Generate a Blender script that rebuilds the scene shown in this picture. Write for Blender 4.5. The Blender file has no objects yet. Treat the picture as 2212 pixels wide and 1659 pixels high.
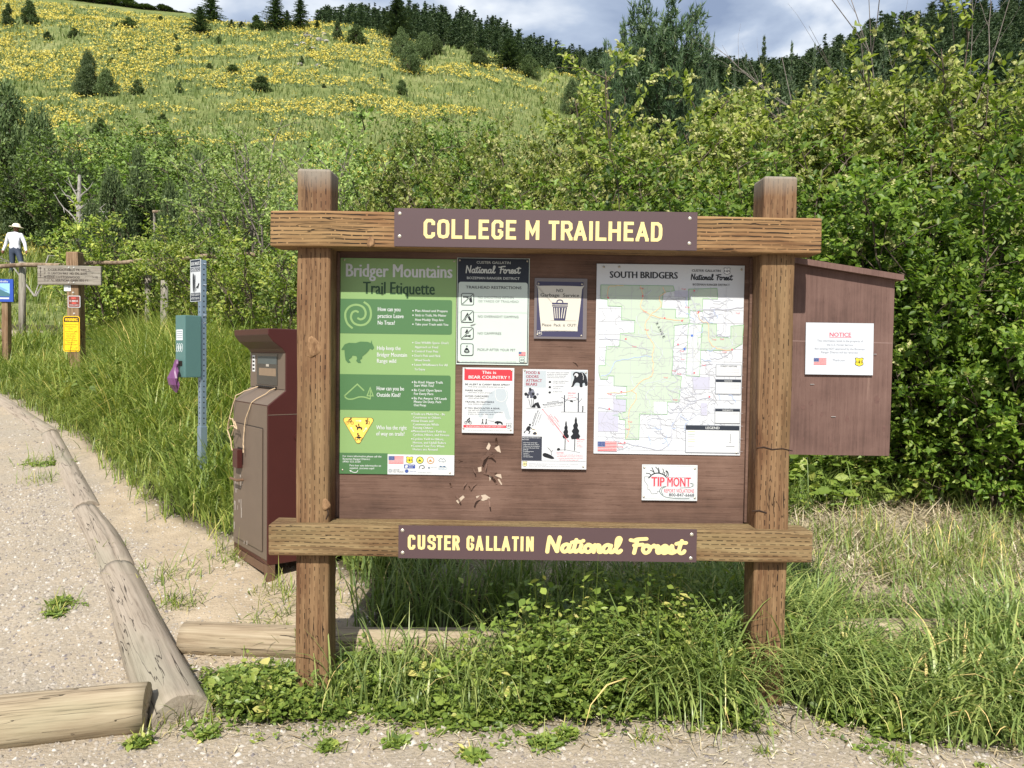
import bpy, bmesh, math, random
import numpy as np
from mathutils import Vector, Matrix, Euler

scene = bpy.context.scene
COL = scene.collection
rad = math.radians

# ------------------------------------------------------------------ camera
CAM_H = 1.45
PITCH, ROLL = rad(2.05), 0.0142
FPX = 1662.0                       # focal length measured in a 2212 px wide frame
cam_d = bpy.data.cameras.new('camera')
cam = bpy.data.objects.new('camera', cam_d)
COL.objects.link(cam)
cam.location = (0, 0, CAM_H)
CAM_R = Matrix.Rotation(rad(90) - PITCH, 3, 'X') @ Matrix.Rotation(ROLL, 3, 'Z')
cam.rotation_euler = CAM_R.to_euler()
cam_d.sensor_width = 36.0
cam_d.lens = FPX / 2212.0 * 36.0
cam_d.clip_end = 4000.0
cam_d.clip_start = 0.05
scene.camera = cam

# ------------------------------------------------------------------ world, sun, exposure
SUN_EL, SUN_AZ = rad(45.5), (-0.12, -1.0)     # the sun stands behind the viewer, a little to the left
world = bpy.data.worlds.new('World')
scene.world = world
world.use_nodes = True
wt = world.node_tree
wt.nodes.clear()
def wn(t, **k):
    n = wt.nodes.new(t)
    for a, b in k.items(): setattr(n, a, b)
    return n
w_out = wn('ShaderNodeOutputWorld')
w_sky = wn('ShaderNodeTexSky', sky_type='NISHITA', sun_disc=False)
w_sky.sun_elevation = SUN_EL
w_sky.sun_rotation = math.atan2(SUN_AZ[0], SUN_AZ[1])
w_sky.air_density = 1.0; w_sky.dust_density = 1.2
w_b1 = wn('ShaderNodeBackground'); w_b1.inputs[1].default_value = 0.1
wt.links.new(w_sky.outputs[0], w_b1.inputs[0])
w_tc = wn('ShaderNodeTexCoord')
w_sep = wn('ShaderNodeSeparateXYZ'); wt.links.new(w_tc.outputs['Generated'], w_sep.inputs[0])
w_add = wn('ShaderNodeMath', operation='ADD'); w_add.inputs[1].default_value = 0.22
wt.links.new(w_sep.outputs[2], w_add.inputs[0])
w_mx = wn('ShaderNodeMath', operation='MAXIMUM'); w_mx.inputs[1].default_value = 0.06
wt.links.new(w_add.outputs[0], w_mx.inputs[0])
w_dx = wn('ShaderNodeMath', operation='DIVIDE'); wt.links.new(w_sep.outputs[0], w_dx.inputs[0]); wt.links.new(w_mx.outputs[0], w_dx.inputs[1])
w_dy = wn('ShaderNodeMath', operation='DIVIDE'); wt.links.new(w_sep.outputs[1], w_dy.inputs[0]); wt.links.new(w_mx.outputs[0], w_dy.inputs[1])
w_cmb = wn('ShaderNodeCombineXYZ'); wt.links.new(w_dx.outputs[0], w_cmb.inputs[0]); wt.links.new(w_dy.outputs[0], w_cmb.inputs[1])
w_n = wn('ShaderNodeTexNoise'); w_n.inputs['Scale'].default_value = 2.6; w_n.inputs['Detail'].default_value = 7.0
w_n.inputs['Roughness'].default_value = 0.5; w_n.inputs['Distortion'].default_value = 0.3
wt.links.new(w_cmb.outputs[0], w_n.inputs['Vector'])
w_r = wn('ShaderNodeValToRGB')
w_r.color_ramp.elements[0].position = 0.38; w_r.color_ramp.elements[0].color = (0.25, 0.31, 0.44, 1)
w_r.color_ramp.elements[1].position = 0.62; w_r.color_ramp.elements[1].color = (0.86, 0.89, 0.92, 1)
e = w_r.color_ramp.elements.new(0.50); e.color = (0.44, 0.51, 0.63, 1)
wt.links.new(w_n.outputs[0], w_r.inputs[0])
w_b2 = wn('ShaderNodeBackground'); w_b2.inputs[1].default_value = 1.0
wt.links.new(w_r.outputs[0], w_b2.inputs[0])
w_mix = wn('ShaderNodeMixShader'); w_mix.inputs[0].default_value = 0.8
wt.links.new(w_b1.outputs[0], w_mix.inputs[1]); wt.links.new(w_b2.outputs[0], w_mix.inputs[2])
wt.links.new(w_mix.outputs[0], w_out.inputs[0])

sun_d = bpy.data.lights.new('sun', 'SUN')
sun_d.energy = 5.0; sun_d.angle = rad(0.53); sun_d.color = (1.0, 0.955, 0.88)
sun = bpy.data.objects.new('sun', sun_d); COL.objects.link(sun)
h = Vector((SUN_AZ[0], SUN_AZ[1], 0)).normalized() * math.cos(SUN_EL)
SUN_DIR = Vector((h.x, h.y, math.sin(SUN_EL)))
sun.rotation_euler = SUN_DIR.to_track_quat('Z', 'Y').to_euler()
sun.location = (-3, -20, 22)

vs = scene.view_settings
vs.view_transform = 'Standard'; vs.look = 'None'; vs.exposure = 0.40; vs.gamma = 1.0; vs.use_curve_mapping = False
cy = scene.cycles
cy.max_bounces = 6; cy.diffuse_bounces = 3; cy.glossy_bounces = 2; cy.transmission_bounces = 4; cy.transparent_max_bounces = 6
cy.use_denoising = True

# ------------------------------------------------------------------ helpers
def ray(px, py):
    return CAM_R @ Vector(((px - 1106.0) / FPX, -(py - 829.5) / FPX, -1.0))
def P(px, py, Y):
    """a point seen in that direction, Y metres in front"""
    d = ray(px, py)
    return Vector((0, 0, CAM_H)) + d * (Y / d.y)

def lin(r, g, b, k=1.0):
    f = lambda v: (v / 12.92 if v <= 0.04045 else ((v + 0.055) / 1.055) ** 2.4)
    return tuple(f(x / 255.0) * k for x in (r, g, b))

def tag(o, label=None, cat=None, group=None, kind=None):
    if label: o['label'] = label
    if cat: o['category'] = cat
    if group: o['group'] = group
    if kind: o['kind'] = kind
    return o

def empty(name, loc, rotz=0.0, label=None, cat=None, group=None):
    o = bpy.data.objects.new(name, None); COL.objects.link(o)
    o.empty_display_size = 0.1
    o.location = loc; o.rotation_euler = (0, 0, rotz)
    return tag(o, label, cat, group)

def link(name, me, mat, parent=None, smooth=False):
    o = bpy.data.objects.new(name, me); COL.objects.link(o)
    for m in (mat if isinstance(mat, (list, tuple)) else [mat]): me.materials.append(m)
    if parent: o.parent = parent
    if smooth: me.shade_smooth()
    return o

def np_mesh(name, V, F, rnd=None):
    """mesh from numpy arrays, all faces with the same number of corners; rnd is one value per vertex"""
    V = np.asarray(V, dtype=np.float32); F = np.asarray(F, dtype=np.int32)
    me = bpy.data.meshes.new(name)
    nf, k = F.shape
    me.vertices.add(len(V)); me.vertices.foreach_set('co', V.ravel())
    me.loops.add(nf * k); me.loops.foreach_set('vertex_index', F.ravel())
    me.polygons.add(nf)
    me.polygons.foreach_set('loop_start', np.arange(nf, dtype=np.int32) * k)
    me.polygons.foreach_set('loop_total', np.full(nf, k, dtype=np.int32))
    if rnd is not None:
        a = me.attributes.new('rnd', 'FLOAT', 'POINT'); a.data.foreach_set('value', np.asarray(rnd, dtype=np.float32))
    me.update(calc_edges=True)
    return me

class MB:
    """collects shapes into one mesh"""
    def __init__(s): s.v = []; s.f = []; s.m = []
    def add(s, verts, faces, mi=0):
        o = len(s.v); s.v += [tuple(v) for v in verts]
        for f in faces: s.f.append([i + o for i in f]); s.m.append(mi)
        return s
    def box(s, lo, hi, bev=0.0, mi=0):
        bm = bmesh.new(); bmesh.ops.create_cube(bm, size=1.0)
        for v in bm.verts:
            v.co = Vector([(lo[i] + hi[i]) / 2 + v.co[i] * (hi[i] - lo[i]) for i in range(3)])
        if bev > 0: bmesh.ops.bevel(bm, geom=bm.edges[:], offset=bev, segments=2, profile=0.6, affect='EDGES')
        bm.verts.index_update()
        s.add([v.co[:] for v in bm.verts], [[v.index for v in f.verts] for f in bm.faces], mi); bm.free(); return s
    def tube(s, pts, radii, n=8, cap=True, mi=0):
        pts = [Vector(p) for p in pts]
        if not isinstance(radii, (list, tuple)): radii = [radii] * len(pts)
        vs, fs = [], []
        up = None
        for i, p in enumerate(pts):
            d = (pts[min(i + 1, len(pts) - 1)] - pts[max(i - 1, 0)]).normalized()
            if up is None:
                up = Vector((0, 0, 1)) if abs(d.z) < 0.9 else Vector((1, 0, 0))
            a = d.cross(up).normalized(); b = a.cross(d).normalized(); up = b
            for k in range(n):
                t = 2 * math.pi * k / n
                vs.append(p + (a * math.cos(t) + b * math.sin(t)) * radii[i])
        for i in range(len(pts) - 1):
            for k in range(n):
                fs.append([i * n + k, i * n + (k + 1) % n, (i + 1) * n + (k + 1) % n, (i + 1) * n + k])
        if cap:
            fs.append(list(range(n))[::-1]); fs.append([(len(pts) - 1) * n + k for k in range(n)])
        return s.add(vs, fs, mi)
    def prism(s, prof, axis, a0, a1, mi=0):
        """prof: list of 2-D points in the other two axes, extruded along axis from a0 to a1"""
        n = len(prof); vs = []
        for a in (a0, a1):
            for p in prof:
                c = list(p); c.insert(axis, a); vs.append(c)
        fs = [[i, (i + 1) % n, n + (i + 1) % n, n + i] for i in range(n)]
        fs.append(list(range(n))[::-1]); fs.append([n + i for i in range(n)])
        return s.add(vs, fs, mi)
    def build(s, name, mat, parent=None, smooth=False):
        me = bpy.data.meshes.new(name); me.from_pydata(s.v, [], s.f)
        if any(s.m): me.polygons.foreach_set('material_index', s.m)
        bm = bmesh.new(); bm.from_mesh(me); bmesh.ops.recalc_face_normals(bm, faces=bm.faces[:]); bm.to_mesh(me); bm.free()
        return link(name, me, mat, parent, smooth)

# ---- materials
def nd(nt, t, ins=None, **props):
    n = nt.nodes.new(t)
    for k, v in props.items(): setattr(n, k, v)
    for k, v in (ins or {}).items():
        s = n.inputs[k]
        if isinstance(v, bpy.types.NodeSocket): nt.links.new(v, s)
        else:
            if isinstance(v, tuple) and len(v) == 3 and s.type == 'RGBA': v = v + (1.0,)
            s.default_value = v
    return n
def mth(nt, op, a, b=0.0, c=0.0, clamp=False):
    n = nd(nt, 'ShaderNodeMath', {0: a, 1: b, 2: c}, operation=op); n.use_clamp = clamp
    return n.outputs[0]
def noise(nt, vec, scale, detail=4.0, rough=0.55, dist=0.0):
    return nd(nt, 'ShaderNodeTexNoise', {'Vector': vec, 'Scale': scale, 'Detail': detail, 'Roughness': rough, 'Distortion': dist}).outputs[0]
def mapping(nt, vec, scale=(1, 1, 1), loc=(0, 0, 0), rot=(0, 0, 0)):
    return nd(nt, 'ShaderNodeMapping', {'Vector': vec, 'Scale': scale, 'Location': loc, 'Rotation': rot}).outputs[0]
def ramp(nt, fac, stops, interp='LINEAR'):
    n = nd(nt, 'ShaderNodeValToRGB', {0: fac}); cr = n.color_ramp; cr.interpolation = interp
    while len(cr.elements) > 2: cr.elements.remove(cr.elements[-1])
    for i, (p, c) in enumerate(stops):
        e = cr.elements[i] if i < 2 else cr.elements.new(p)
        e.position = p; e.color = tuple(c) + (1.0,) if len(c) == 3 else c
    return n.outputs[0]
def mixc(nt, fac, a, b, mode='MIX'):
    n = nd(nt, 'ShaderNodeMix', data_type='RGBA', blend_type=mode)
    for k, v in ((0, fac), (6, a), (7, b)):
        s = n.inputs[k]
        if isinstance(v, bpy.types.NodeSocket): nt.links.new(v, s)
        else: s.default_value = v if k == 0 else (tuple(v) + (1.0,) if len(v) == 3 else v)
    return n.outputs[2]
def new_mat(name):
    m = bpy.data.materials.new(name); m.use_nodes = True
    nt = m.node_tree; nt.nodes.clear()
    out = nt.nodes.new('ShaderNodeOutputMaterial')
    return m, nt, out
def finish(nt, out, color, rough=0.7, bump=None, bump_d=0.01, bump_s=0.6, metallic=0.0, spec=0.4):
    b = nd(nt, 'ShaderNodeBsdfPrincipled', {'Base Color': color, 'Roughness': rough, 'Metallic': metallic, 'Specular IOR Level': spec})
    if bump is not None:
        bn = nd(nt, 'ShaderNodeBump', {'Height': bump, 'Distance': bump_d, 'Strength': bump_s})
        nt.links.new(bn.outputs[0], b.inputs['Normal'])
    nt.links.new(b.outputs[0], out.inputs[0])
    return b
_paint = {}
def paint(col, rough=0.45, var=0.10, scale=9.0, metallic=0.0, name=None, bump=0.0):
    """plain coated or printed surface with faint weathering"""
    key = (tuple(round(c, 4) for c in col), rough, var, scale, metallic, bump)
    if key in _paint: return _paint[key]
    m, nt, out = new_mat(name or 'coating')
    tc = nd(nt, 'ShaderNodeTexCoord').outputs['Object']
    n1 = noise(nt, tc, scale, 5.0, 0.65)
    f = mth(nt, 'MULTIPLY_ADD', n1, 2 * var, 1 - var)
    c = mixc(nt, 1.0, col, nd(nt, 'ShaderNodeCombineColor', {0: f, 1: f, 2: f}).outputs[0], 'MULTIPLY')
    finish(nt, out, c, rough, n1 if bump else None, bump, 0.5, metallic)
    _paint[key] = m
    return m

def wood_mat(name, light, mid, dark, stain=0.5, incise=True, dash=0.55, row=0.0195, per=0.042, wavy=0.0, grey=0.0, seed=0.0, slit=0.08, head=0.0, checks=0.012, ink=0.75):
    """sawn timber; grain along local Z; rows of incised slits on the treated ones"""
    m, nt, out = new_mat(name)
    tco = nd(nt, 'ShaderNodeTexCoord')
    oi = nd(nt, 'ShaderNodeObjectInfo').outputs['Random']
    tc = nd(nt, 'ShaderNodeVectorMath', {0: tco.outputs['Object'], 1: nd(nt, 'ShaderNodeCombineXYZ', {2: mth(nt, 'MULTIPLY', oi, 7.0)}).outputs[0]}, operation='ADD').outputs[0]
    sp = nd(nt, 'ShaderNodeSeparateXYZ', {0: tco.outputs['Object']})
    sn = nd(nt, 'ShaderNodeSeparateXYZ', {0: tco.outputs['Normal']})
    side = mth(nt, 'GREATER_THAN', mth(nt, 'ABSOLUTE', sn.outputs[0]), 0.7)
    v = mth(nt, 'ADD', mth(nt, 'MULTIPLY', sp.outputs[0], mth(nt, 'SUBTRACT', 1.0, side)), mth(nt, 'MULTIPLY', sp.outputs[1], side))
    warp = noise(nt, mapping(nt, tc, (5, 5, 1.4)), 1.0, 2.0)
    gv = mapping(nt, nd(nt, 'ShaderNodeVectorMath', {0: tc, 1: mth(nt, 'MULTIPLY', warp, 0.035)}, operation='ADD').outputs[0], (1, 1, 0.035))
    g1 = noise(nt, gv, 55.0, 5.0, 0.6, 0.4)
    g2 = noise(nt, gv, 210.0, 3.0, 0.6)
    blot = noise(nt, mapping(nt, tc, (7, 7, 2.4), (seed, 0, 0)), 1.0, 4.0, 0.6)
    grain = mth(nt, 'MULTIPLY_ADD', g2, 0.35, mth(nt, 'MULTIPLY', g1, 0.75))
    c = ramp(nt, grain, [(0.34, dark), (0.72, light), (0.50, mid)])
    c = mixc(nt, mth(nt, 'MULTIPLY', ramp(nt, blot, [(0.48, (0, 0, 0)), (0.72, (1, 1, 1))]), stain), c, tuple(x * y for x, y in zip(mid, (0.50, 0.30, 0.24))))
    # olive treatment tint patches
    ol = noise(nt, mapping(nt, tc, (4, 4, 1.3), (3.1 + seed, 1, 0)), 1.0, 3.0)
    c = mixc(nt, mth(nt, 'MULTIPLY', ramp(nt, ol, [(0.5, (0, 0, 0)), (0.7, (1, 1, 1))]), 0.35), c, (light[0] * 0.72, light[1] * 0.88, light[2] * 0.8))
    bump = mth(nt, 'MULTIPLY', grain, 0.25)
    ckn = noise(nt, mapping(nt, gv, (1, 1, 1.6), (seed * 3 + 1, 0, 0)), 17.0, 3.0, 0.55, 0.2)
    ck = mth(nt, 'LESS_THAN', mth(nt, 'ABSOLUTE', mth(nt, 'SUBTRACT', ckn, 0.5)), mth(nt, 'MULTIPLY', ramp(nt, noise(nt, mapping(nt, tc, (9, 9, 2.2)), 1.0, 2.0), [(0.45, (0, 0, 0)), (0.7, (1, 1, 1))]), checks))
    c = mixc(nt, mth(nt, 'MULTIPLY', ck, 0.85), c, tuple(q * 0.22 for q in dark))
    bump = mth(nt, 'SUBTRACT', bump, mth(nt, 'MULTIPLY', ck, 0.7))
    if incise:
        wob = mth(nt, 'MULTIPLY', mth(nt, 'SUBTRACT', noise(nt, mapping(nt, tc, (3, 3, 5)), 1.0, 4.0), 0.5), 0.012 + wavy)
        vv = mth(nt, 'DIVIDE', mth(nt, 'ADD', v, wob), row)
        rid = mth(nt, 'FLOOR', vv); fr = mth(nt, 'FRACT', vv)
        wr = nd(nt, 'ShaderNodeTexWhiteNoise', {'W': rid}, noise_dimensions='1D').outputs[0]
        u = mth(nt, 'ADD', mth(nt, 'DIVIDE', sp.outputs[2], per), mth(nt, 'ADD', mth(nt, 'MULTIPLY', rid, 0.5), mth(nt, 'MULTIPLY', wr, 0.3)))
        fu = mth(nt, 'FRACT', u)
        cell = nd(nt, 'ShaderNodeTexWhiteNoise', {'Vector': nd(nt, 'ShaderNodeCombineXYZ', {0: rid, 1: mth(nt, 'FLOOR', u)}).outputs[0]}, noise_dimensions='2D').outputs[0]
        lim = mth(nt, 'MULTIPLY_ADD', cell, 0.35, dash - 0.2)
        wid = mth(nt, 'MULTIPLY_ADD', noise(nt, mapping(nt, tc, (60, 60, 9)), 1.0, 1.0), 0.16, slit - 0.08)
        a = mth(nt, 'LESS_THAN', mth(nt, 'ABSOLUTE', mth(nt, 'SUBTRACT', fr, 0.5)), wid)
        b = mth(nt, 'LESS_THAN', fu, lim)
        sl = mth(nt, 'MULTIPLY', mth(nt, 'MULTIPLY', a, b), mth(nt, 'LESS_THAN', mth(nt, 'ABSOLUTE', sn.outputs[2]), 0.5))
        c = mixc(nt, mth(nt, 'MULTIPLY', sl, mth(nt, 'MULTIPLY', ramp(nt, noise(nt, mapping(nt, tc, (14, 14, 6)), 1.0, 3.0), [(0.36, (0.25, 0.25, 0.25)), (0.58, (1, 1, 1))]), ink)), c, (0.010, 0.007, 0.005))  # slit colour goes near black: painted shade plus dirt inside the cuts
        bump = mth(nt, 'SUBTRACT', bump, mth(nt, 'MULTIPLY', sl, 0.6))
    if grey:
        top = ramp(nt, sn.outputs[2], [(0.3, (0, 0, 0)), (0.8, (1, 1, 1))])
        c = mixc(nt, mth(nt, 'MULTIPLY', top, grey), c, (0.36, 0.35, 0.30))
    if head:
        gz_ = nd(nt, 'ShaderNodeSeparateXYZ', {0: tco.outputs['Generated']}).outputs[2]
        hd = ramp(nt, mth(nt, 'ADD', gz_, mth(nt, 'MULTIPLY', mth(nt, 'SUBTRACT', blot, 0.5), 0.05)), [(0.965, (0, 0, 0)), (0.998, (1, 1, 1))])
        c = mixc(nt, mth(nt, 'MULTIPLY', hd, head), c, (0.30, 0.285, 0.235))
        lo = ramp(nt, mth(nt, 'ADD', gz_, mth(nt, 'MULTIPLY', mth(nt, 'SUBTRACT', blot, 0.5), 0.25)), [(0.9, (0, 0, 0)), (0.97, (1, 1, 1))])
        c = mixc(nt, mth(nt, 'MULTIPLY', lo, 0.22), c, (0.12, 0.055, 0.035))
    finish(nt, out, c, 0.8, bump, 0.006, 0.9, spec=0.25)
    return m

def leaf_mat(name, stops, trans=0.3, rough=0.5, tint=(1.0, 1.15, 0.45)):
    m, nt, out = new_mat(name)
    r = nd(nt, 'ShaderNodeAttribute', attribute_name='rnd').outputs['Fac']
    oi = nd(nt, 'ShaderNodeObjectInfo').outputs['Random']
    c = ramp(nt, r, stops)
    k = mth(nt, 'MULTIPLY_ADD', oi, 0.5, 0.75)
    c = mixc(nt, 1.0, c, nd(nt, 'ShaderNodeCombineColor', {0: k, 1: k, 2: k}).outputs[0], 'MULTIPLY')
    b = nd(nt, 'ShaderNodeBsdfPrincipled', {'Base Color': c, 'Roughness': rough, 'Specular IOR Level': 0.35})
    t = nd(nt, 'ShaderNodeBsdfTranslucent', {'Color': mixc(nt, 1.0, c, tint, 'MULTIPLY')})
    mx = nd(nt, 'ShaderNodeMixShader', {0: trans})
    nt.links.new(b.outputs[0], mx.inputs[1]); nt.links.new(t.outputs[0], mx.inputs[2]); nt.links.new(mx.outputs[0], out.inputs[0])
    return m

def bark_mat(name, a, b, scale=30.0):
    m, nt, out = new_mat(name)
    tc = nd(nt, 'ShaderNodeTexCoord').outputs['Object']
    n = noise(nt, mapping(nt, tc, (1, 1, 0.25)), scale, 5.0, 0.65)
    finish(nt, out, ramp(nt, n, [(0.35, a), (0.68, b)]), 0.9, n, 0.01, 0.7, spec=0.15)
    return m
# ------------------------------------------------------------------ terrain
rng = np.random.default_rng(7)
def vnoise(x, y, seed=0):
    """smooth value noise, vectorised"""
    x = np.asarray(x, float); y = np.asarray(y, float)
    xi = np.floor(x).astype(np.int64); yi = np.floor(y).astype(np.int64)
    fx = x - xi; fy = y - yi
    fx = fx * fx * (3 - 2 * fx); fy = fy * fy * (3 - 2 * fy)
    def hsh(a, b):
        h = (a * 374761393 + b * 668265263 + seed * 974711) & 0xffffffff
        h = ((h ^ (h >> 13)) * 1274126177) & 0xffffffff
        return ((h ^ (h >> 16)) & 0xffff) / 65535.0
    a = hsh(xi, yi); b = hsh(xi + 1, yi); c = hsh(xi, yi + 1); d = hsh(xi + 1, yi + 1)
    return (a * (1 - fx) + b * fx) * (1 - fy) + (c * (1 - fx) + d * fx) * fy
def fbm(x, y, seed=0, o=4):
    t = 0.0; a = 0.5
    for i in range(o):
        t = t + a * vnoise(np.asarray(x) * 2 ** i, np.asarray(y) * 2 ** i, seed + i); a *= 0.5
    return t / (1 - 0.5 ** o)

HOR = lambda px: 770.0 + 0.0142 * (px - 1106.0)
CREST = np.array([(-900, 20), (-300, 40), (0, 48), (180, 57), (400, 62), (600, 66), (720, 72), (800, 82), (900, 112), (1030, 122), (1130, 150), (1230, 178),
                  (1300, 240), (1500, 330), (1700, 340), (1900, 330), (2212, 300), (2600, 280), (3400, 280)], float)
UPPER = np.array([(-900, -80), (-100, -20), (0, -8), (130, 5), (300, 28), (400, 36), (440, 45), (520, 75), (700, 100), (900, 140), (1230, 220), (3400, 240)], float)
RIDGE = np.array([(-900, 160), (500, 120), (650, 90), (700, 78), (760, 64), (860, 58), (930, 58), (1000, 66), (1060, 86), (1100, 104), (1140, 124), (1200, 150),
                  (1300, 158), (1400, 164), (1500, 172), (1600, 180), (1700, 170), (1800, 140), (1850, 112), (1900, 92), (2000, 72), (2212, 46), (2500, 20), (3400, 20)], float)
Y0, Y1, Y2, Y3 = 14.0, 105.0, 190.0, 320.0
def ground_z(x, y):
    x = np.asarray(x, float); y = np.asarray(y, float)
    ye = np.maximum(y, 2.0)
    px = 1106.0 + FPX * x / ye
    near = 0.14 * np.maximum(y - 3.2, 0) ** 1.0
    near = np.where(y < 3.9, 0.2 * np.maximum(y - 3.2, 0) ** 2, 0.14 * (y - 3.55) + 0.049)
    near = near + 0.05 * (fbm(x * 0.9, y * 0.9, 3) - 0.5) * np.clip((y - 1) / 6, 0.25, 1.5) + 0.012 * (fbm(x * 6, y * 6, 11, 3) - 0.5)
    hor = HOR(px)
    t1 = (hor - np.interp(px, CREST[:, 0], CREST[:, 1])) / FPX
    t2 = (hor - np.interp(px, UPPER[:, 0], UPPER[:, 1])) / FPX
    t3 = (hor - np.interp(px, RIDGE[:, 0], RIDGE[:, 1])) / FPX
    t0 = (0.14 * (Y0 - 3.55) + 0.049 - CAM_H) / Y0
    s = np.clip(np.log(np.maximum(y, Y0) / Y0) / math.log(Y1 / Y0), 0, 1)
    T = t0 + (t1 - t0) * s ** 1.15
    T = T + (y > Y1) * (np.interp(y, [Y1, Y1 * 1.25], [0, -0.022]))
    T = np.where(y > Y1 * 1.25, (t1 - 0.022) + (t2 - t1 + 0.022) * np.clip((y - Y1 * 1.25) / (Y2 - Y1 * 1.25), 0, 1) ** 0.8, T)
    T = np.where(y > Y2, t2 + (np.maximum(t3, t2 - 0.06) - t2) * np.clip((y - Y2) / (Y3 - Y2), 0, 1), T)
    T = np.where(y > Y3, np.maximum(t3, t2 - 0.06) - 0.35 * np.clip((y - Y3) / 500, 0, 1), T)
    far = CAM_H + ye * T
    amp = np.clip((y - Y0) / 40, 0, 1) * (1 - 0.85 * np.clip(np.abs(y - Y1) / 12, 0, 1) * 0 )
    far = far + amp * (fbm(x / 9.0, y / 9.0, 21) - 0.5) * 0.9
    w = np.clip((y - Y0) / 3.0, 0, 1)
    return np.where(y <= Y0, near, near * (1 - w) + far * w) if True else far
def gz(x, y): return float(ground_z(np.array([x]), np.array([y]))[0])

def inside(poly, x, y):
    p = np.array(poly, float); r = np.zeros(x.shape, bool); n = len(p)
    for i in range(n):
        x1, y1 = p[i]; x2, y2 = p[(i + 1) % n]
        c = ((y1 > y) != (y2 > y)) & (x < (x2 - x1) * (y - y1) / (y2 - y1 + 1e-12) + x1)
        r ^= c
    return r
def edge_dist(poly, x, y):
    p = np.array(poly, float); d = np.full(x.shape, 1e9); n = len(p)
    for i in range(n):
        a = p[i]; b = p[(i + 1) % n]; ab = b - a; L = (ab ** 2).sum() + 1e-12
        t = np.clip(((x - a[0]) * ab[0] + (y - a[1]) * ab[1]) / L, 0, 1)
        d = np.minimum(d, np.hypot(x - a[0] - t * ab[0], y - a[1] - t * ab[1]))
    return d
def sdist(poly, x, y):
    x = np.asarray(x, float); y = np.asarray(y, float)
    return np.where(inside(poly, x, y), 1, -1) * edge_dist(poly, x, y)

VEG = [(-60, 26), (-30, 17), (-16, 14.2), (-10.6, 11.6), (-6.3, 9.6), (-4.15, 7.45), (-2.6, 5.6), (-1.85, 4.95), (-1.35, 4.85), (-0.85, 4.35), (-0.72, 3.72),
       (-1.0, 3.46), (-1.42, 3.42), (-1.25, 3.1), (-1.05, 2.97), (-0.55, 3.0), (-0.3, 2.96), (-0.1, 2.9), (0.08, 2.96), (0.4, 3.04), (0.62, 3.0),
       (0.85, 2.93), (0.98, 2.97), (1.03, 3.18), (1.14, 3.22), (1.22, 3.06), (1.45, 2.9), (2.0, 2.76), (6, 2.4), (40, 5), (80, 60), (-60, 60)]
TRAIL_FAR = [(-30, 13.5), (-9.9, 14.6), (-9.7, 16.2), (-30, 17.5)]
STRAW = [(1.55, 5.5), (1.8, 4.6), (2.1, 3.95), (3.0, 3.7), (5.0, 3.8), (5.5, 5.2), (3.0, 5.7)]
STRAW_B = [(-0.45, 4.2), (1.0, 4.2), (1.0, 4.95), (-0.3, 4.95)]
DIRT = [(-1.12, 3.05), (-2.12, 4.45), (-2.9, 5.45), (-4.4, 7.6), (-4.0, 7.5), (-2.5, 5.7), (-1.8, 5.0), (-1.2, 4.95), (-0.7, 4.3), (-0.7, 3.6), (-1.2, 3.5)]
def dirt_mask(x, y): return sdist(DIRT, x, y) + 0.35 * (fbm(np.asarray(x) * 2.5, np.asarray(y) * 2.5, 19) - 0.5)
def veg_mask(x, y):
    x = np.asarray(x, float); y = np.asarray(y, float)
    d = sdist(VEG, x, y) + 0.10 * (fbm(x * 3, y * 3, 5) - 0.5)
    d2 = sdist(TRAIL_FAR, x, y)
    return np.minimum(d, -d2)
def straw_mask(x, y):
    return np.maximum(sdist(STRAW, x, y), sdist(STRAW_B, x, y)) + 0.5 * (fbm(np.asarray(x) * 2.2, np.asarray(y) * 2.2, 9) - 0.5)

def us():
    a = np.linspace(-0.80, 0.80, 330); b = np.geomspace(0.82, 3.2, 26)
    return np.concatenate([-b[::-1], a, b])
def terrain(name, ys, mat, kind):
    U = us(); X = np.outer(np.maximum(ys, 2.0), U); Yg = np.repeat(ys[:, None], len(U), 1)
    Z = ground_z(X, Yg)
    V = np.stack([X, Yg, Z], -1).reshape(-1, 3)
    nr, nc = X.shape
    i = np.arange(nr - 1)[:, None] * nc + np.arange(nc - 1)[None, :]
    F = np.stack([i, i + 1, i + 1 + nc, i + nc], -1).reshape(-1, 4)
    me = np_mesh(name, V, F)
    vg = np.clip(veg_mask(V[:, 0], V[:, 1]) / 0.12 + 0.5, 0, 1); st = np.clip(straw_mask(V[:, 0], V[:, 1]) / 0.2 + 0.5, 0, 1)
    dm = np.clip(dirt_mask(V[:, 0], V[:, 1]) / 0.25 + 0.4, 0, 1)
    for nm, val in (('veg', vg), ('straw', st), ('dirt', dm)):
        a = me.attributes.new(nm, 'FLOAT', 'POINT'); a.data.foreach_set('value', val.astype(np.float32))
    o = link(name, me, mat, smooth=True); tag(o, kind='structure')
    return o

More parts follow.
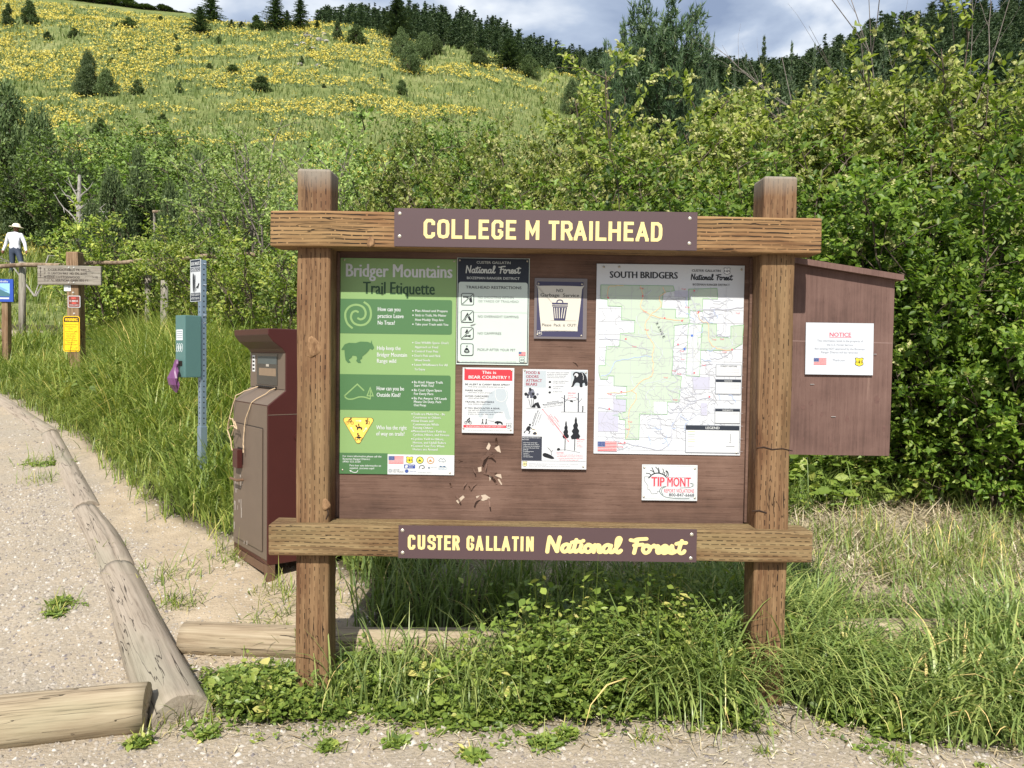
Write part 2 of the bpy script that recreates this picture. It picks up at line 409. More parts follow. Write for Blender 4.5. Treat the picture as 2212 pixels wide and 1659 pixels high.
def ground_material():
    m, nt, out = new_mat('gravel_and_soil')
    tc = nd(nt, 'ShaderNodeTexCoord').outputs['Object']
    veg = nd(nt, 'ShaderNodeAttribute', attribute_name='veg').outputs['Fac']
    st = nd(nt, 'ShaderNodeAttribute', attribute_name='straw').outputs['Fac']
    big = noise(nt, tc, 0.9, 5.0, 0.6); mid = noise(nt, tc, 7.0, 5.0, 0.65); fine = noise(nt, tc, 130.0, 4.0, 0.7)
    vo = nd(nt, 'ShaderNodeTexVoronoi', {'Vector': tc, 'Scale': 62.0, 'Randomness': 1.0})
    vo2 = nd(nt, 'ShaderNodeTexVoronoi', {'Vector': tc, 'Scale': 150.0, 'Randomness': 1.0})
    grey = ramp(nt, vo.outputs['Color'], [(0.1, (0.235, 0.21, 0.175)), (0.9, (0.40, 0.365, 0.315)), (0.5, (0.32, 0.287, 0.24))])
    grey = mixc(nt, 0.45, grey, ramp(nt, fine, [(0.3, (0.19, 0.165, 0.13)), (0.7, (0.44, 0.395, 0.335))]))
    dirt = ramp(nt, mid, [(0.3, (0.28, 0.23, 0.17)), (0.7, (0.40, 0.335, 0.255))])
    c = mixc(nt, ramp(nt, mth(nt, 'ADD', mth(nt, 'MULTIPLY', big, 0.6), mth(nt, 'MULTIPLY', mid, 0.4)), [(0.40, (0.1, 0.1, 0.1)), (0.62, (0.85, 0.85, 0.85))]), grey, dirt)
    da = nd(nt, 'ShaderNodeAttribute', attribute_name='dirt').outputs['Fac']
    bared = ramp(nt, mth(nt, 'ADD', mth(nt, 'MULTIPLY', mid, 0.6), mth(nt, 'MULTIPLY', fine, 0.4)), [(0.32, (0.27, 0.215, 0.15)), (0.68, (0.47, 0.39, 0.29))])
    c = mixc(nt, mth(nt, 'MULTIPLY', da, 0.85), c, bared)
    c = mixc(nt, 1.0, c, (1.03, 1.0, 0.945), 'MULTIPLY')
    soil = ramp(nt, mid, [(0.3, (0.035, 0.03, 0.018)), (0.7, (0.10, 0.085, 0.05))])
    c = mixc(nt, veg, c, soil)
    strawc = ramp(nt, fine, [(0.3, (0.22, 0.18, 0.125)), (0.7, (0.50, 0.44, 0.33))])
    c = mixc(nt, st, c, strawc)
    hb = mth(nt, 'ADD', mth(nt, 'MULTIPLY', mth(nt, 'SUBTRACT', 1.0, vo.outputs['Distance']), 0.6), mth(nt, 'ADD', mth(nt, 'MULTIPLY', vo2.outputs['Distance'], 0.3), mth(nt, 'MULTIPLY', mid, 0.9)))
    finish(nt, out, c, 0.95, hb, 0.010, 0.6, spec=0.1)
    return m
def hill_material():
    m, nt, out = new_mat('hill_grass')
    tc = nd(nt, 'ShaderNodeTexCoord').outputs['Object']
    a = noise(nt, tc, 0.06, 4.0, 0.55); b = noise(nt, tc, 0.45, 5.0, 0.65); f = noise(nt, tc, 3.0, 4.0, 0.75)
    c = ramp(nt, mth(nt, 'ADD', mth(nt, 'MULTIPLY', a, 0.45), mth(nt, 'MULTIPLY', b, 0.55)), [(0.36, (0.095, 0.13, 0.04)), (0.62, (0.25, 0.26, 0.105)), (0.50, (0.165, 0.195, 0.065))])
    k = mth(nt, 'MULTIPLY_ADD', f, 0.9, 0.55)
    c = mixc(nt, 1.0, c, nd(nt, 'ShaderNodeCombineColor', {0: k, 1: k, 2: k}).outputs[0], 'MULTIPLY')
    finish(nt, out, c, 0.95, mth(nt, 'ADD', f, b), 0.5, 0.6, spec=0.1)
    return m
GROUND_MAT = ground_material(); HILL_MAT = hill_material()
terrain('ground', np.concatenate([np.linspace(-25, 1.6, 14), np.geomspace(1.8, Y0 + 3, 250)]), GROUND_MAT, 'structure')
terrain('hill', np.geomspace(Y0 + 3, Y2 * 1.1, 170), HILL_MAT, 'structure')
m_r, nt_r, out_r = new_mat('ridge_floor')
tc_r = nd(nt_r, 'ShaderNodeTexCoord').outputs['Object']
finish(nt_r, out_r, ramp(nt_r, noise(nt_r, tc_r, 0.08, 5.0, 0.7), [(0.35, (0.03, 0.04, 0.018)), (0.7, (0.11, 0.12, 0.055))]), 0.95)
terrain('ridge', np.concatenate([np.geomspace(Y2 * 1.1, 340, 40), np.geomspace(360, 2500, 20)]), m_r, 'structure')

def hit(px, py, ymax=180.0):
    """where a sight line meets the hill"""
    d = ray(px, py); ys = np.geomspace(6, ymax, 1500)
    xs = ys * d.x / d.y; zs = CAM_H + ys * d.z / d.y
    below = np.nonzero(ground_z(xs, ys) >= zs)[0]
    i = below[0] if len(below) else len(ys) - 1
    return float(xs[i]), float(ys[i])

# ------------------------------------------------------------------ kiosk
Y_BEAM, Y_POST, Y_BOARD = 3.12, 3.165, 3.295
WOOD_POST = wood_mat('treated_post_timber', (0.262, 0.162, 0.082), (0.148, 0.080, 0.038), (0.048, 0.024, 0.013), stain=0.95, slit=0.065, ink=0.95, checks=0.008, grey=0.75, head=0.75)
WOOD_TOP = wood_mat('cracked_top_timber', (0.35, 0.212, 0.098), (0.215, 0.12, 0.052), (0.075, 0.038, 0.018), stain=0.6, ink=0.95, checks=0.010, dash=0.98, row=0.0165, wavy=0.005, seed=2.0, slit=0.15)
WOOD_LOW = wood_mat('treated_low_timber', (0.30, 0.222, 0.112), (0.185, 0.12, 0.056), (0.07, 0.04, 0.02), stain=0.75, row=0.0155, per=0.040, dash=0.62, grey=0.45, slit=0.085, checks=0.006, ink=0.95, seed=5.0)

def timber(name, x0, x1, y0, y1, z0, z1, mat, parent, axis='Z', bev=0.007, chamfer=0.0, seg=14, seed=0):
    """a sawn member built along its own Z, slightly uneven; axis X lays it down"""
    L = (z1 - z0) if axis == 'Z' else (x1 - x0)
    a = (x1 - x0) if axis == 'Z' else (z1 - z0)
    b = y1 - y0
    bm = bmesh.new(); bmesh.ops.create_cube(bm, size=1.0)
    for v in bm.verts: v.co = Vector((v.co.x * a, v.co.y * b, v.co.z * L))
    bmesh.ops.bevel(bm, geom=bm.edges[:], offset=bev, segments=2, profile=0.5, affect='EDGES')
    for k in range(1, seg):
        z = -L / 2 + L * k / seg
        bmesh.ops.bisect_plane(bm, geom=bm.verts[:] + bm.edges[:] + bm.faces[:], plane_co=(0, 0, z), plane_no=(0, 0, 1))
    r = random.Random(seed)
    ph = [r.uniform(0, 6) for _ in range(4)]
    for v in bm.verts:
        z = v.co.z
        v.co.x += 0.0016 * math.sin(z * 9 + ph[0] + v.co.y * 30) ; v.co.y += 0.0014 * math.sin(z * 11 + ph[1] + v.co.x * 25)
        if chamfer:
            e = max(0.0, abs(z) - (L / 2 - chamfer)) if chamfer > 0 else 0
            if e > 0 and v.co.y < 0: v.co.y += e * 0.35
    me = bpy.data.meshes.new(name); bm.to_mesh(me); bm.free()
    o = link(name, me, mat, parent)
    o.location = ((x0 + x1) / 2, (y0 + y1) / 2, (z0 + z1) / 2)
    if axis == 'X': o.rotation_euler = (0, rad(90), 0)
    return o

kl = P(641, 500, Y_POST).x; klr = P(714, 800, Y_POST).x
krl = P(1637, 900, Y_POST).x; krr = krl + 0.139
z_tb0, z_tb1 = P(610, 531, Y_BEAM).z, P(610, 454, Y_BEAM).z
z_lb0, z_lb1 = P(610, 1200, Y_BEAM).z, P(610, 1133, Y_BEAM).z
xb0, xb1 = P(583, 490, Y_BEAM).x, P(1776, 505, Y_BEAM).x
xl0, xl1 = P(579, 1160, Y_BEAM).x, P(1757, 1170, Y_BEAM).x
z_ptop_l, z_ptop_r = P(680, 364, Y_POST).z, P(1680, 380, Y_POST).z
kiosk = empty('information_kiosk', ((klr + krl) / 2, Y_POST + 0.07, 0), 0, 'weathered timber frame of posts and beams with a brown painted board, carrying all the posters', 'kiosk')
off = Vector(kiosk.location)
def ktimber(*a, **k):
    o = timber(*a, **k); o.location = Vector(o.location) - off; return o
ktimber('post', kl, kl + 0.139, Y_POST, Y_POST + 0.139, -0.25, z_ptop_l, WOOD_POST, kiosk, seed=1, bev=0.011)
ktimber('post', krl, krr, Y_POST, Y_POST + 0.139, -0.25, z_ptop_r, WOOD_POST, kiosk, seed=2, bev=0.011)
bt = ktimber('beam', xb0, xb1, Y_BEAM, Y_BEAM + 0.139, z_tb0, z_tb1, WOOD_TOP, kiosk, axis='X', seed=3)
bl = ktimber('beam', xl0, xl1, Y_BEAM, Y_BEAM + 0.139, z_lb0, z_lb1, WOOD_LOW, kiosk, axis='X', seed=4)
bt['label'] = 'upper beam with long dark checks'; bl['label'] = 'lower beam with rows of short slits'

def board_material(name, vertical=False, a=(0.122, 0.070, 0.050), b=(0.176, 0.108, 0.080)):
    m, nt, out = new_mat(name)
    tc = nd(nt, 'ShaderNodeTexCoord').outputs['Object']
    s = (1, 1, 0.03) if vertical else (0.03, 1, 1)
    g = noise(nt, mapping(nt, tc, s), 90.0, 5.0, 0.65, 0.3)
    g2 = noise(nt, mapping(nt, tc, s), 260.0, 3.0, 0.6)
    bl = noise(nt, tc, 2.6, 5.0, 0.65)
    f = mth(nt, 'ADD', mth(nt, 'MULTIPLY', g, 0.32), mth(nt, 'MULTIPLY', bl, 0.68))
    c = ramp(nt, f, [(0.34, tuple(x * 0.55 for x in a)), (0.68, tuple(x * 1.08 for x in b)), (0.48, a)])
    cr = mth(nt, 'GREATER_THAN', g2, 0.66)
    c = mixc(nt, mth(nt, 'MULTIPLY', cr, 0.28), c, (0.05, 0.026, 0.02))
    worn = ramp(nt, noise(nt, mapping(nt, tc, tuple(4 * q if q == 1 else q * 8 for q in s)), 3.0, 6.0, 0.75), [(0.62, (0, 0, 0)), (0.70, (1, 1, 1))])
    c = mixc(nt, mth(nt, 'MULTIPLY', worn, 0.35), c, (0.30, 0.20, 0.155))
    finish(nt, out, c, 0.75, mth(nt, 'SUBTRACT', mth(nt, 'ADD', g, mth(nt, 'MULTIPLY', bl, 0.5)), mth(nt, 'MULTIPLY', cr, 0.5)), 0.004, 0.6, spec=0.25)
    return m
BOARD_MAT = board_material('peeling_brown_board_paint')
xi0, xi1 = kl + 0.139, krl
bp = MB().box((xi0 - 0.03 - off.x, Y_BOARD - off.y, z_lb0 + 0.02), (xi1 + 0.03 - off.x, Y_BOARD + 0.018 - off.y, z_tb1 - 0.02))
bp.build('back_panel', BOARD_MAT, kiosk)
# narrow stops that hold the panel against the posts
for xa in (xi0, xi1 - 0.012):
    MB().box((xa - off.x + 0.0005, Y_BOARD - 0.02 - off.y, z_lb1 + 0.002), (xa + 0.0115 - off.x, Y_BOARD - 0.0005 - off.y, z_tb0 - 0.002), 0.002).build('panel_stop', BOARD_MAT, kiosk)
# curls of paint and torn veneer on the panel
fl = MB(); rr = random.Random(5)
for (px, py, sz) in [(1060, 975, .05), (1072, 962, .035), (1050, 985, .04), (1045, 1020, .05), (1022, 1010, .025), (1030, 1045, .03), (1062, 1030, .03), (1073, 1046, .03), (1040, 1072, .04),
                     (1055, 1076, .035), (1000, 995, .02), (985, 1070, .03), (975, 1052, .02), (1008, 1042, .022), (1238, 780, .022), (1052, 1000, .03), (1018, 1060, .026)]:
    c = P(px, py, Y_BOARD - 0.002); c = c - off
    a = rr.uniform(0, 6.28); n = 4; w = sz * rr.uniform(.25, .5)
    vs = []
    for i in range(n + 1):
        t = i / n; r_ = t * sz
        for k in (-1, 1):
            ww = w * (1 - 0.5 * t) * rr.uniform(.6, 1.2)
            vs.append((c.x + math.cos(a) * r_ - math.sin(a) * k * ww / 2, c.y - 0.001 - 0.6 * sz * t * t, c.z + math.sin(a) * r_ + math.cos(a) * k * ww / 2))
    fl.add(vs, [[2 * i, 2 * i + 1, 2 * i + 3, 2 * i + 2] for i in range(n)], 0 if rr.random() < .88 else 1)
CREAM_FLAKE = paint((0.46, 0.37, 0.28), 0.8)
fl.build('peeling_paint', [BOARD_MAT, CREAM_FLAKE], kiosk)
# pale scars where veneer has come away
sc = MB()
for pts in ([(1050, 968), (1056, 956), (1060, 962), (1056, 974)], [(1068, 968), (1078, 962), (1082, 978), (1074, 975)], [(1056, 1025), (1082, 1024), (1084, 1034), (1076, 1030), (1062, 1030), (1058, 1040)],
            [(1078, 1034), (1085, 1046), (1083, 1048), (1075, 1036)], [(1028, 1072), (1048, 1068), (1060, 1076), (1044, 1082), (1030, 1078)], [(985, 1082), (1000, 1070), (1004, 1074), (990, 1088)], [(1032, 1010), (1040, 1008), (1040, 1018), (1034, 1020)]):
    v = [P(a, b, Y_BOARD - 0.0012) - off for a, b in pts]
    sc.add(v, [list(range(len(v)))])
sc.build('veneer_scar', CREAM_FLAKE, kiosk)
# knots and a broken edge on the posts
kn = MB()
def knot(px, py, r, Yf):
    c = P(px, py, Yf) - off
    n = 14; vs = [(c.x, c.y - 0.006, c.z)]
    for ring, (q, d) in enumerate(((0.45, 0.004), (0.8, 0.0065), (1.0, 0.0))):
        for k in range(n):
            t = 2 * math.pi * k / n; j = 1 + 0.14 * math.sin(3 * t + ring)
            vs.append((c.x + r * q * j * math.cos(t), c.y - d - 0.0008, c.z + 1.35 * r * q * j * math.sin(t)))
    fs = [[0, 1 + k, 1 + (k + 1) % n] for k in range(n)]
    for g in (0, 1):
        fs += [[1 + g * n + k, 1 + (g + 1) * n + k, 1 + (g + 1) * n + (k + 1) % n, 1 + g * n + (k + 1) % n] for k in range(n)]
    kn.add(vs, fs)
knot(676, 750, 0.032, Y_POST); knot(704, 1090, 0.018, Y_POST); knot(801, 523, 0.016, Y_BEAM)
KNOT = bark_mat('knot_wood', (0.10, 0.05, 0.025), (0.34, 0.21, 0.11), 60.0)
kn.build('knot', KNOT, kiosk, True)
cr = MB()
for (pts, w) in (([(1634, 968), (1650, 966), (1668, 971), (1690, 969), (1712, 974)], .006), ([(1624, 1104), (1640, 1103), (1656, 1108)], .006), ([(706, 1095), (709, 1110), (704, 1122)], .005)):
    cr.tube([P(a, b, Y_POST - 0.0003) - off for a, b in pts], [w * .3, w * .6, w * .5][:len(pts)] + [w * .4] * max(0, len(pts) - 3), 5)
cr.build('split', paint((0.03, 0.016, 0.01), 0.9), kiosk)
# split-off lighter strip under the long crack
# ------------------------------------------------------------------ flat printed art
_tx = {}
def text_geo(s, bold=0.0):
    k = (s, bold)
    if k not in _tx:
        c = bpy.data.curves.new('lettering', 'FONT'); c.body = s; c.size = 1; c.resolution_u = 2; c.offset = bold
        o = bpy.data.objects.new('lettering', c); me = bpy.data.meshes.new_from_object(o)
        v = np.array([x.co[:2] for x in me.vertices]) if len(me.vertices) else np.zeros((1, 2))
        _tx[k] = (v, [list(p.vertices) for p in me.polygons])
        bpy.data.objects.remove(o); bpy.data.curves.remove(c); bpy.data.meshes.remove(me)
    return _tx[k]
def smooth(pts, n=6, closed=False):
    p = [np.array(q, float) for q in pts]; out = []
    N = len(p); rng_ = range(N if closed else N - 1)
    for i in rng_:
        if closed: a, b, c, d = p[i - 1], p[i], p[(i + 1) % N], p[(i + 2) % N]
        else: a, b, c, d = p[max(i - 1, 0)], p[i], p[i + 1], p[min(i + 2, N - 1)]
        for k in range(n):
            t = k / n
            out.append(tuple(0.5 * ((2 * b) + (c - a) * t + (2 * a - 5 * b + 4 * c - d) * t * t + (3 * b - a - 3 * c + d) * t ** 3)))
    if not closed: out.append(tuple(p[-1]))
    return out
BLACK = lin(22, 24, 30, .9); WHITE = (0.53, 0.545, 0.54); RED = lin(214, 52, 62, .9); FLAGBLUE = lin(62, 78, 130, .9)
class Art:
    def __init__(s, name, tl, W, H, rect, label, cat, base=WHITE, thick=0.003, shear=0.0, rotz=0.0, group=None, panel=True, root=None, rough=0.45, curl=0.0):
        s.W, s.H, s.rect, s.shear = W, H, rect, shear
        s.root = root or empty(name, (tl[0], tl[1], tl[2] - H), rotz, label, cat, group)
        s.d = {}; s.k = 0; s.curl = 0.0; bold_ = 0
        if curl:
            s.root.location.y -= curl * 1.6; s.root.rotation_euler.x = -curl * 1.6 / H
        if panel:
            if curl:
                n = 10; v = []; f = []
                for j in range(n + 1):
                    for i in range(n + 1):
                        v.append((W * i / n, s.cy(W * i / n, H * j / n), H * j / n))
                for j in range(n):
                    for i in range(n): f.append([j * (n + 1) + i, j * (n + 1) + i + 1, (j + 1) * (n + 1) + i + 1, (j + 1) * (n + 1) + i])
                o = MB().add(v, f).build('sheet', paint(base, rough, 0.04), s.root)
                md = o.modifiers.new('thickness', 'SOLIDIFY'); md.thickness = 0.0006; md.offset = 1
            else:
                MB().box((0, 0, 0), (W, thick, H)).build('sheet', paint(base, rough, 0.04), s.root)
    def cy(s, x, z):
        """how far the sheet bows off the board"""
        if not s.curl: return 0.0
        u = x / s.W; w = z / s.H
        return -s.curl * (math.sin(math.pi * u) * (1 - w) ** 2 * 1.0 + 0.25 * math.sin(math.pi * w))
    def pt(s, x, y):
        x0, y0, x1, y1 = s.rect
        return ((x - x0 + s.shear * (y - y0)) / (x1 - x0) * s.W, s.H - (y - y0) / (y1 - y0) * s.H)
    def _add(s, part, col, pts, faces, layer):
        key = (part, tuple(col))
        mb = s.d.setdefault(key, MB())
        s.k += 1
        y = -(0.0004 + 0.00035 * layer + 0.0000012 * s.k)
        q = [s.pt(*p) for p in pts]
        mb.add([(a, y + s.cy(a, b), b) for a, b in q], faces)
    def poly(s, part, col, pts, layer=1): s._add(part, col, pts, [list(range(len(pts)))], layer)
    def rect_(s, part, col, x0, y0, x1, y1, layer=1): s.poly(part, col, [(x0, y0), (x1, y0), (x1, y1), (x0, y1)], layer)
    def rrect(s, part, col, x0, y0, x1, y1, r, layer=1, corners='1111', w0=0, w1=0):
        pts = []
        for i, (cx, cy, a) in enumerate(((x0 + r, y0 + r, 180), (x1 - r, y0 + r, 270), (x1 - r, y1 - r, 0), (x0 + r, y1 - r, 90))):
            if corners[i] == '1':
                pts += [(cx + r * math.cos(rad(a + 15 * k)), cy + r * math.sin(rad(a + 15 * k))) for k in range(7)]
            else: pts.append(((x0, y0), (x1, y0), (x1, y1), (x0, y1))[i])
        s.poly(part, col, pts, layer)
    def disc(s, part, col, x, y, r, layer=1, ry=None, n=20): s.poly(part, col, [(x + r * math.cos(2 * math.pi * k / n), y + (ry or r) * math.sin(2 * math.pi * k / n)) for k in range(n)], layer)
    def line(s, part, col, pts, w, layer=2, closed=False, caps=False):
        p = [np.array(q, float) for q in pts]; n = len(p); L = []; R = []
        for i in range(n):
            a = p[i - 1] if (i > 0 or closed) else p[i]; b = p[(i + 1) % n] if (i < n - 1 or closed) else p[i]
            d1 = p[i] - a; d2 = b - p[i]
            l1 = np.hypot(*d1); l2 = np.hypot(*d2)
            d1 = d1 / l1 if l1 > 1e-9 else None; d2 = d2 / l2 if l2 > 1e-9 else None
            if d1 is None: d1 = d2
            if d2 is None: d2 = d1
            if d1 is None: continue
            n1 = np.array([-d1[1], d1[0]]); n2 = np.array([-d2[1], d2[0]]); m = n1 + n2; mm = (m * m).sum()
            m = m / max(np.sqrt(mm), 1e-6) / max(np.sqrt(mm) / 2, 0.5) if mm > 1e-6 else n1
            L.append(tuple(p[i] + m * w / 2)); R.append(tuple(p[i] - m * w / 2))
        k = len(L); fs = [[i, (i + 1) % k, k + (i + 1) % k, k + i] for i in range(k if closed else k - 1)]
        s._add(part, col, L + R, fs, layer)
        if caps:
            for q in (p[0], p[-1]): s.disc(part, col, q[0], q[1], w / 2, layer, n=12)
            for q in p[1:-1][::2]: s.disc(part, col, q[0], q[1], w / 2, layer, n=12)
    def text(s, col, t, x0, x1, base, cap, bold=0.012, layer=2, part='lettering', align=None, rot=0.0, xr=None):
        v, f = text_geo(t, 0.0)
        mn, mx = v[:, 0].min(), v[:, 0].max(); sy = cap / 0.69; hpx = cap / (s.rect[3] - s.rect[1]) * s.H; bold = bold * (2.3 if hpx > .02 else 1.0 if hpx > .0085 else .7); mx = mx + 2 * bold
        if x1 is None: sx = sy * (xr or 0.85); x1 = x0 + (mx - mn) * sx
        sx = (x1 - x0) / max(mx - mn, 1e-6)
        X = (v[:, 0] - mn) * sx; Y = -v[:, 1] * sy
        if rot:
            c, q = math.cos(rad(rot)), math.sin(rad(rot)); X, Y = X * c - Y * q, X * q + Y * c
        for j, sh in enumerate((0, 2 * bold) if bold > .003 else (0,)):
            c_, q_ = (math.cos(rad(rot)), math.sin(rad(rot))) if rot else (1, 0)
            s._add(part, col, list(zip(X + x0 + sh * sx * c_, Y + base + sh * sx * q_)), f, layer + j * .05)
    def screws(s, pts, r=14, col=(0.42, 0.38, 0.31)):
        for x, y in pts:
            a, b = s.pt(x, y); w = r / (s.rect[2] - s.rect[0]) * s.W
            m = MB(); n = 12
            vs = [(a, -0.004 + s.cy(a, b), b)]
            for q, d in ((0.55, 0.0042), (1.0, 0.0012)): vs += [(a + w * q * math.cos(2 * math.pi * k / n), -d + s.cy(a, b), b + w * q * math.sin(2 * math.pi * k / n)) for k in range(n)]
            fs = [[0, 1 + k, 1 + (k + 1) % n] for k in range(n)] + [[1 + k, 1 + n + k, 1 + n + (k + 1) % n, 1 + (k + 1) % n] for k in range(n)]
            m.add(vs, fs).build('screw', paint(col, 0.35, 0.1, metallic=0.7), s.root, True)
    def flag(s, x0, y0, x1, y1, layer=2):
        h = (y1 - y0) / 13
        s.rect_('flag', WHITE, x0, y0, x1, y1, layer)
        for i in range(0, 13, 2): s.rect_('flag', RED, x0, y0 + i * h, x1, y0 + (i + 1) * h, layer + 1)
        s.rect_('flag', FLAGBLUE, x0, y0, x0 + (x1 - x0) * .4, y0 + 7 * h, layer + 2)
        for j in range(4):
            for i in range(5): s.disc('flag', WHITE, x0 + (x1 - x0) * .4 * (i + .5) / 5, y0 + 7 * h * (j + .5) / 4, h * .28, layer + 3, n=6)
    def shield(s, cx, cy, w, h, fg=BLACK, bg=None, layer=2, part='shield'):
        b = [(-.5, -.42), (-.3, -.5), (0, -.44), (.3, -.5), (.5, -.42), (.42, -.1), (.5, .25), (.3, .42), (0, .5), (-.3, .42), (-.5, .25), (-.42, -.1)]
        P_ = smooth([(cx + a * w, cy + c * h) for a, c in b], 3, True)
        s.poly(part, fg, P_, layer)
        s.poly(part, bg or WHITE, [(cx + (x - cx) * .86, cy + (y - cy) * .86) for x, y in P_], layer + 1)
        s.text(fg, 'U', cx - .38 * w, cx - .14 * w, cy + .16 * h, .34 * h, .02, layer + 2, part)
        s.text(fg, 'S', cx + .14 * w, cx + .38 * w, cy + .16 * h, .34 * h, .02, layer + 2, part)
        s.poly(part, fg, [(cx, cy - .34 * h), (cx + .11 * w, cy + .12 * h), (cx + .03 * w, cy + .12 * h), (cx + .03 * w, cy + .26 * h), (cx - .03 * w, cy + .26 * h), (cx - .03 * w, cy + .12 * h), (cx - .11 * w, cy + .12 * h)], layer + 2)
    def script(s, col, x0, x1, base, xh, w, layer=2, part='lettering'):
        """hand-lettered 'National Forest'"""
        st = []
        A = lambda ox: [[(ox + .62, .82), (ox + .42, .98), (ox + .15, .8), (ox + .05, .4), (ox + .15, .08), (ox + .34, .08), (ox + .55, .4), (ox + .66, .9)], [(ox + .64, .9), (ox + .56, .35), (ox + .64, .06), (ox + .82, .12), (ox + .95, .35)]]
        O = lambda ox: [[(ox + .35, .98), (ox + .1, .75), (ox + .05, .35), (ox + .22, .04), (ox + .45, .15), (ox + .6, .55), (ox + .5, .88), (ox + .35, .98), (ox + .48, .8), (ox + .75, .8)]]
        st += [[(0.05, 0), (.12, .9), (.22, 1.85)], [(.24, 1.8), (.55, .9), (.8, .08)], [(.82, .08), (.9, 1.0), (1.02, 1.85)]]
        st += A(1.15)
        st += [[(2.32, 1.55), (2.16, .6), (2.16, .2), (2.3, .05), (2.5, .3)], [(1.98, 1.22), (2.3, 1.3), (2.62, 1.32)]]
        st += [[(2.72, .95), (2.62, .35), (2.7, .06), (2.86, .12), (3.0, .4)], [(2.83, 1.42), (2.86, 1.45)]]
        st += O(2.95)
        st += [[(3.78, .95), (3.68, .05)], [(3.7, .4), (3.9, .85), (4.08, .92), (4.14, .7), (4.06, .25), (4.14, .05), (4.3, .12), (4.42, .35)]]
        st += A(4.38)
        st += [[(5.3, .35), (5.62, 1.0), (5.78, 1.65), (5.66, 1.88), (5.5, 1.6), (5.44, .6), (5.5, .12), (5.66, .05), (5.82, .3)]]
        F = 6.55
        st += [[(F + .55, 1.7), (F + .42, .8), (F + .3, 0)], [(F + .02, 1.62), (F + .3, 1.55), (F + .55, 1.72), (F + 1.25, 1.8)], [(F + .3, .95), (F + .62, 1.02), (F + .95, 1.08)]]
        st += O(F + .95)
        st += [[(F + 1.72, .8), (F + 1.86, .98), (F + 1.98, .8), (F + 2.12, .92), (F + 2.2, .82), (F + 2.1, .4), (F + 2.16, .08), (F + 2.3, .1), (F + 2.42, .3)]]
        st += [[(F + 2.42, .35), (F + 2.75, .55), (F + 2.86, .85), (F + 2.7, .98), (F + 2.5, .75), (F + 2.45, .35), (F + 2.6, .06), (F + 2.8, .1), (F + 3.0, .4)]]
        st += [[(F + 3.0, .4), (F + 3.25, .95), (F + 3.3, .6), (F + 3.42, .3), (F + 3.3, .06), (F + 3.08, .12)], [(F + 3.38, .1), (F + 3.6, .3)]]
        st += [[(F + 4.02, 1.6), (F + 3.85, .7), (F + 3.82, .25), (F + 3.96, .05), (F + 4.16, .15), (F + 4.24, .35)], [(F + 3.6, 1.22), (F + 3.95, 1.36), (F + 4.35, 1.36)]]
        tot = F + 4.4
        for p in st:
            q = [(x0 + a / tot * (x1 - x0), base - b * xh) for a, b in p]
            s.line(part, col, smooth(q, 5) if len(q) > 2 else q, w, layer, caps=True)
    def done(s, rough=0.45):
        for (part, col), mb in s.d.items():
            me = bpy.data.meshes.new(part); me.from_pydata(mb.v, [], mb.f)
            bm = bmesh.new(); bm.from_mesh(me)
            for f in bm.faces:
                f.normal_update()
                if f.normal.y > 0: f.normal_flip()
            bm.to_mesh(me); bm.free()
            link(part, me, paint(col, rough, 0.03), s.root)
        return s.root

def board_art(name, tl, br, rect, label, cat, yoff=-0.0045, **k):
    a = P(tl[0], tl[1], Y_BOARD + yoff); b = P(br[0], br[1], Y_BOARD + yoff)
    return Art(name, a, b.x - a.x, a.z - b.z, rect, label, cat, **k)

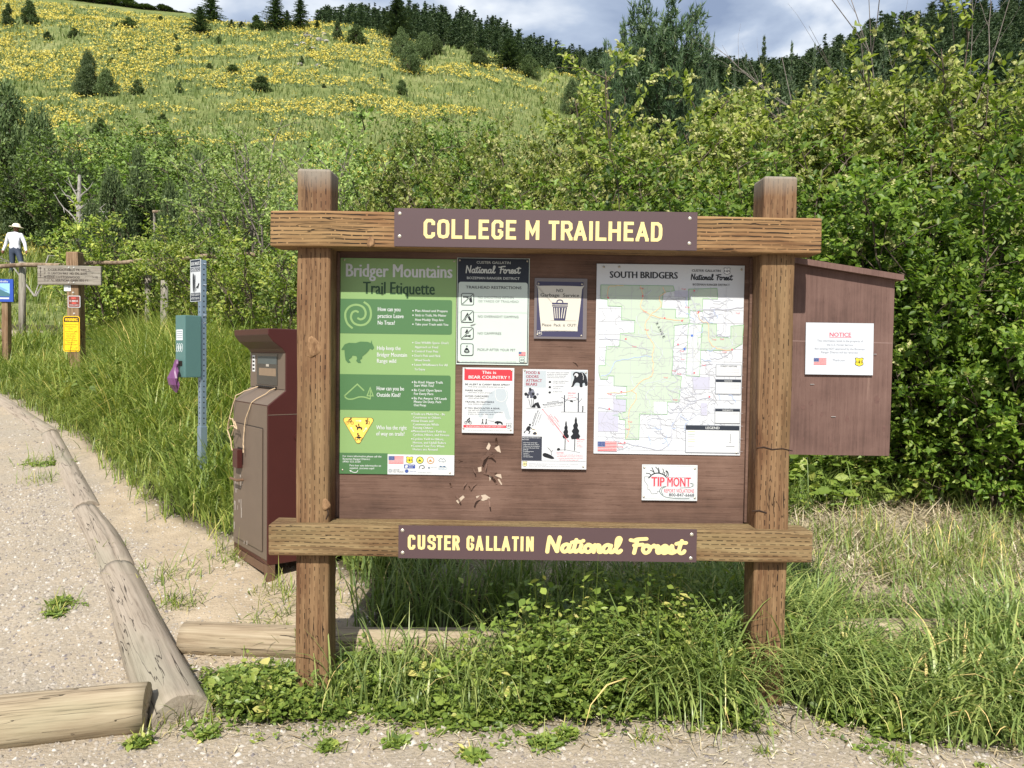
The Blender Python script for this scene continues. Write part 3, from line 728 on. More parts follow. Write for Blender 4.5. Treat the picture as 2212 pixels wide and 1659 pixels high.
# --- name boards on the beams
SIGNBROWN = lin(88, 68, 70, .80); CREAM = lin(255, 232, 158, .70)
def name_board(tl, br, Y, rect, label, dy):
    a = P(tl[0], tl[1], Y); b = P(br[0], br[1], Y)
    return Art('name_board', (a.x, Y - 0.0125, a.z), b.x - a.x, a.z - b.z, rect, label, 'sign', base=SIGNBROWN, thick=0.0122, rough=0.5)
def letters(a, s, spec, base, cap, w, col):
    """plain highway-style capitals drawn as strokes of even width; spec = list of (char, x0, x1)"""
    G = {'C': [('s', [(1, .72), (1, .9), (.75, 1), (.25, 1), (0, .85), (0, .15), (.25, 0), (.75, 0), (1, .1), (1, .28)])],
         'O': [('c', [(.5, 1), (.12, .95), (0, .8), (0, .2), (.12, .05), (.5, 0), (.88, .05), (1, .2), (1, .8), (.88, .95)])],
         'L': [('l', [(0, 1), (0, 0), (1, 0)])], 'E': [('l', [(1, 1), (0, 1), (0, 0), (1, 0)]), ('l', [(0, .52), (.85, .52)])],
         'G': [('s', [(1, .63), (1, .9), (.75, 1), (.25, 1), (0, .85), (0, .15), (.25, 0), (.75, 0), (1, .15), (1, .42)]), ('l', [(1.0, .42), (.55, .42)])],
         'M': [('l', [(0, 0), (0, 1)]), ('l', [(0, 1), (.5, .3), (1, 1)]), ('l', [(1, 1), (1, 0)])], 'T': [('l', [(0, 1), (1, 1)]), ('l', [(.5, 1), (.5, 0)])],
         'R': [('l', [(0, 0), (0, 1)]), ('l', [(0, 1), (.7, 1), (.95, .9), (1, .65), (.95, .6), (.7, .5), (0, .5)]), ('l', [(.55, .5), (1, 0)])],
         'A': [('l', [(0, 0), (.5, 1)]), ('l', [(.5, 1), (1, 0)]), ('l', [(.2, .3), (.8, .3)])], 'I': [('l', [(.5, 0), (.5, 1)])],
         'H': [('l', [(0, 0), (0, 1)]), ('l', [(1, 0), (1, 1)]), ('l', [(0, .52), (1, .52)])],
         'D': [('l', [(0, 0), (0, 1), (.6, 1), (.9, .9), (1, .7), (1, .3), (.9, .1), (.6, 0), (0, 0)])],
         'U': [('l', [(0, 1), (0, .2), (.12, .05), (.5, 0), (.88, .05), (1, .2), (1, 1)])],
         'S': [('s', [(1, .63), (1, .9), (.75, 1), (.25, 1), (0, .87), (0, .66), (.2, .55), (.8, .45), (1, .33), (1, .13), (.75, 0), (.25, 0), (0, .1), (0, .26)])],
         'N': [('l', [(0, 0), (0, 1)]), ('l', [(0, 1), (1, 0)]), ('l', [(1, 0), (1, 1)])]}
    for ch, x0, x1 in spec:
        x0 += w / 2; x1 -= w / 2
        if ch == 'I': x0 = x1 = (x0 + x1) / 2
        for kind, p in G[ch]:
            q = [(x0 + u * (x1 - x0), base - w / 2 - v * (cap - w)) for u, v in p]
            a.line('lettering', col, q, w, 2, closed=(kind == 'c'))
            if ch in 'EHRALTDMNIU':      # square off the joints
                for x, y in (q[0], q[-1]): a.rect_('lettering', col, x - w / 2, y - w / 2, x + w / 2, y + w / 2, 2)
            
a = name_board((853, 450.5), (1503.5, 542), Y_BEAM, (945, 312, 3059, 603), 'brown name board with large yellow capital lettering on the upper beam', 0)
# letter boxes measured along the board (945..3059)
sp = []
for ch, x0, x1 in (('C', 1150, 1230), ('O', 1246, 1330), ('L', 1345, 1420), ('L', 1438, 1516), ('E', 1534, 1606), ('G', 1624, 1706), ('E', 1724, 1796), ('M', 1862, 1958),
                   ('T', 2022, 2096), ('R', 2108, 2190), ('A', 2198, 2288), ('I', 2306, 2330), ('L', 2350, 2426), ('H', 2440, 2526), ('E', 2546, 2616), ('A', 2630, 2722), ('D', 2736, 2816)):
    sp.append((ch, x0, x1))
letters(a, None, sp, 540, 148, 25, CREAM)
a.screws([(983, 354), (983, 527), (3006, 360), (3006, 550)], 13, (0.6, 0.55, 0.45)); a.done()

a = name_board((862, 1134), (1502.5, 1213), Y_BEAM, (40, 30, 2152, 290), 'brown name board with yellow capitals and joined script on the lower beam', 0)
sp = [('C', 106, 160), ('U', 176, 230), ('S', 246, 304), ('T', 310, 352), ('E', 364, 412), ('R', 422, 474), ('G', 522, 576), ('A', 586, 642), ('L', 660, 708), ('L', 716, 764), ('A', 770, 832), ('T', 844, 892), ('I', 904, 926), ('N', 944, 998)]
letters(a, None, sp, 220, 118, 21, CREAM)
a.script(CREAM, 1090, 2080, 222, 64, 29)
a.screws([(68, 68), (70, 246), (2115, 68), (2112, 258)], 13, (0.6, 0.55, 0.45)); a.done()

# --- green etiquette poster
LG = lin(150, 186, 118, .65); DG = lin(84, 128, 80, .67); VDG = lin(38, 72, 40, .9)
a = board_art('trail_etiquette_poster', (736, 557), (981, 1026.5), (136, 128, 1367, 2475), 'tall green poster of trail manners with goat and swirl pictures, left on the board', 'poster', base=LG)
T = a.text
T(WHITE, 'Bridger Mountains', 192, 1325, 328, 140, .014)
T(VDG, 'Trail Etiquette', 375, 1140, 512, 132, .012)
a.rrect('band', DG, 136, 568, 1325, 942, 22, 1, '0110')
a.rrect('band', DG, 136, 1386, 1318, 1774, 22, 1, '0110')
sp1 = [(385, 600), (440, 645), (462, 720), (450, 790), (405, 840), (340, 852), (280, 830), (250, 775), (262, 720), (300, 700), (330, 715)]
sp2 = [(268, 888), (215, 840), (190, 770), (195, 705), (240, 650), (310, 632), (375, 655), (405, 710), (395, 765), (355, 790), (318, 775)]
for q in (sp1, sp2): a.line('emblem', LG, smooth(q, 5), 22, 2)
for t, x1, b in (('How can you', 775, 697), ('practice Leave', 810, 770), ('No Trace?', 718, 843)): T(WHITE, t, 535, x1, b, 44, .016)
def bullets(L, cap=25, bold=.012):
    for dot, t, x0, x1, b in L:
        if dot: a.disc('lettering', WHITE, 910, b - cap * .45, 7, 2, n=8)
        T(WHITE, t, x0, x1, b, cap, bold)
bullets([(1, 'Plan Ahead and Prepare', 933, 1278, 699), (1, 'Stick to Trails, No Matter', 933, 1265, 747), (0, 'How Muddy They Are', 933, 1235, 796), (1, 'Take your Trash with You', 933, 1285, 845)])
goat = [(150, 1118), (185, 1062), (230, 1045), (300, 1047), (352, 1030), (430, 1032), (462, 1045), (472, 1012), (478, 1050), (492, 1075), (500, 1096), (482, 1118), (455, 1105), (440, 1130), (410, 1162), (375, 1190), (370, 1216), (350, 1228),
        (362, 1262), (330, 1262), (308, 1240), (318, 1215), (310, 1188), (270, 1182), (258, 1205), (228, 1228), (250, 1260), (220, 1262), (195, 1232), (187, 1185), (182, 1120), (160, 1125)]
a.poly('goat_picture', DG, goat, 2)
for t, x1, b in (('Help keep the', 782, 1118), ('Bridger Mountain', 850, 1190), ('Range wild', 735, 1258)): T(WHITE, t, 530, x1, b, 44, .016)
bullets([(1, "Give Wildlife Space- Don't", 932, 1293, 1045), (0, 'Approach or Feed', 932, 1180, 1092), (1, 'Control Your Pets', 932, 1182, 1138), (1, "Don't Pick and Flick", 930, 1208, 1187), (0, 'Weed Seeds', 930, 1098, 1235), (1, 'Leave Wildflowers For All', 930, 1283, 1285), (0, 'To Enjoy', 930, 1045, 1334)])
Z2 = 1239
a.line('emblem', LG, [(395, Z2 + 325), (322, Z2 + 255), (185, Z2 + 385)] + smooth([(185, Z2 + 385), (215, Z2 + 415), (270, Z2 + 418), (340, Z2 + 395), (400, Z2 + 395), (462, Z2 + 415)], 4), 14, 2)
a.line('emblem', LG, [(460, Z2 + 290), (428, Z2 + 380), (492, Z2 + 380)], 12, 2, closed=True); a.line('emblem', LG, [(462, Z2 + 320), (462, Z2 + 418)], 11, 2.4)
for t, x1, b in (('How can you be', 822, 318), ('Outside Kind?', 785, 388)): T(WHITE, t, 530, x1, Z2 + b, 44, .016)
bullets([(d, t, 928, x1, Z2 + b) for d, t, x1, b in ((1, 'Be Kind: Happy Trails', 1235, 236), (0, 'Start With You!', 1140, 273), (1, 'Be Cool: Open Space', 1225, 323), (0, 'For Every Pace', 1135, 362), (1, 'Be Pet Aware: Off Leash', 1278, 412), (0, 'Means On Duty. Pack', 1222, 449), (0, 'Out Poop', 1058, 486))], 26, .016)
tri = []
for cx, cy, a0 in ((200, 645, 150), (472, 645, 270), (337, 880, 30)):
    tri += [(cx + 26 * math.cos(rad(a0 + 20 * k)), Z2 + cy + 26 * math.sin(rad(a0 + 20 * k))) for k in range(7)]
a.poly('yield_triangle', lin(70, 60, 20), tri, 2)
a.poly('yield_triangle', lin(247, 200, 92, .92), [(337 + (x - 337) * .965, Z2 + 715 + (y - Z2 - 715) * .965) for x, y in tri], 3)
def ring(x, y, r, w, col=BLACK, part='pictogram', layer=4): a.line(part, col, [(x + r * math.cos(2 * math.pi * k / 14), y + r * math.sin(2 * math.pi * k / 14)) for k in range(14)], w, layer, closed=True)
def cyclist(x, y, s):
    ring(x - 26 * s, y + 16 * s, 15 * s, 4 * s); ring(x + 26 * s, y + 16 * s, 15 * s, 4 * s)
    a.line('pictogram', BLACK, [(x - 26 * s, y + 16 * s), (x - 10 * s, y - 6 * s), (x + 16 * s, y - 4 * s), (x + 26 * s, y + 16 * s)], 5 * s, 4)
    a.line('pictogram', BLACK, [(x - 14 * s, y - 12 * s), (x + 6 * s, y - 28 * s), (x + 20 * s, y - 8 * s)], 9 * s, 4.3); a.line('pictogram', BLACK, [(x - 14 * s, y - 10 * s), (x + 6 * s, y + 2 * s), (x, y + 18 * s)], 7 * s, 4.3)
    a.disc('pictogram', BLACK, x + 14 * s, y - 36 * s, 8 * s, 4.5, n=10)
cyclist(245, Z2 + 662, 1.0)
a.disc('pictogram', BLACK, 436, Z2 + 634, 8, 4); a.line('pictogram', BLACK, [(434, Z2 + 646), (430, Z2 + 668), (418, Z2 + 692)], 11, 4); a.line('pictogram', BLACK, [(430, Z2 + 666), (442, Z2 + 692)], 8, 4); a.line('pictogram', BLACK, [(434, Z2 + 650), (456, Z2 + 664), (456, Z2 + 692)], 5, 4); a.poly('pictogram', BLACK, [(412, Z2 + 642), (426, Z2 + 642), (424, Z2 + 664), (412, Z2 + 662)], 4.2)
a.poly('pictogram', BLACK, [(300, Z2 + 708), (318, Z2 + 700), (330, Z2 + 722), (368, Z2 + 720), (380, Z2 + 735), (372, Z2 + 756), (364, Z2 + 754), (366, Z2 + 738), (336, Z2 + 738), (330, Z2 + 756), (322, Z2 + 756), (322, Z2 + 732), (310, Z2 + 716)], 4); a.disc('pictogram', BLACK, 340, Z2 + 692, 7, 4); a.line('pictogram', BLACK, [(340, Z2 + 700), (346, Z2 + 722)], 12, 4.3)
ring(318, Z2 + 850, 15, 6); ring(362, Z2 + 850, 15, 6); a.poly('pictogram', BLACK, [(312, Z2 + 836), (330, Z2 + 824), (356, Z2 + 826), (366, Z2 + 844), (340, Z2 + 848)], 4.2); a.line('pictogram', BLACK, [(336, Z2 + 826), (332, Z2 + 808), (352, Z2 + 818)], 10, 4.4); a.disc('pictogram', BLACK, 332, Z2 + 796, 9, 4.4)
for p, q in (((308, 655), (372, 655)), ((288, 775), (252, 722)), ((390, 775), (428, 725))):
    dx, dy = q[0] - p[0], q[1] - p[1]; L = math.hypot(dx, dy); ux, uy = dx / L, dy / L
    a.line('arrow', WHITE, [(p[0], Z2 + p[1]), (q[0] - ux * 10, Z2 + q[1] - uy * 10)], 6, 4); a.poly('arrow', WHITE, [(q[0], Z2 + q[1]), (q[0] - ux * 22 - uy * 13, Z2 + q[1] - uy * 22 + ux * 13), (q[0] - ux * 22 + uy * 13, Z2 + q[1] - uy * 22 - ux * 13)], 4.2)
for t, x1, b in (('Who has the right', 855, 745), ('of way on trails?', 832, 812)): T(WHITE, t, 528, x1, Z2 + b, 44, .016)
bullets([(d, t, 922, x1, Z2 + b) for d, t, x1, b in ((1, 'Trails are Multi-Use - Be', 1262, 582), (0, 'Courteous to Others.', 1222, 620), (1, 'Slow Down and', 1137, 658), (0, 'Communicate While', 1198, 696), (0, 'Passing Others', 1133, 733), (1, 'Motorized Users Yield to', 1273, 771), (0, 'Cyclists, Hikers, and Horses', 1310, 809), (1, 'Cyclists Yield to Hikers,', 1253, 855), (0, 'Horses, and Uphill Riders', 1275, 895), (1, 'Control Your Pets When', 1257, 932), (0, 'Horses are Around', 1186, 969))])
a.rect_('band', DG, 136, Z2 + 1006, 652, 2475, 1); a.rect_('band', WHITE, 652, Z2 + 1016, 1367, 2475, 1.3)
for t, x0, x1, b in (('For more information please call the', 172, 586, 1052), ('Bozeman Ranger District:', 172, 466, 1082), ('(406) 522 2520', 172, 362, 1111), ('Para leer esta información en', 246, 582, 1153), ('español, ¡escanee aquí!', 246, 510, 1182)): T(WHITE, t, x0, x1, Z2 + b, 20, .018)
a.line('arrow', WHITE, smooth([(335, Z2 + 1195), (320, Z2 + 1218), (285, Z2 + 1218), (252, Z2 + 1200)], 4), 7, 2); a.poly('arrow', WHITE, [(244, Z2 + 1196), (268, Z2 + 1196), (254, Z2 + 1216)], 2.2)
a.flag(663, Z2 + 1035, 823, Z2 + 1118, 2)
a.shield(888, Z2 + 1076, 76, 76, lin(40, 70, 30), lin(225, 205, 70, .9))
for cx, co, ci in ((999, lin(60, 90, 40), lin(225, 210, 90, .9)), (1113, lin(170, 120, 50), WHITE)):
    a.disc('emblem', co, cx, Z2 + 1076, 40, 2); a.disc('emblem', ci, cx, Z2 + 1076, 32, 3); a.poly('emblem', co, [(cx - 22, Z2 + 1090), (cx - 4, Z2 + 1062), (cx + 8, Z2 + 1076), (cx + 22, Z2 + 1090)], 4)
GREYINK = lin(110, 120, 130)
a.line('emblem', GREYINK, [(1196, Z2 + 1080), (1222, Z2 + 1050), (1238, Z2 + 1066), (1252, Z2 + 1052), (1280, Z2 + 1082)], 5, 2); T(GREYINK, 'Bridger', 1204, 1280, Z2 + 1094, 14, 0)
a.rect_('emblem', lin(44, 66, 140), 830, Z2 + 1125, 948, Z2 + 1168, 2); a.poly('emblem', WHITE, [(838, Z2 + 1162), (842, Z2 + 1136), (866, Z2 + 1130), (872, Z2 + 1150), (862, Z2 + 1162)], 3); T(WHITE, 'BRIDGER', 880, 940, Z2 + 1142, 12, .01, 3); T(WHITE, 'BOWL', 880, 925, Z2 + 1160, 12, .01, 3)
a.line('emblem', lin(180, 215, 195), [(668, Z2 + 1160), (690, Z2 + 1134), (708, Z2 + 1150), (732, Z2 + 1160)], 4, 2)
a.line('emblem', BLACK, smooth([(990, Z2 + 1170), (1000, Z2 + 1140), (1035, Z2 + 1135), (1048, Z2 + 1158), (1020, Z2 + 1168)], 4), 7, 2)
a.poly('emblem', lin(60, 90, 120), [(1198, Z2 + 1150), (1222, Z2 + 1134), (1240, Z2 + 1144), (1262, Z2 + 1134), (1286, Z2 + 1152)], 2); T(lin(90, 130, 160), 'CROSSCUT', 1196, 1296, Z2 + 1178, 16, 0)
a.disc('emblem', GREYINK, 1097, Z2 + 1158, 11, 2); T(GREYINK, 'LAND TRUST', 1114, 1184, Z2 + 1158, 10, 0)
ring(682, Z2 + 1196, 18, 4, GREYINK, 'emblem', 2); ring(682, Z2 + 1196, 9, 4, GREYINK, 'emblem', 2); T(lin(60, 60, 70), 'LEAVE', 710, 780, Z2 + 1194, 16, 0); T(lin(60, 60, 70), 'NO TRACE', 710, 824, Z2 + 1215, 16, 0)
a.disc('emblem', lin(60, 80, 140), 858, Z2 + 1198, 20, 2); T(lin(60, 80, 140), 'Wilderness Society', 888, 960, Z2 + 1204, 11, 0); T(GREYINK, 'conservation district', 978, 1126, Z2 + 1216, 10, 0)
a.screws([(170, Z2 + 1195), (1322, Z2 + 1212), (1342, 148), (176, 148)], 11); a.done()

# --- restrictions sign
NAVY = lin(22, 30, 44, .9); MINT = lin(226, 240, 230, .63)
a = board_art('trail_rules_sign', (988, 556.5), (1141, 789), (95, 160, 1050, 1615), 'white sign with navy head and four crossed-out pictogram boxes, top of the board', 'sign', base=MINT)
a.line('border', NAVY, [(108, 172), (1036, 172), (1036, 1590), (108, 1590)], 10, 2, closed=True)
a.rect_('header', NAVY, 112, 176, 1032, 640, 1); a.rrect('header', MINT, 116, 488, 1028, 900, 32, 2, '1100')
HT = lin(205, 210, 205, .85)
a.text(HT, 'CUSTER GALLATIN', 350, 797, 238, 34, .006); a.script(HT, 210, 935, 365, 52, 15); a.text(HT, 'BOZEMAN RANGER DISTRICT', 225, 920, 450, 33, .014)
a.text(BLACK, 'TRAILHEAD RESTRICTIONS', 212, 946, 578, 38, .014, 3)
INK = lin(120, 125, 122)
for y, t in ((640, ['NO SHOOTING WITHIN', '150 YARDS OF TRAILHEAD']), (875, ['NO OVERNIGHT CAMPING']), (1105, ['NO CAMPFIRES']), (1328, ['PICKUP AFTER YOUR PET'])):
    a.rrect('pictogram', BLACK, 150, y, 322, y + 168, 28, 3); a.rrect('pictogram', MINT, 159, y + 9, 313, y + 159, 20, 4)
    w = {18: (845, 912), 20: (912,), 12: (686,), 21: (878,)}[len(t[0])]
    for i, s_ in enumerate(t): a.text(INK, s_, 375, w[i], y + (72 if len(t) == 2 else 96) + 52 * i, 32, .004, 3)
a.poly('pictogram', BLACK, [(175, 686), (262, 686), (290, 694), (300, 766), (270, 768), (252, 712), (232, 720), (222, 704), (175, 704)], 5)
a.poly('pictogram', BLACK, [(238, 905), (300, 1016), (262, 1016), (238, 960), (212, 1016), (176, 1016)], 5)
a.poly('pictogram', BLACK, smooth([(234, 1130), (250, 1160), (262, 1185), (236, 1202), (208, 1180), (220, 1158)], 3, True), 5); a.line('pictogram', BLACK, [(200, 1238), (286, 1214)], 14, 5); a.line('pictogram', BLACK, [(204, 1214), (284, 1240)], 14, 5.2)
a.poly('pictogram', BLACK, smooth([(232, 1385), (252, 1400), (272, 1445), (236, 1462), (198, 1445), (214, 1400)], 3, True), 5); a.poly('pictogram', BLACK, [(220, 1358), (250, 1358), (238, 1376), (232, 1376)], 5); a.line('pictogram', MINT, [(216, 1428), (252, 1428)], 8, 6); a.line('pictogram', MINT, [(220, 1444), (256, 1444)], 7, 6)
for y in (640, 875, 1105):
    a.line('pictogram', MINT, [(157, y + 164), (316, y + 6)], 18, 6); a.line('pictogram', BLACK, [(157, y + 162), (316, y + 6)], 9, 7)
a.flag(922, 1434, 1012, 1486, 3); a.shield(966, 1544, 70, 76, lin(70, 75, 75), MINT, 3)
a.text(lin(170, 180, 172), 'For more information contact the Bozeman Ranger District at 406-522-2520', 172, 885, 1574, 13, 0, 3)
a.poly('scratch', lin(120, 120, 118), [(276, 1075), (355, 1052), (330, 1072), (285, 1088)], 5)
a.screws([(128, 195), (1018, 195), (124, 1574), (1008, 1582)], 13); a.done()

# --- laminated 'no garbage service' sheet
a = board_art('laminated_notice', (1155, 600.5), (1266.5, 733), (1133, 433, 1833, 1270), 'laminated navy and cream card showing a ribbed bin, between sign and map', 'notice', base=lin(120, 112, 112, .8), curl=0.003, rough=0.22)
NV = lin(58, 56, 84, .9); OFF = lin(236, 230, 215, .65)
a.rect_('card', NV, 1168, 480, 1782, 1240, 1)
shp = [(1200, 540), (1745, 540)] + [(1764, 580), (1712, 1110), (1676, 1155), (1265, 1155), (1226, 1115), (1178, 580)]
a.poly('card', OFF, smooth(shp, 3, True), 2)
a.text(BLACK, 'NO', 1424, 1514, 622, 44, .018, 3); a.text(BLACK, 'Garbage  Service', 1212, 1728, 688, 46, .016, 3); a.text(BLACK, 'Please  Pack  it  OUT!', 1240, 1694, 1098, 38, .006, 3)
a.line('bin_picture', NV, smooth([(1432, 770), (1440, 742), (1472, 732), (1504, 742), (1512, 770)], 4), 16, 3)
a.rect_('bin_picture', NV, 1368, 770, 1580, 795, 3); a.rect_('bin_picture', NV, 1368, 806, 1580, 822, 3); a.poly('bin_picture', NV, [(1380, 828), (1570, 828), (1545, 1016), (1398, 1016)], 3)
for t, b in ((1402, 1414), (1432, 1440), (1466, 1468), (1508, 1494), (1544, 1522)): a.line('bin_picture', OFF, [(t, 840), (b, 985)], 11, 4)
a.line('bin_picture', lin(120, 115, 110), [(1350, 1018), (1694, 1018)], 4, 3)
a.shield(1208, 1192, 64, 68, OFF, NV, 3)
a.screws([(1186, 508), (1762, 510), (1180, 1214), (1764, 1222)], 14); a.done()

# --- bear country notice
a = board_art('bear_notice', (999.5, 793.5), (1109, 936), (160, 95, 848, 987), 'small white notice with red head band and pale grey bear, lower middle', 'notice', base=(0.52, 0.535, 0.535), curl=0.0035)
PB = lin(206, 216, 221, .63)
a.poly('bear_picture', PB, smooth([(520, 450), (590, 400), (640, 380), (720, 385), (765, 420), (770, 500), (745, 570), (775, 650), (795, 740), (818, 790), (760, 800), (735, 760), (715, 690), (660, 700), (585, 740), (575, 785), (500, 785), (500, 730), (440, 720), (435, 770), (380, 770), (390, 700), (430, 610), (490, 530)], 2, True), 1)
a.line('bear_picture', WHITE, smooth([(600, 400), (600, 480), (630, 540), (690, 555), (740, 520), (755, 450), (730, 400)], 3), 9, 2)
a.rect_('header', RED, 184, 118, 824, 270, 1)
a.text(WHITE, 'This is', 416, 608, 178, 40, .026); a.text(WHITE, 'BEAR COUNTRY !', 240, 786, 246, 42, .03)
DK = lin(50, 52, 62)
for t, x1, b in (('BE ALERT & CARRY BEAR SPRAY', 794, 335), ('MAKE NOISE', 428, 418), ('AVOID CARCASSES', 510, 496), ('TRAVEL IN NUMBERS', 582, 574), ('IF YOU ENCOUNTER A BEAR:', 664, 660)): a.text(DK, t, 196, x1, b, 22, .02, 3)
for t, x1, b in (('keep spray accessible & know how to use it', 728, 362), ('alert bears to your presence', 556, 442), ('odors attract bears', 455, 518), ('keep children & pets close', 538, 598), ('stay calm and do NOT run away', 592, 682), ('keep your distance and slowly back away', 702, 708), ('prepare to use your bear spray', 582, 734)): a.text(DK, t, 240, x1, b, 12, .012, 3)
cyclist(242, 830, 1.15)
for x in (436, 484): a.disc('pictogram', BLACK, x, 802, 8, 3); a.line('pictogram', BLACK, [(x, 812), (x - 2, 838), (x - 12, 866)], 11, 3); a.line('pictogram', BLACK, [(x, 836), (x + 12, 866)], 8, 3)
a.poly('pictogram', lin(150, 150, 155), [(494, 812), (590, 820), (586, 836)], 3)
a.poly('pictogram', BLACK, smooth([(596, 836), (620, 822), (660, 822), (695, 836), (706, 866), (690, 868), (676, 850), (650, 852), (640, 868), (626, 866), (622, 852), (600, 852)], 3, True), 3)
a.rect_('footer', RED, 180, 880, 748, 915, 1); a.text(WHITE, 'BE RESPONSIBLE FOR YOUR OWN SAFETY !', 218, 728, 907, 18, .02); a.shield(784, 882, 74, 76, lin(80, 84, 90), WHITE, 2)
a.text(lin(150, 155, 160), 'For more information about safety in bear country visit', 196, 800, 955, 11, 0)
a.screws([(192, 112), (812, 132), (182, 928), (812, 942)], 12); a.done()

# --- food storage poster
a = board_art('food_storage_poster', (1129.5, 797), (1266, 1013.5), (968, 112, 1840, 1470), 'black and white poster of bears, tents and hanging food with red notes', 'poster', base=(0.52, 0.535, 0.545), curl=0.006)
FR = lin(140, 46, 62); RK = lin(214, 100, 110)
a.rect_('band', PB, 985, 130, 1280, 362, 1)
for t, x1, b in (('FOOD &', 1200, 178), ('ODORS', 1180, 232), ('ATTRACT', 1226, 286), ('BEARS', 1164, 336)): a.text(FR, t, 1012, x1, b, 38, .028)
for i, t in enumerate(('For public safety and wildlife', 'protection, all food and wildlife', 'attractants, when unattended,', 'must be properly stored:')): a.text(DK, t, 1296, 1590 - 20 * i, 160 + 23 * i, 13, .004)
for x, y, t in ((1376, 276, 'using a certified food'), (1376, 300, 'storage method, or'), (1376, 348, 'in a hard-sided'), (1376, 372, 'vehicle, or'), (1376, 420, 'as shown here.')): a.text(DK, t, x, x + len(t) * 9.3, y, 13, .004)
for y in (282, 352, 424): a.poly('pictogram', BLACK, smooth([(1316, y), (1330, y - 14), (1350, y - 4), (1344, y + 14), (1322, y + 14)], 2, True), 2)
a.rect_('band', PB, 1615, 130, 1832, 330, 1)
a.poly('bear_picture', BLACK, smooth([(1640, 180), (1655, 150), (1690, 140), (1730, 150), (1770, 145), (1810, 180), (1832, 240), (1838, 320), (1810, 330), (1800, 290), (1772, 300), (1772, 345), (1735, 345), (1730, 296), (1680, 290), (1650, 340), (1618, 345), (1640, 280), (1660, 220)], 2, True), 2)
a.disc('bear_picture', (.6, .6, .6), 1686, 186, 26, 3); a.disc('bear_picture', BLACK, 1678, 200, 11, 4); a.line('bear_picture', WHITE, [(1644, 240), (1624, 335)], 8, 3); a.line('bear_picture', WHITE, [(1760, 150), (1782, 200), (1780, 250)], 6, 3)
r5 = random.Random(9)
for i in range(26):
    t = r5.uniform(0, 6.28); q = r5.random() ** .5; a.disc('tree_picture', (BLACK, lin(70, 72, 86), lin(110, 112, 124))[i % 3], 1090 + 80 * q * math.cos(t), 455 + 78 * q * math.sin(t), r5.uniform(14, 28), 2 + .06 * i, n=9)
for x0, x1 in ((1052, 1078), (1092, 1096), (1120, 1110)): a.line('tree_picture', DK, [(x0, 520), (x1, 626)], 7, 2)
a.poly('tent_picture', BLACK, [(1082, 630), (1140, 572), (1182, 560), (1216, 640), (1180, 642), (1150, 600), (1140, 634)], 4); a.line('tent_picture', DK, [(1020, 645), (1200, 640)], 4, 2)
def arr(p, q, col, w=5):
    dx, dy = q[0] - p[0], q[1] - p[1]; L = math.hypot(dx, dy); ux, uy = dx / L, dy / L
    a.line('arrow', col, [p, q], w, 3)
    for (x, y), sg in ((p, -1), (q, 1)): a.poly('arrow', col, [(x, y), (x - sg * ux * 18 - uy * 9, y - sg * uy * 18 + ux * 9), (x - sg * ux * 18 + uy * 9, y - sg * uy * 18 - ux * 9)], 3.4)
arr((1238, 596), (1514, 552), DK); arr((1182, 670), (1108, 892), DK); arr((1234, 650), (1600, 1096), RK, 6)
a.text(DK, 'RECOMMENDED', 1298, 1460, 574, 14, .012, rot=-9); a.text(DK, 'store food at least 100 yards', 1264, 1520, 612, 12, .004, rot=-9); a.text(DK, 'from your backcountry campsite', 1254, 1510, 636, 12, .004, rot=-9)
a.text(DK, 'RECOMMENDED', 1110, 1270, 858, 13, .012, rot=-72); a.text(DK, 'sleep at least 100 yards from', 1146, 1340, 880, 12, .004, rot=-72); a.text(DK, 'your cooking area', 1190, 1310, 840, 12, .004, rot=-72)
a.text(RK, 'HUNTERS', 1394, 1490, 756, 16, .02, rot=53); a.text(RK, 'Properly stored food is', 1342, 1560, 726, 13, .004, rot=53); a.text(RK, 'REQUIRED to be at least', 1322, 1560, 740, 13, .006, rot=53); a.text(RK, 'one half mile', 1306, 1440, 772, 13, .004, rot=53)
for x in (1532, 1718): a.line('tree_picture', DK, [(x, 425 if x > 1600 else 460), (x + 2, 686)], 14, 2); a.line('tree_picture', DK, [(x, 510), (x - 44, 486)], 5, 2); a.line('tree_picture', DK, [(x, 560), (x + 36, 520), (x + 50, 500)], 5, 2)
a.line('tree_picture', DK, [(1540, 520), (1640, 540), (1716, 514)], 4, 2); a.poly('tree_picture', BLACK, [(1604, 530), (1622, 526), (1646, 532), (1644, 556), (1630, 552), (1606, 546)], 3)
a.text(RK, 'REQUIRED', 1576, 1684, 440, 18, .02); a.text(RK, 'distances', 1576, 1646, 466, 12, .004); a.text(RK, 'for hanging', 1576, 1672, 490, 12, .004); a.text(RK, 'food', 1576, 1616, 512, 12, .004)
a.disc('pictogram', BLACK, 1780, 610, 8, 2); a.line('pictogram', BLACK, [(1780, 616), (1782, 650), (1776, 686)], 13, 2); a.line('tree_picture', DK, [(1484, 690), (1820, 690)], 4, 2)
a.disc('pictogram', BLACK, 1074, 870, 14, 2); a.poly('pictogram', BLACK, smooth([(1050, 890), (1076, 892), (1080, 930), (1062, 948), (1022, 940), (1034, 906)], 3, True), 2); a.line('pictogram', BLACK, [(1074, 900), (1106, 930), (1146, 940)], 9, 2); a.line('pictogram', BLACK, [(1040, 944), (1074, 960), (1060, 996)], 13, 2); a.line('pictogram', BLACK, [(1030, 945), (996, 972), (1010, 985)], 9, 2)
a.poly('pictogram', lin(222, 214, 196), smooth([(1100, 920), (1160, 900), (1226, 920), (1236, 1020), (1120, 1000)], 2, True), 1); a.poly('pictogram', DK, smooth([(1112, 990), (1136, 966), (1160, 972), (1168, 1000), (1130, 1004)], 2, True), 2)
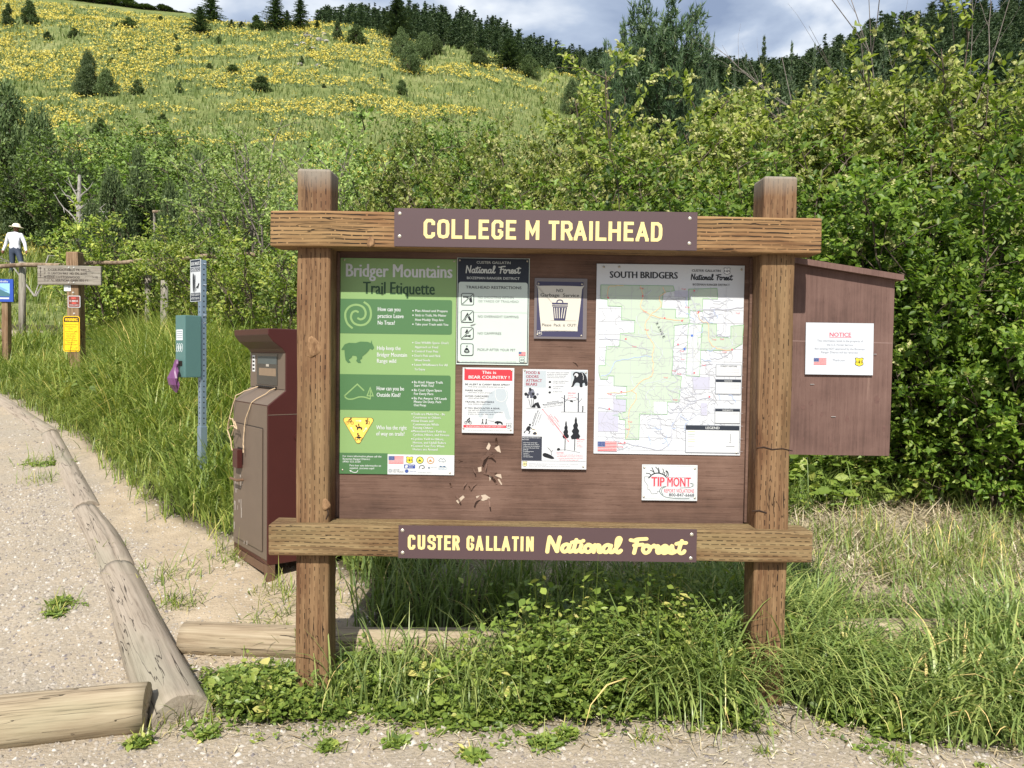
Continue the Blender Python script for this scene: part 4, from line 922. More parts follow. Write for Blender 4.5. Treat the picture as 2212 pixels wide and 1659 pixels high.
for cx, top, bot, w in ((1558, 815, 1050, 52), (1688, 760, 1060, 74)):
    n = 9; L = []; Rr = []
    for i in range(n):
        t = i / (n - 1); y = top + (bot - top) * t; q = w * (.1 + .95 * t) * (1 if i % 2 else .62)
        L.append((cx - q * r5.uniform(.85, 1.1), y)); Rr.append((cx + q * r5.uniform(.85, 1.1), y - 6))
    a.poly('tree_picture', BLACK, L + Rr[::-1], 2); a.line('tree_picture', BLACK, [(cx - 8, bot - 20), (cx - 10, 1215)], 11, 2)
a.line('tree_picture', DK, [(1440, 1210), (1560, 1205), (1750, 1240)], 4, 2); a.poly('bear_picture', BLACK, smooth([(1440, 1214), (1450, 1185), (1474, 1182), (1484, 1204), (1470, 1216)], 2, True), 2)
a.text(RK, 'REQUIRED', 1706, 1812, 1070, 18, .02)
for i, t in enumerate(('distances', 'for', 'hanging', 'carcasses')): a.text(RK, t, 1706, 1706 + 9 * len(t), 1096 + 23 * i, 12, .004)
a.text(RK, 'HUNTERS', 1436, 1532, 1256, 18, .02)
for i, (t, x0, x1) in enumerate((('Carcasses or gut piles left on the ground', 1446, 1784), ('are REQUIRED to be at least 1/4 mile from', 1446, 1796), ('occupied camping areas and more than', 1462, 1790), ('100 yards from any system trail.', 1478, 1736))): a.text(RK, t, x0, x1, 1280 + 23 * i, 13, .006)
a.poly('pictogram', BLACK, smooth([(1250, 1270), (1280, 1250), (1360, 1280), (1408, 1320), (1380, 1334), (1320, 1320), (1262, 1300)], 2, True), 2); a.line('pictogram', BLACK, [(1370, 1280), (1360, 1220), (1316, 1178)], 6, 2); a.line('pictogram', BLACK, [(1364, 1240), (1390, 1210)], 5, 2)
a.rect_('band', lin(45, 48, 60), 970, 1030, 1238, 1360, 1)
a.text(WHITE, 'WILDLIFE ATTRACTANTS', 972, 1216, 1054, 16, .016); a.text(WHITE, 'INCLUDE:', 972, 1062, 1080, 16, .016)
for i, t in enumerate(('ALL food, beverages', 'items with food odors', 'toiletries & cosmetics', 'pet food & stock feed', 'garbage', 'cooking grease', 'coolers', 'carcasses', 'carcass parts')): a.text(WHITE, t, 988, 988 + 10 * len(t), 1120 + 24 * i, 13, .016)
a.rect_('band', lin(120, 120, 125), 970, 1358, 1832, 1362, 2)
for i, x1 in enumerate((1728, 1300, 1620)): a.text(lin(120, 120, 128), ('Violations of the food storage order are punishable by a fine and jail', 'for individuals', 'Contact your local ranger station for a list of certified products')[i], 1070, x1, 1404 + 17 * i, 9, 0)
a.shield(1012, 1404, 62, 74, lin(70, 74, 60), lin(215, 205, 150), 2)
a.screws([(992, 132), (1814, 152), (1798, 1434)], 13); a.done()

# --- trail map
a = board_art('trail_map', (1289.5, 569.5), (1598.5, 984), (49, 77, 1193, 1600), 'large pale trail map with green forest blocks and a legend box, right on the board', 'map', base=lin(240, 244, 248, .63), shear=22 / 1523., yoff=-0.005)
MG = lin(214, 230, 210, .63); MGL = lin(120, 165, 115); MV = lin(216, 216, 234, .63); GR = lin(172, 174, 184); OR = lin(232, 184, 136); CT = lin(206, 206, 212, .63); BL = lin(168, 186, 220)
a.text(BLACK, 'SOUTH BRIDGERS', 148, 676, 188, 52, .016)
a.text(BLACK, 'CUSTER GALLATIN', 784, 1006, 130, 18, .022); a.script(BLACK, 778, 1102, 194, 24, 8); a.text(BLACK, 'BOZEMAN RANGER DISTRICT', 792, 1078, 240, 16, .01); a.shield(1056, 122, 52, 54, DK, lin(225, 228, 230), 2)
GB = [(80, 246), (640, 246), (650, 284), (560, 300), (550, 430), (660, 430), (660, 500), (760, 500), (760, 270), (980, 260), (985, 345), (870, 345), (870, 445), (770, 440), (770, 545), (650, 560), (650, 650), (640, 760), (640, 860), (630, 960), (710, 968), (690, 1175), (600, 1175), (600, 1275), (385, 1275), (380, 1480), (275, 1480), (275, 1325), (228, 1320), (228, 1295), (175, 1290), (280, 1260), (282, 1160), (204, 1155), (204, 1130), (285, 1128), (283, 1055), (184, 1050), (184, 972), (138, 972), (136, 1000), (80, 1000), (66, 945), (66, 890), (116, 890), (124, 735), (226, 735), (232, 630), (342, 625), (344, 525), (240, 522), (242, 415), (134, 412), (134, 360), (80, 355)]
a.poly('forest_area', MG, GB, 1); a.line('map_border_line', MGL, GB, 4, 2, closed=True)
for q in ([(870, 545), (980, 545), (980, 650), (1090, 655), (1090, 560), (1188, 550), (1178, 700), (1090, 755), (835, 755), (835, 655), (865, 650)], [(760, 545), (865, 550), (850, 965), (745, 962)]): a.poly('forest_area', MG if q[0][0] > 800 else lin(236, 242, 240, .63), q, 1); a.line('map_border_line', MGL, q, 4, 2, closed=True)
for q in ((650, 285, 770, 335), (180, 1160, 280, 1260), (60, 1265, 220, 1420), (860, 1180, 910, 1280), (800, 970, 930, 1070)): a.rect_('map_tint', MV, *q, 1.6)
a.rect_('map_tint', lin(240, 244, 248, .63), 495, 1175, 600, 1272, 1.7)
rm = random.Random(3)
for i in range(9): a.line('map_grid', CT, [(75 + 122 * i, 250), (60 + 122 * i, 1590)], 2, 2)
for j in range(13): a.line('map_grid', CT, [(60, 330 + 103 * j), (1190, 332 + 103 * j)], 2, 2)
for i in range(230):
    x = rm.uniform(80, 1150); y = rm.uniform(270, 1560); t = rm.uniform(0, 6.28); pts = [(x, y)]
    for k in range(rm.randint(5, 12)):
        t += rm.uniform(-.9, .9); x += 18 * math.cos(t); y += 18 * math.sin(t)
        if not (66 < x < 1180 and 256 < y < 1580): break
        pts.append((x, y))
    if len(pts) > 2: a.line('contour', CT if i % 4 else lin(186, 190, 200), smooth(pts, 2), 2.5 if i % 4 else 3.5, 2.2)
for i in range(46):
    bx, by = rm.choice([(640, 750), (700, 480), (900, 580), (120, 1380), (700, 1280), (560, 1450), (950, 800), (1050, 1190), (900, 500), (1000, 620)])
    x, y = bx + rm.uniform(-90, 90), by + rm.uniform(-90, 90); t = rm.uniform(0, 6.28); pts = [(x, y)]
    for k in range(6): t += rm.uniform(-1.1, 1.1); x += 15 * math.cos(t); y += 15 * math.sin(t); pts.append((min(max(x, 66), 1175), min(max(y, 260), 1560)))
    a.line('road', GR if i % 3 else BL, smooth(pts, 2), 3.6, 2.6)
for col, w, q in ((OR, 4, [(388, 250), (405, 330), (390, 420), (470, 480), (575, 505), (705, 520), (720, 505)]), (OR, 4, [(560, 256), (575, 300), (530, 340), (545, 410), (470, 480), (425, 560), (445, 640), (490, 720), (480, 800), (488, 880), (475, 970), (400, 1010), (320, 1090), (242, 1105), (130, 1110)]),
                 (OR, 3.5, [(820, 440), (860, 520), (915, 545), (925, 680), (985, 740), (1095, 755)]), (GR, 5, [(830, 260), (780, 330), (818, 440), (805, 560), (790, 720), (800, 850), (790, 960), (822, 1160), (740, 1210), (640, 1370), (630, 1490), (540, 1565), (420, 1540), (280, 1515)]),
                 (GR, 5, [(818, 440), (930, 425), (1050, 430), (1188, 405)]), (BL, 4, [(80, 975), (150, 950), (190, 860), (290, 835), (420, 810), (480, 820)]), (GR, 4, [(70, 680), (230, 680), (330, 730), (470, 760)]), (GR, 4, [(700, 1120), (780, 1165), (920, 1135)]),
                 (GR, 4, [(240, 640), (330, 650), (400, 655), (470, 670)]), (OR, 3.5, [(320, 1090), (360, 1120), (345, 1180), (310, 1230), (300, 1330), (305, 1400), (280, 1470)]), (OR, 3.5, [(130, 350), (140, 265), (200, 250), (260, 252)]), (GR, 5, [(60, 1228), (150, 1240), (230, 1260), (260, 1310), (310, 1300)]),
                 (GR, 4, [(800, 915), (860, 880), (950, 860)]), (GR, 4, [(930, 820), (1000, 820), (1060, 790), (1098, 750)]), (GR, 4, [(630, 1460), (560, 1440), (540, 1320), (510, 1240)]), (GR, 4, [(600, 590), (620, 700), (650, 800), (640, 940), (680, 1000), (610, 1040), (600, 1070), (700, 1110)])):
    rq = smooth(q, 5); rq = [(x + rm.uniform(-4, 4), y + rm.uniform(-4, 4)) for x, y in rq]; a.line('road' if col is not OR else 'trail', col, rq, w, 3)
for x, y in ((136, 348), (404, 330), (575, 503), (710, 522), (838, 452), (274, 674), (680, 712), (1100, 747), (242, 1098), (148, 1238), (928, 1128), (270, 1508), (803, 282), (808, 938)): a.rect_('map_mark', RK, x - 6, y - 6, x + 6, y + 6, 4)
for x, y in ((788, 640), (731, 748)): a.rect_('map_mark', lin(70, 110, 190), x - 8, y - 8, x + 8, y + 8, 4)
for x, y in ((435, 600), (420, 455), (395, 270), (750, 415), (720, 270), (960, 670), (1020, 665), (710, 765), (715, 830), (650, 925), (690, 950), (585, 980), (660, 1158), (880, 876), (1040, 768), (1140, 455), (150, 1120), (340, 735), (310, 1340), (290, 1400)): a.text(RK, 'Trail', x - 16, x + 16, y + 5, 11, .01, 4, 'map_mark')
for i, ch in enumerate('RANGE'): a.text(DK, ch, 505 + 13 * i, 521 + 13 * i, 548 + 26 * i, 20, 0, 4, rot=62)
for x0, y0, x1, y1, t in ((975, 868, 1175, 962, 'FOREST VISITORS'), (972, 986, 1175, 1106, 'NOTICE'), (970, 1222, 1168, 1342, 'WEBSITE'), (742, 1358, 1165, 1582, 'LEGEND')):
    a.rect_('legend_box', lin(120, 124, 132), x0, y0, x1, y1, 4); a.rect_('legend_box', lin(243, 246, 248, .63), x0 + 4, y0 + 4, x1 - 4, y1 - 4, 5)
    big = t == 'LEGEND'
    if t != 'FOREST VISITORS': a.rect_('legend_box', lin(40, 46, 56), x0 + 4, y0 + 4, x1 - 4, y0 + (40 if big else 24), 6)
    w = {'FOREST VISITORS': 128, 'NOTICE': 60, 'WEBSITE': 84, 'LEGEND': 108}[t]; cx = (x0 + x1) / 2
    a.text(lin(70, 74, 80) if t[0] == 'F' else WHITE, t, cx - w / 2, cx + w / 2, y0 + (31 if big else 20), 20 if big else 12, .02, 7)
    if not big:
        for k in range(2 if t == 'WEBSITE' else 4): a.text(GR, 'information for visitors to this forest area', x0 + 16, x1 - 18, y0 + 38 + 13 * k, 7, 0, 6)
for k in range(7):
    y = 1412 + 20 * k; a.line('legend_box', (lin(200, 200, 100), lin(130, 150, 130), CT, OR, OR, GR, CT)[k], [(760, y), (816, y)], 4, 6); a.text(GR, ('National Forest System Trails', 'Forest Service road open to vehicles', 'Seasonal road, motor vehicles restricted', 'Trail open to foot, stock, bicycle,', 'motorcycles and ATVs', 'Trail open to foot, stock, and bicycles', 'Trail open to foot only')[k], 826, 960 + 14 * (k % 4), y + 4, 8, 0, 6)
a.line('legend_box', DK, [(1092, 1426), (1092, 1486)], 3, 6); a.text(DK, 'N', 1086, 1098, 1500, 11, 0, 6); a.line('legend_box', DK, [(1060, 1528), (1126, 1528)], 3, 6)
a.flag(58, 1502, 206, 1578, 4); a.text(RED, 'Trailhead', 212, 262, 1518, 11, .01, 4); a.text(RED, 'Parking', 212, 258, 1546, 11, .01, 4)
a.screws([(102, 102), (1168, 108), (222, 100), (1142, 1578)], 9); a.done()

# --- tip line plate
a = board_art('tip_line_plate', (1387, 1003), (1505, 1081.5), (305, 226, 1785, 1225), 'small white plate with red bulging letters and black antler drawing under the map', 'sign', base=(0.53, 0.55, 0.55), curl=0.004)
a.line('border', lin(150, 158, 162), [(335, 258), (1755, 272), (1750, 1195), (335, 1180)], 10, 1, closed=True)
a.line('state_outline', DK, [(770, 570), (370, 570), (375, 690), (470, 820), (462, 915), (505, 925), (575, 1045), (715, 1030), (720, 975), (780, 975)], 9, 2)
a.line('state_outline', DK, [(1000, 578), (1500, 578)], 8, 2)
a.line('antler_picture', BLACK, smooth([(480, 610), (560, 520), (660, 470), (760, 465), (860, 495), (930, 545), (975, 600)], 5), 30, 2)
for q in ([(550, 530), (500, 480), (410, 470)], [(640, 480), (600, 420), (520, 385)], [(640, 470), (600, 380), (565, 305)], [(750, 460), (730, 370), (665, 290)], [(770, 450), (760, 380), (735, 310)], [(860, 490), (875, 400), (855, 335)], [(890, 510), (915, 470), (905, 430)], [(930, 545), (970, 500), (965, 430), (930, 395)], [(985, 580), (1010, 500), (990, 430), (955, 385)]): a.line('antler_picture', BLACK, smooth(q, 5), 20, 2.4)
for q, w in (([(960, 835), (860, 850), (790, 920), (790, 1000), (870, 1090), (1000, 1140), (1300, 1165), (1580, 1160)], 16), ([(960, 835), (880, 870), (830, 940), (840, 1010), (880, 1070)], 14), ([(1590, 735), (1650, 760), (1650, 810), (1580, 850), (1310, 872)], 12), ([(1590, 732), (1680, 750), (1690, 800), (1600, 850)], 9)): a.line('swoosh', lin(70, 90, 85), smooth(q, 5), w, 2)
a.text(lin(226, 160, 170), 'TIP', 545, 920, 838, 272, .03, 3); a.text(lin(226, 160, 170), 'MONT', 965, 1625, 838, 272, .03, 3)
a.text(RED, 'TIP', 560, 908, 825, 250, .006, 4); a.text(RED, 'MONT', 985, 1605, 825, 250, .006, 4)
a.text(lin(205, 90, 105), 'REPORT VIOLATIONS', 900, 1705, 1000, 104, .014, 3); a.text(lin(45, 52, 62), '800-847-6668', 1030, 1705, 1105, 84, .014, 3)
a.text(GR, 'FISHING AND HUNTING IN MONTANA', 1190, 1680, 1137, 20, 0, 3)
a.screws([(366, 318), (1712, 325), (362, 1130), (1718, 1142)], 28); a.done()

# ------------------------------------------------------------------ brown side board behind the right post
YW = 3.345
pw = [P(1690, 567, YW), P(1931, 606, YW), P(1923, 984, YW), P(1690, 982, YW)]
sb = empty('side_board', ((pw[2].x + pw[3].x) / 2, YW, pw[3].z), 0, 'brown slope-topped side board with a capping strip, behind the right post', 'board')
so = Vector(sb.location)
x0w, x1w = pw[0].x, (pw[1].x + pw[2].x) / 2
zb = pw[3].z
SIDE_MAT = board_material('weathered_side_board_paint', True, (0.128, 0.074, 0.060), (0.176, 0.108, 0.088))
MB().prism([(x0w - so.x, 0.001), (x1w - so.x, 0.001), (x1w - so.x, pw[1].z - zb), (x0w - so.x, pw[0].z - zb)], 1, 0.0, 0.02).build('panel', SIDE_MAT, sb)
sl = (pw[1].z - pw[0].z) / (pw[1].x - pw[0].x)
cap = MB(); xe = x1w + 0.022
top = lambda x: pw[0].z - zb + sl * (x - x0w)
cap.prism([(x0w - so.x, top(x0w) + 0.001), (xe - so.x, top(xe) + 0.001), (xe - so.x, top(xe) + 0.026), (x0w - so.x, top(x0w) + 0.026)], 1, -0.035, 0.06)
cap.build('capping_strip', SIDE_MAT, sb)
st = MB(); rs = random.Random(8)
for px, py in ((1756, 805), (1806, 805), (1882, 806), (1754, 830), (1790, 770), (1890, 765), (1800, 900), (1830, 715), (1770, 700), (1848, 740)):
    c = P(px, py, YW - 0.001) - so; w = rs.uniform(.005, .01)
    st.box((c.x - w, c.y - 0.003, c.z - 0.0012), (c.x + w, c.y, c.z + 0.0012))
st.build('staple', paint((0.5, 0.47, 0.44), 0.4, metallic=.6), sb)
kn = MB(); rk = random.Random(3)
for px, py, r_ in ((1862, 690, .007), (1752, 870, .009), (1940 - 46, 862, .012), (1920 - 10, 985 - 60, .009), (1735, 880, .010), (1830, 905, .009), (1775, 895, .008), (1735, 948, .006), (1795, 960, .007), (1890, 765, .010)):
    c = P(px, py, YW - 0.0006) - so; n = 9
    kn.add([(c.x + r_ * math.cos(6.283 * i / n) * rk.uniform(.7, 1.2), c.y, c.z + 1.5 * r_ * math.sin(6.283 * i / n) * rk.uniform(.7, 1.2)) for i in range(n)], [list(range(n))])
kn.build('knot', paint((0.12, 0.064, 0.052), .8, .4, 60.0), sb)
MB().prism([(0, 0), (x1w - x0w - .004, -.004), (x1w - x0w - .004, -.0015), (0, .0025)], 1, -.0004, 0.0005).build('seam', paint((0.27, 0.18, 0.155), .8, .3, 40.0), sb).location = (x0w - so.x + .001, 0, P(1800, 738, YW).z - zb)
a_ = P(1741, 696.5, YW - 0.004); b_ = P(1884, 810.5, YW - 0.004)
a = Art('kiosk_notice', a_, b_.x - a_.x, a_.z - b_.z, (450, 575, 958, 972), 'white paper notice in a clear sleeve on the brown side board', 'notice', base=(0.51, 0.535, 0.565), curl=0.004, rough=0.3)
a.text(lin(220, 70, 90), 'NOTICE', 628, 790, 680, 31, .02); a.line('lettering', lin(220, 70, 90), [(626, 686), (792, 686)], 3, 2)
for t, x0, x1, b in (('This information kiosk is the property of', 536, 880, 720), ('the U.S. Forest Service', 608, 803, 750), ('Any posting NOT approved by the Bozeman', 516, 892, 781), ('Ranger District will be removed', 568, 840, 808), ('Thank you!', 654, 749, 868)): a.text(lin(128, 130, 140), t, x0, x1, b, 15, 0)
a.flag(513, 846, 607, 897, 2); a.shield(853, 872, 64, 66, lin(30, 50, 24), lin(235, 210, 60, .9), 2)
a.done()
# ------------------------------------------------------------------ bear-proof litter bin
BIN_R = paint(lin(78, 38, 34, .8), 0.42, 0.16, 5.0); BIN_F = paint(lin(118, 102, 88, .8), 0.5, 0.16, 6.0); BIN_DK = paint((0.018, 0.014, 0.012), 0.5); BIN_RUST = paint(lin(120, 92, 70, .75), 0.8, 0.3, 14.0)  # front coat is paler and greyer than the body coat
bx, by = -1.366, 4.30
bz = gz(bx - .1, by + .3) - 0.045
BH = 1.588 - bz
W_, D_ = 0.56, 0.60
rot = math.atan2(.785, -.62)
litter = empty('litter_bin', (bx, by, bz), rot, 'tall brown metal hooded litter bin with a faded front door, behind the left post', 'litter bin')
prof = [(0, .10), (0, 1.155 - bz), (-.104, 1.237 - bz), (-.104, 1.45 - bz), (-.085, 1.475 - bz), (-.03, 1.515 - bz), (0, 1.555 - bz), (0, 1.588 - bz), (-D_, 1.588 - bz), (-D_, .10)]
body = MB().prism(prof, 0, 0.0, W_).build('body', BIN_R, litter)
md = body.modifiers.new('soft_edges', 'BEVEL'); md.width = 0.004; md.segments = 2; md.limit_method = 'ANGLE'
MB().box((0.004, 0.0006, .13), (W_ - .004, 0.004, 1.155 - bz - .004)).build('front_frame', BIN_F, litter)
MB().prism([(0.0015, 1.157 - bz), (-.1025, 1.2388 - bz), (-.1045, 1.236 - bz), (-.001, 1.154 - bz)], 0, 0.004, W_ - .004).build('sloping_sill', BIN_F, litter)
MB().box((0.004, -.1035, 1.243 - bz), (W_ - .004, -.1, 1.449 - bz)).build('window_panel', BIN_F, litter)
MB().box((0.11, -.0998, 1.262 - bz), (0.44, -.0975, 1.444 - bz)).build('window', paint((0.03, 0.03, 0.028), 0.12, 0.1), litter)
PAPER = paint(lin(150, 128, 104, .8), 0.8, 0.15, 30.0)
MB().box((0.13, -.0972, 1.315 - bz), (0.40, -.0962, 1.36 - bz)).build('cardboard_label', PAPER, litter)
MB().box((0.12, -.0972, 1.385 - bz), (0.42, -.0962, 1.43 - bz)).build('grey_label', paint(lin(92, 98, 96, .8), 0.6), litter)
MB().box((0.24, -.0972, 1.37 - bz), (0.285, -.0962, 1.384 - bz)).build('torn_paper', paint(lin(196, 188, 174, .8), 0.7), litter)
stk = MB().box((0.475, -.0999, 1.335 - bz), (0.52, -.0985, 1.435 - bz)).build('sticker', paint((0.7, 0.7, 0.69), 0.5), litter)
m = MB()
for k in range(4): m.box((0.482, -.0984, 1.345 - bz + .023 * k), (0.513, -.0978, 1.357 - bz + .023 * k))
m.build('sticker_print', BIN_DK, stk)
hg = MB()
for k in range(9): hg.tube([(0.12 + .035 * k, -.094, 1.25 - bz), (0.15 + .035 * k, -.094, 1.25 - bz)], .006, 6)
hg.build('hinge', BIN_DK, litter)
z1 = 1.02 - bz
door = MB().box((0.06, 0.0045, .17), (W_ - .055, 0.012, z1), 0.003).build('door', BIN_F, litter)
MB().box((W_ - .10, .0125, .78 - bz), (W_ - .20, .0, .88 - bz)).build('latch_recess', BIN_DK, door)
MB().box((W_ - .19, .0125, .76 - bz), (W_ - .105, .045, .87 - bz), .003).build('handle_cover', BIN_R, door)
MB().tube([(W_ - .20, .013, .69 - bz), (W_ - .20, .05, .69 - bz), (W_ - .09, .05, .69 - bz)], .008, 8).build('handle', BIN_RUST, door)
gp = MB()
for q in (((.056, .0045, .17), (.0598, .0055, z1)), ((.06, .0045, z1 + .0004), (W_ - .055, .0055, z1 + .005)), ((W_ - .0548, .0045, .17), (W_ - .05, .0055, z1))): gp.box(*q)
gp.build('door_gap', BIN_DK, litter)
MB().box((-.0015, -D_ + .002, 1.10 - bz), (-.0003, -.002, 1.104 - bz)).build('seam', BIN_F, litter)
MB().tube([(-.0005, -.17, .97 - bz), (-.006, -.17, .97 - bz)], .016, 14).build('bolt', BIN_R, litter)
bf = MB()
bf.box((0.0, -.045, 0.0), (.05, -.001, .0995)); bf.box((W_ - .05, -.045, 0.0), (W_, -.001, .0995)); bf.box((0.0, -D_, 0.0), (.05, -D_ + .045, .0995)); bf.box((W_ - .05, -D_, 0.0), (W_, -D_ + .045, .0995))
bf.box((.0505, -.04, .05), (W_ - .0505, .002, .095))
bf.build('foot_frame', BIN_RUST, litter)
sc = MB()
rs = random.Random(2)
for k in range(16):
    x = rs.uniform(.28, W_ - .04); z = rs.uniform(.15, .55); 
    sc.box((x, .0122, z), (x + rs.uniform(.003, .016), .0128, z + rs.uniform(.01, .06)))
sc.build('scratch', paint(lin(178, 168, 158, .8), 0.8, 0.3, 40.0), door)
tw = MB(); rs = random.Random(4)
for s0, pts in ((0, [(0.40, -.09, 1.25 - bz), (.50, .01, 1.19 - bz), (.53, .03, 1.08 - bz), (.545, .045, .98 - bz)]), (1, [(0.12, -.09, 1.25 - bz), (.24, .005, 1.16 - bz), (.30, .02, 1.06 - bz), (.32, .025, .94 - bz), (.305, .03, .86 - bz)]),
                (2, [(.545, .045, .98 - bz), (.44, .05, 1.01 - bz), (.36, .05, 1.0 - bz), (.40, .05, 1.04 - bz)]), (3, [(.545, .045, .98 - bz), (.48, .05, .93 - bz), (.44, .05, .86 - bz)]), (4, [(.545, .045, .98 - bz), (.50, .05, 1.05 - bz), (.43, .05, 1.05 - bz), (.40, .05, 1.0 - bz), (.45, .05, .95 - bz)])):
    q = [Vector(p) for p in pts]; o = []
    for i in range(len(q) - 1):
        for k in range(5): o.append(q[i].lerp(q[i + 1], k / 5) + Vector((rs.uniform(-.004, .004), 0, rs.uniform(-.004, .004))))
    tw.tube(o + [q[-1]], .0035, 5)
tag(tw.build('dry_vine', paint(lin(206, 180, 146, .85), 0.8)), None)
vine = bpy.data.objects['dry_vine']; vine.location = (bx, by, bz); vine.rotation_euler = (0, 0, rot)
tag(vine, 'pale dry vine strands hanging over the front of the brown litter bin', 'vine')

# ------------------------------------------------------------------ dog waste station
GALV = paint(lin(150, 168, 184, .85), 0.38, 0.10, 12.0, metallic=0.55)
sx, sy = P(437, 900, 5.9).x, 5.9
szb = gz(sx, sy); sh = P(437, 562, 5.9).z
ws = empty('waste_bag_station', (sx, sy, szb), rad(-38), 'galvanised perforated post carrying a green bag dispenser and a tall white sign', 'waste station')
# local frame: X across the sign, -Y the way the sign faces
pm = MB(); a_ = .0225
H_ = sh - szb
pm.box((-a_, -a_, -0.2), (a_, a_, H_), .003)
pm.build('post', GALV, ws)
hs = MB()
for k in range(int(H_ / .0254) - 1):
    z = H_ - .03 - k * .0508 / 2 * 1.6
    if z < 0.02: break
    for sgn in (1,):
        n = 10; c = [(a_ * 1.002 + .0004, .006 * math.cos(2 * math.pi * i / n), z + .006 * math.sin(2 * math.pi * i / n)) for i in range(n)]
        hs.add(c, [list(range(n))]); hs.add([(q[1], -a_ - .0004, q[2]) for q in c], [list(range(n))])
hs.build('hole', BIN_DK, ws)
MB().box((-a_ - .004, -a_ - .004, -0.2), (a_ + .004, a_ + .004, .50), .003).build('sleeve', GALV, ws)
s_h = P(437, 560, 5.9).z - P(437, 651, 5.9).z
a = Art('sign', (0, 0, 0), .1475, s_h, (245, 60, 350, 565), None, None, base=(0.76, 0.78, 0.79), root=ws, panel=False)
sg = MB().box((-.125, -a_ - .004, H_ - s_h + .006), (.0225, -a_ - .001, H_ + .006), 0).build('sign', paint((0.53, 0.55, 0.56), .4, .04), ws)
a.root = sg; X0 = -.075; a.cy = lambda x, z: -a_ - .004
_pt = a.pt
a.pt = lambda x, y: (_pt(x, y)[0] - .125, _pt(x, y)[1] + H_ - s_h + .006)
DKB = lin(36, 42, 56)
a.rect_('header', DKB, 250, 66, 345, 148, 1); a.text(WHITE, 'DOG WASTE', 254, 341, 130, 40, .02); a.line('border', DKB, [(252, 158), (343, 158), (343, 205), (252, 205)], 5, 1, closed=True); a.text(DKB, 'STATION', 257, 338, 198, 34, .02)
a.poly('figure_picture', BLACK, smooth([(272, 230), (282, 240), (284, 300), (282, 440), (274, 440), (270, 330)], 3, True), 2); a.poly('figure_picture', BLACK, smooth([(290, 245), (298, 260), (298, 340), (294, 450), (288, 450), (286, 330)], 3, True), 2)
a.poly('figure_picture', BLACK, [(302, 395), (318, 380), (330, 346), (338, 350), (332, 385), (326, 412), (320, 412), (314, 398), (308, 400), (305, 440), (301, 440)], 2)
a.rect_('footer', DKB, 250, 462, 347, 558, 1)
for i, t in enumerate(('PLEASE CLEAN UP', 'AFTER YOUR DOG')): a.text(WHITE, t, 256, 340, 496 + 44 * i, 26, .02)
a.done()
TEAL = paint(lin(92, 128, 124, .8), 0.4, 0.06)
zt, zbx = P(437, 683, 5.9).z - szb, P(437, 815, 5.9).z - szb
bxo = MB().box((-.105, -a_ - .135, zbx), (.035, -a_ - .0045, zt), .006).build('dispenser_box', TEAL, ws)
lb = MB().box((-.088, -a_ - .1362, zbx + (zt - zbx) * .60), (.0, -a_ - .1352, zbx + (zt - zbx) * .77)).build('box_label', paint((0.72, 0.74, 0.75), .5), bxo)
lt = MB()
for k in range(4): lt.box((-.082, -a_ - .1368, zbx + (zt - zbx) * (.63 + .033 * k)), (-.006, -a_ - .1363, zbx + (zt - zbx) * (.645 + .033 * k)))
lt.build('box_print', paint(lin(130, 140, 145), .5), lb)
ri = MB()
for cx in (-.075, -.045, -.015):
    ri.tube([(cx + .013 * math.cos(t), -a_ - .1357, zbx + (zt - zbx) * .48 + .032 * math.sin(t)) for t in np.linspace(0, 6.28, 15)], .0016, 4, cap=False)
    ri.tube([(cx - .004, -a_ - .1357, zbx + (zt - zbx) * .46), (cx + .004, -a_ - .1357, zbx + (zt - zbx) * .50)], .002, 4)
ri.build('pictogram', paint((0.65, 0.68, 0.68), .5), bxo)
MB().box((-.09, -a_ - .1362, zbx + .085), (-.005, -a_ - .1352, zbx + .125)).build('slot', BIN_DK, bxo)
bt_ = MB()
for z in (H_ - .03, H_ - .19, H_ - .42, H_ - .48): bt_.tube([(a_ + .0006, 0, z), (a_ + .03, .006, z)], .004, 6)
bt_.build('bolt', paint((.6, .6, .6), .3, metallic=.8), ws)
# purple bag pulled from the slot
c0 = Matrix.Rotation(rad(-38), 3, 'Z') @ Vector((-.048, -a_ - .15, zbx + .085)) + Vector((sx, sy, szb))
bag = MB(); rb = random.Random(6)
levels = [(.05, .020, .006), (.02, .028, .010), (-.005, .022, .014), (-.04, .04, .022), (-.09, .058, .030), (-.14, .054, .024), (-.175, .038, .012), (-.20, .014, .004)]
vs, n = [], 14
for z, w, d in levels:
    for k in range(n):
        t = 2 * math.pi * k / n; j = 1 + rb.uniform(-.30, .22)
        vs.append((w * math.cos(t) * j - .02 * max(0, -z) * 2, -d + d * math.sin(t) * j, z))
fs = [[i * n + k, i * n + (k + 1) % n, (i + 1) * n + (k + 1) % n, (i + 1) * n + k] for i in range(len(levels) - 1) for k in range(n)]
bag.add(vs, fs + [list(range(n)), [(len(levels) - 1) * n + k for k in range(n)]])
o = bag.build('plastic_bag', paint(lin(128, 78, 124, .7), 0.3, 0.12), None, False); o.location = c0; o.rotation_euler = (0, 0, rad(-38))
tag(o, 'crumpled purple plastic bag hanging from the green dispenser box', 'bag')

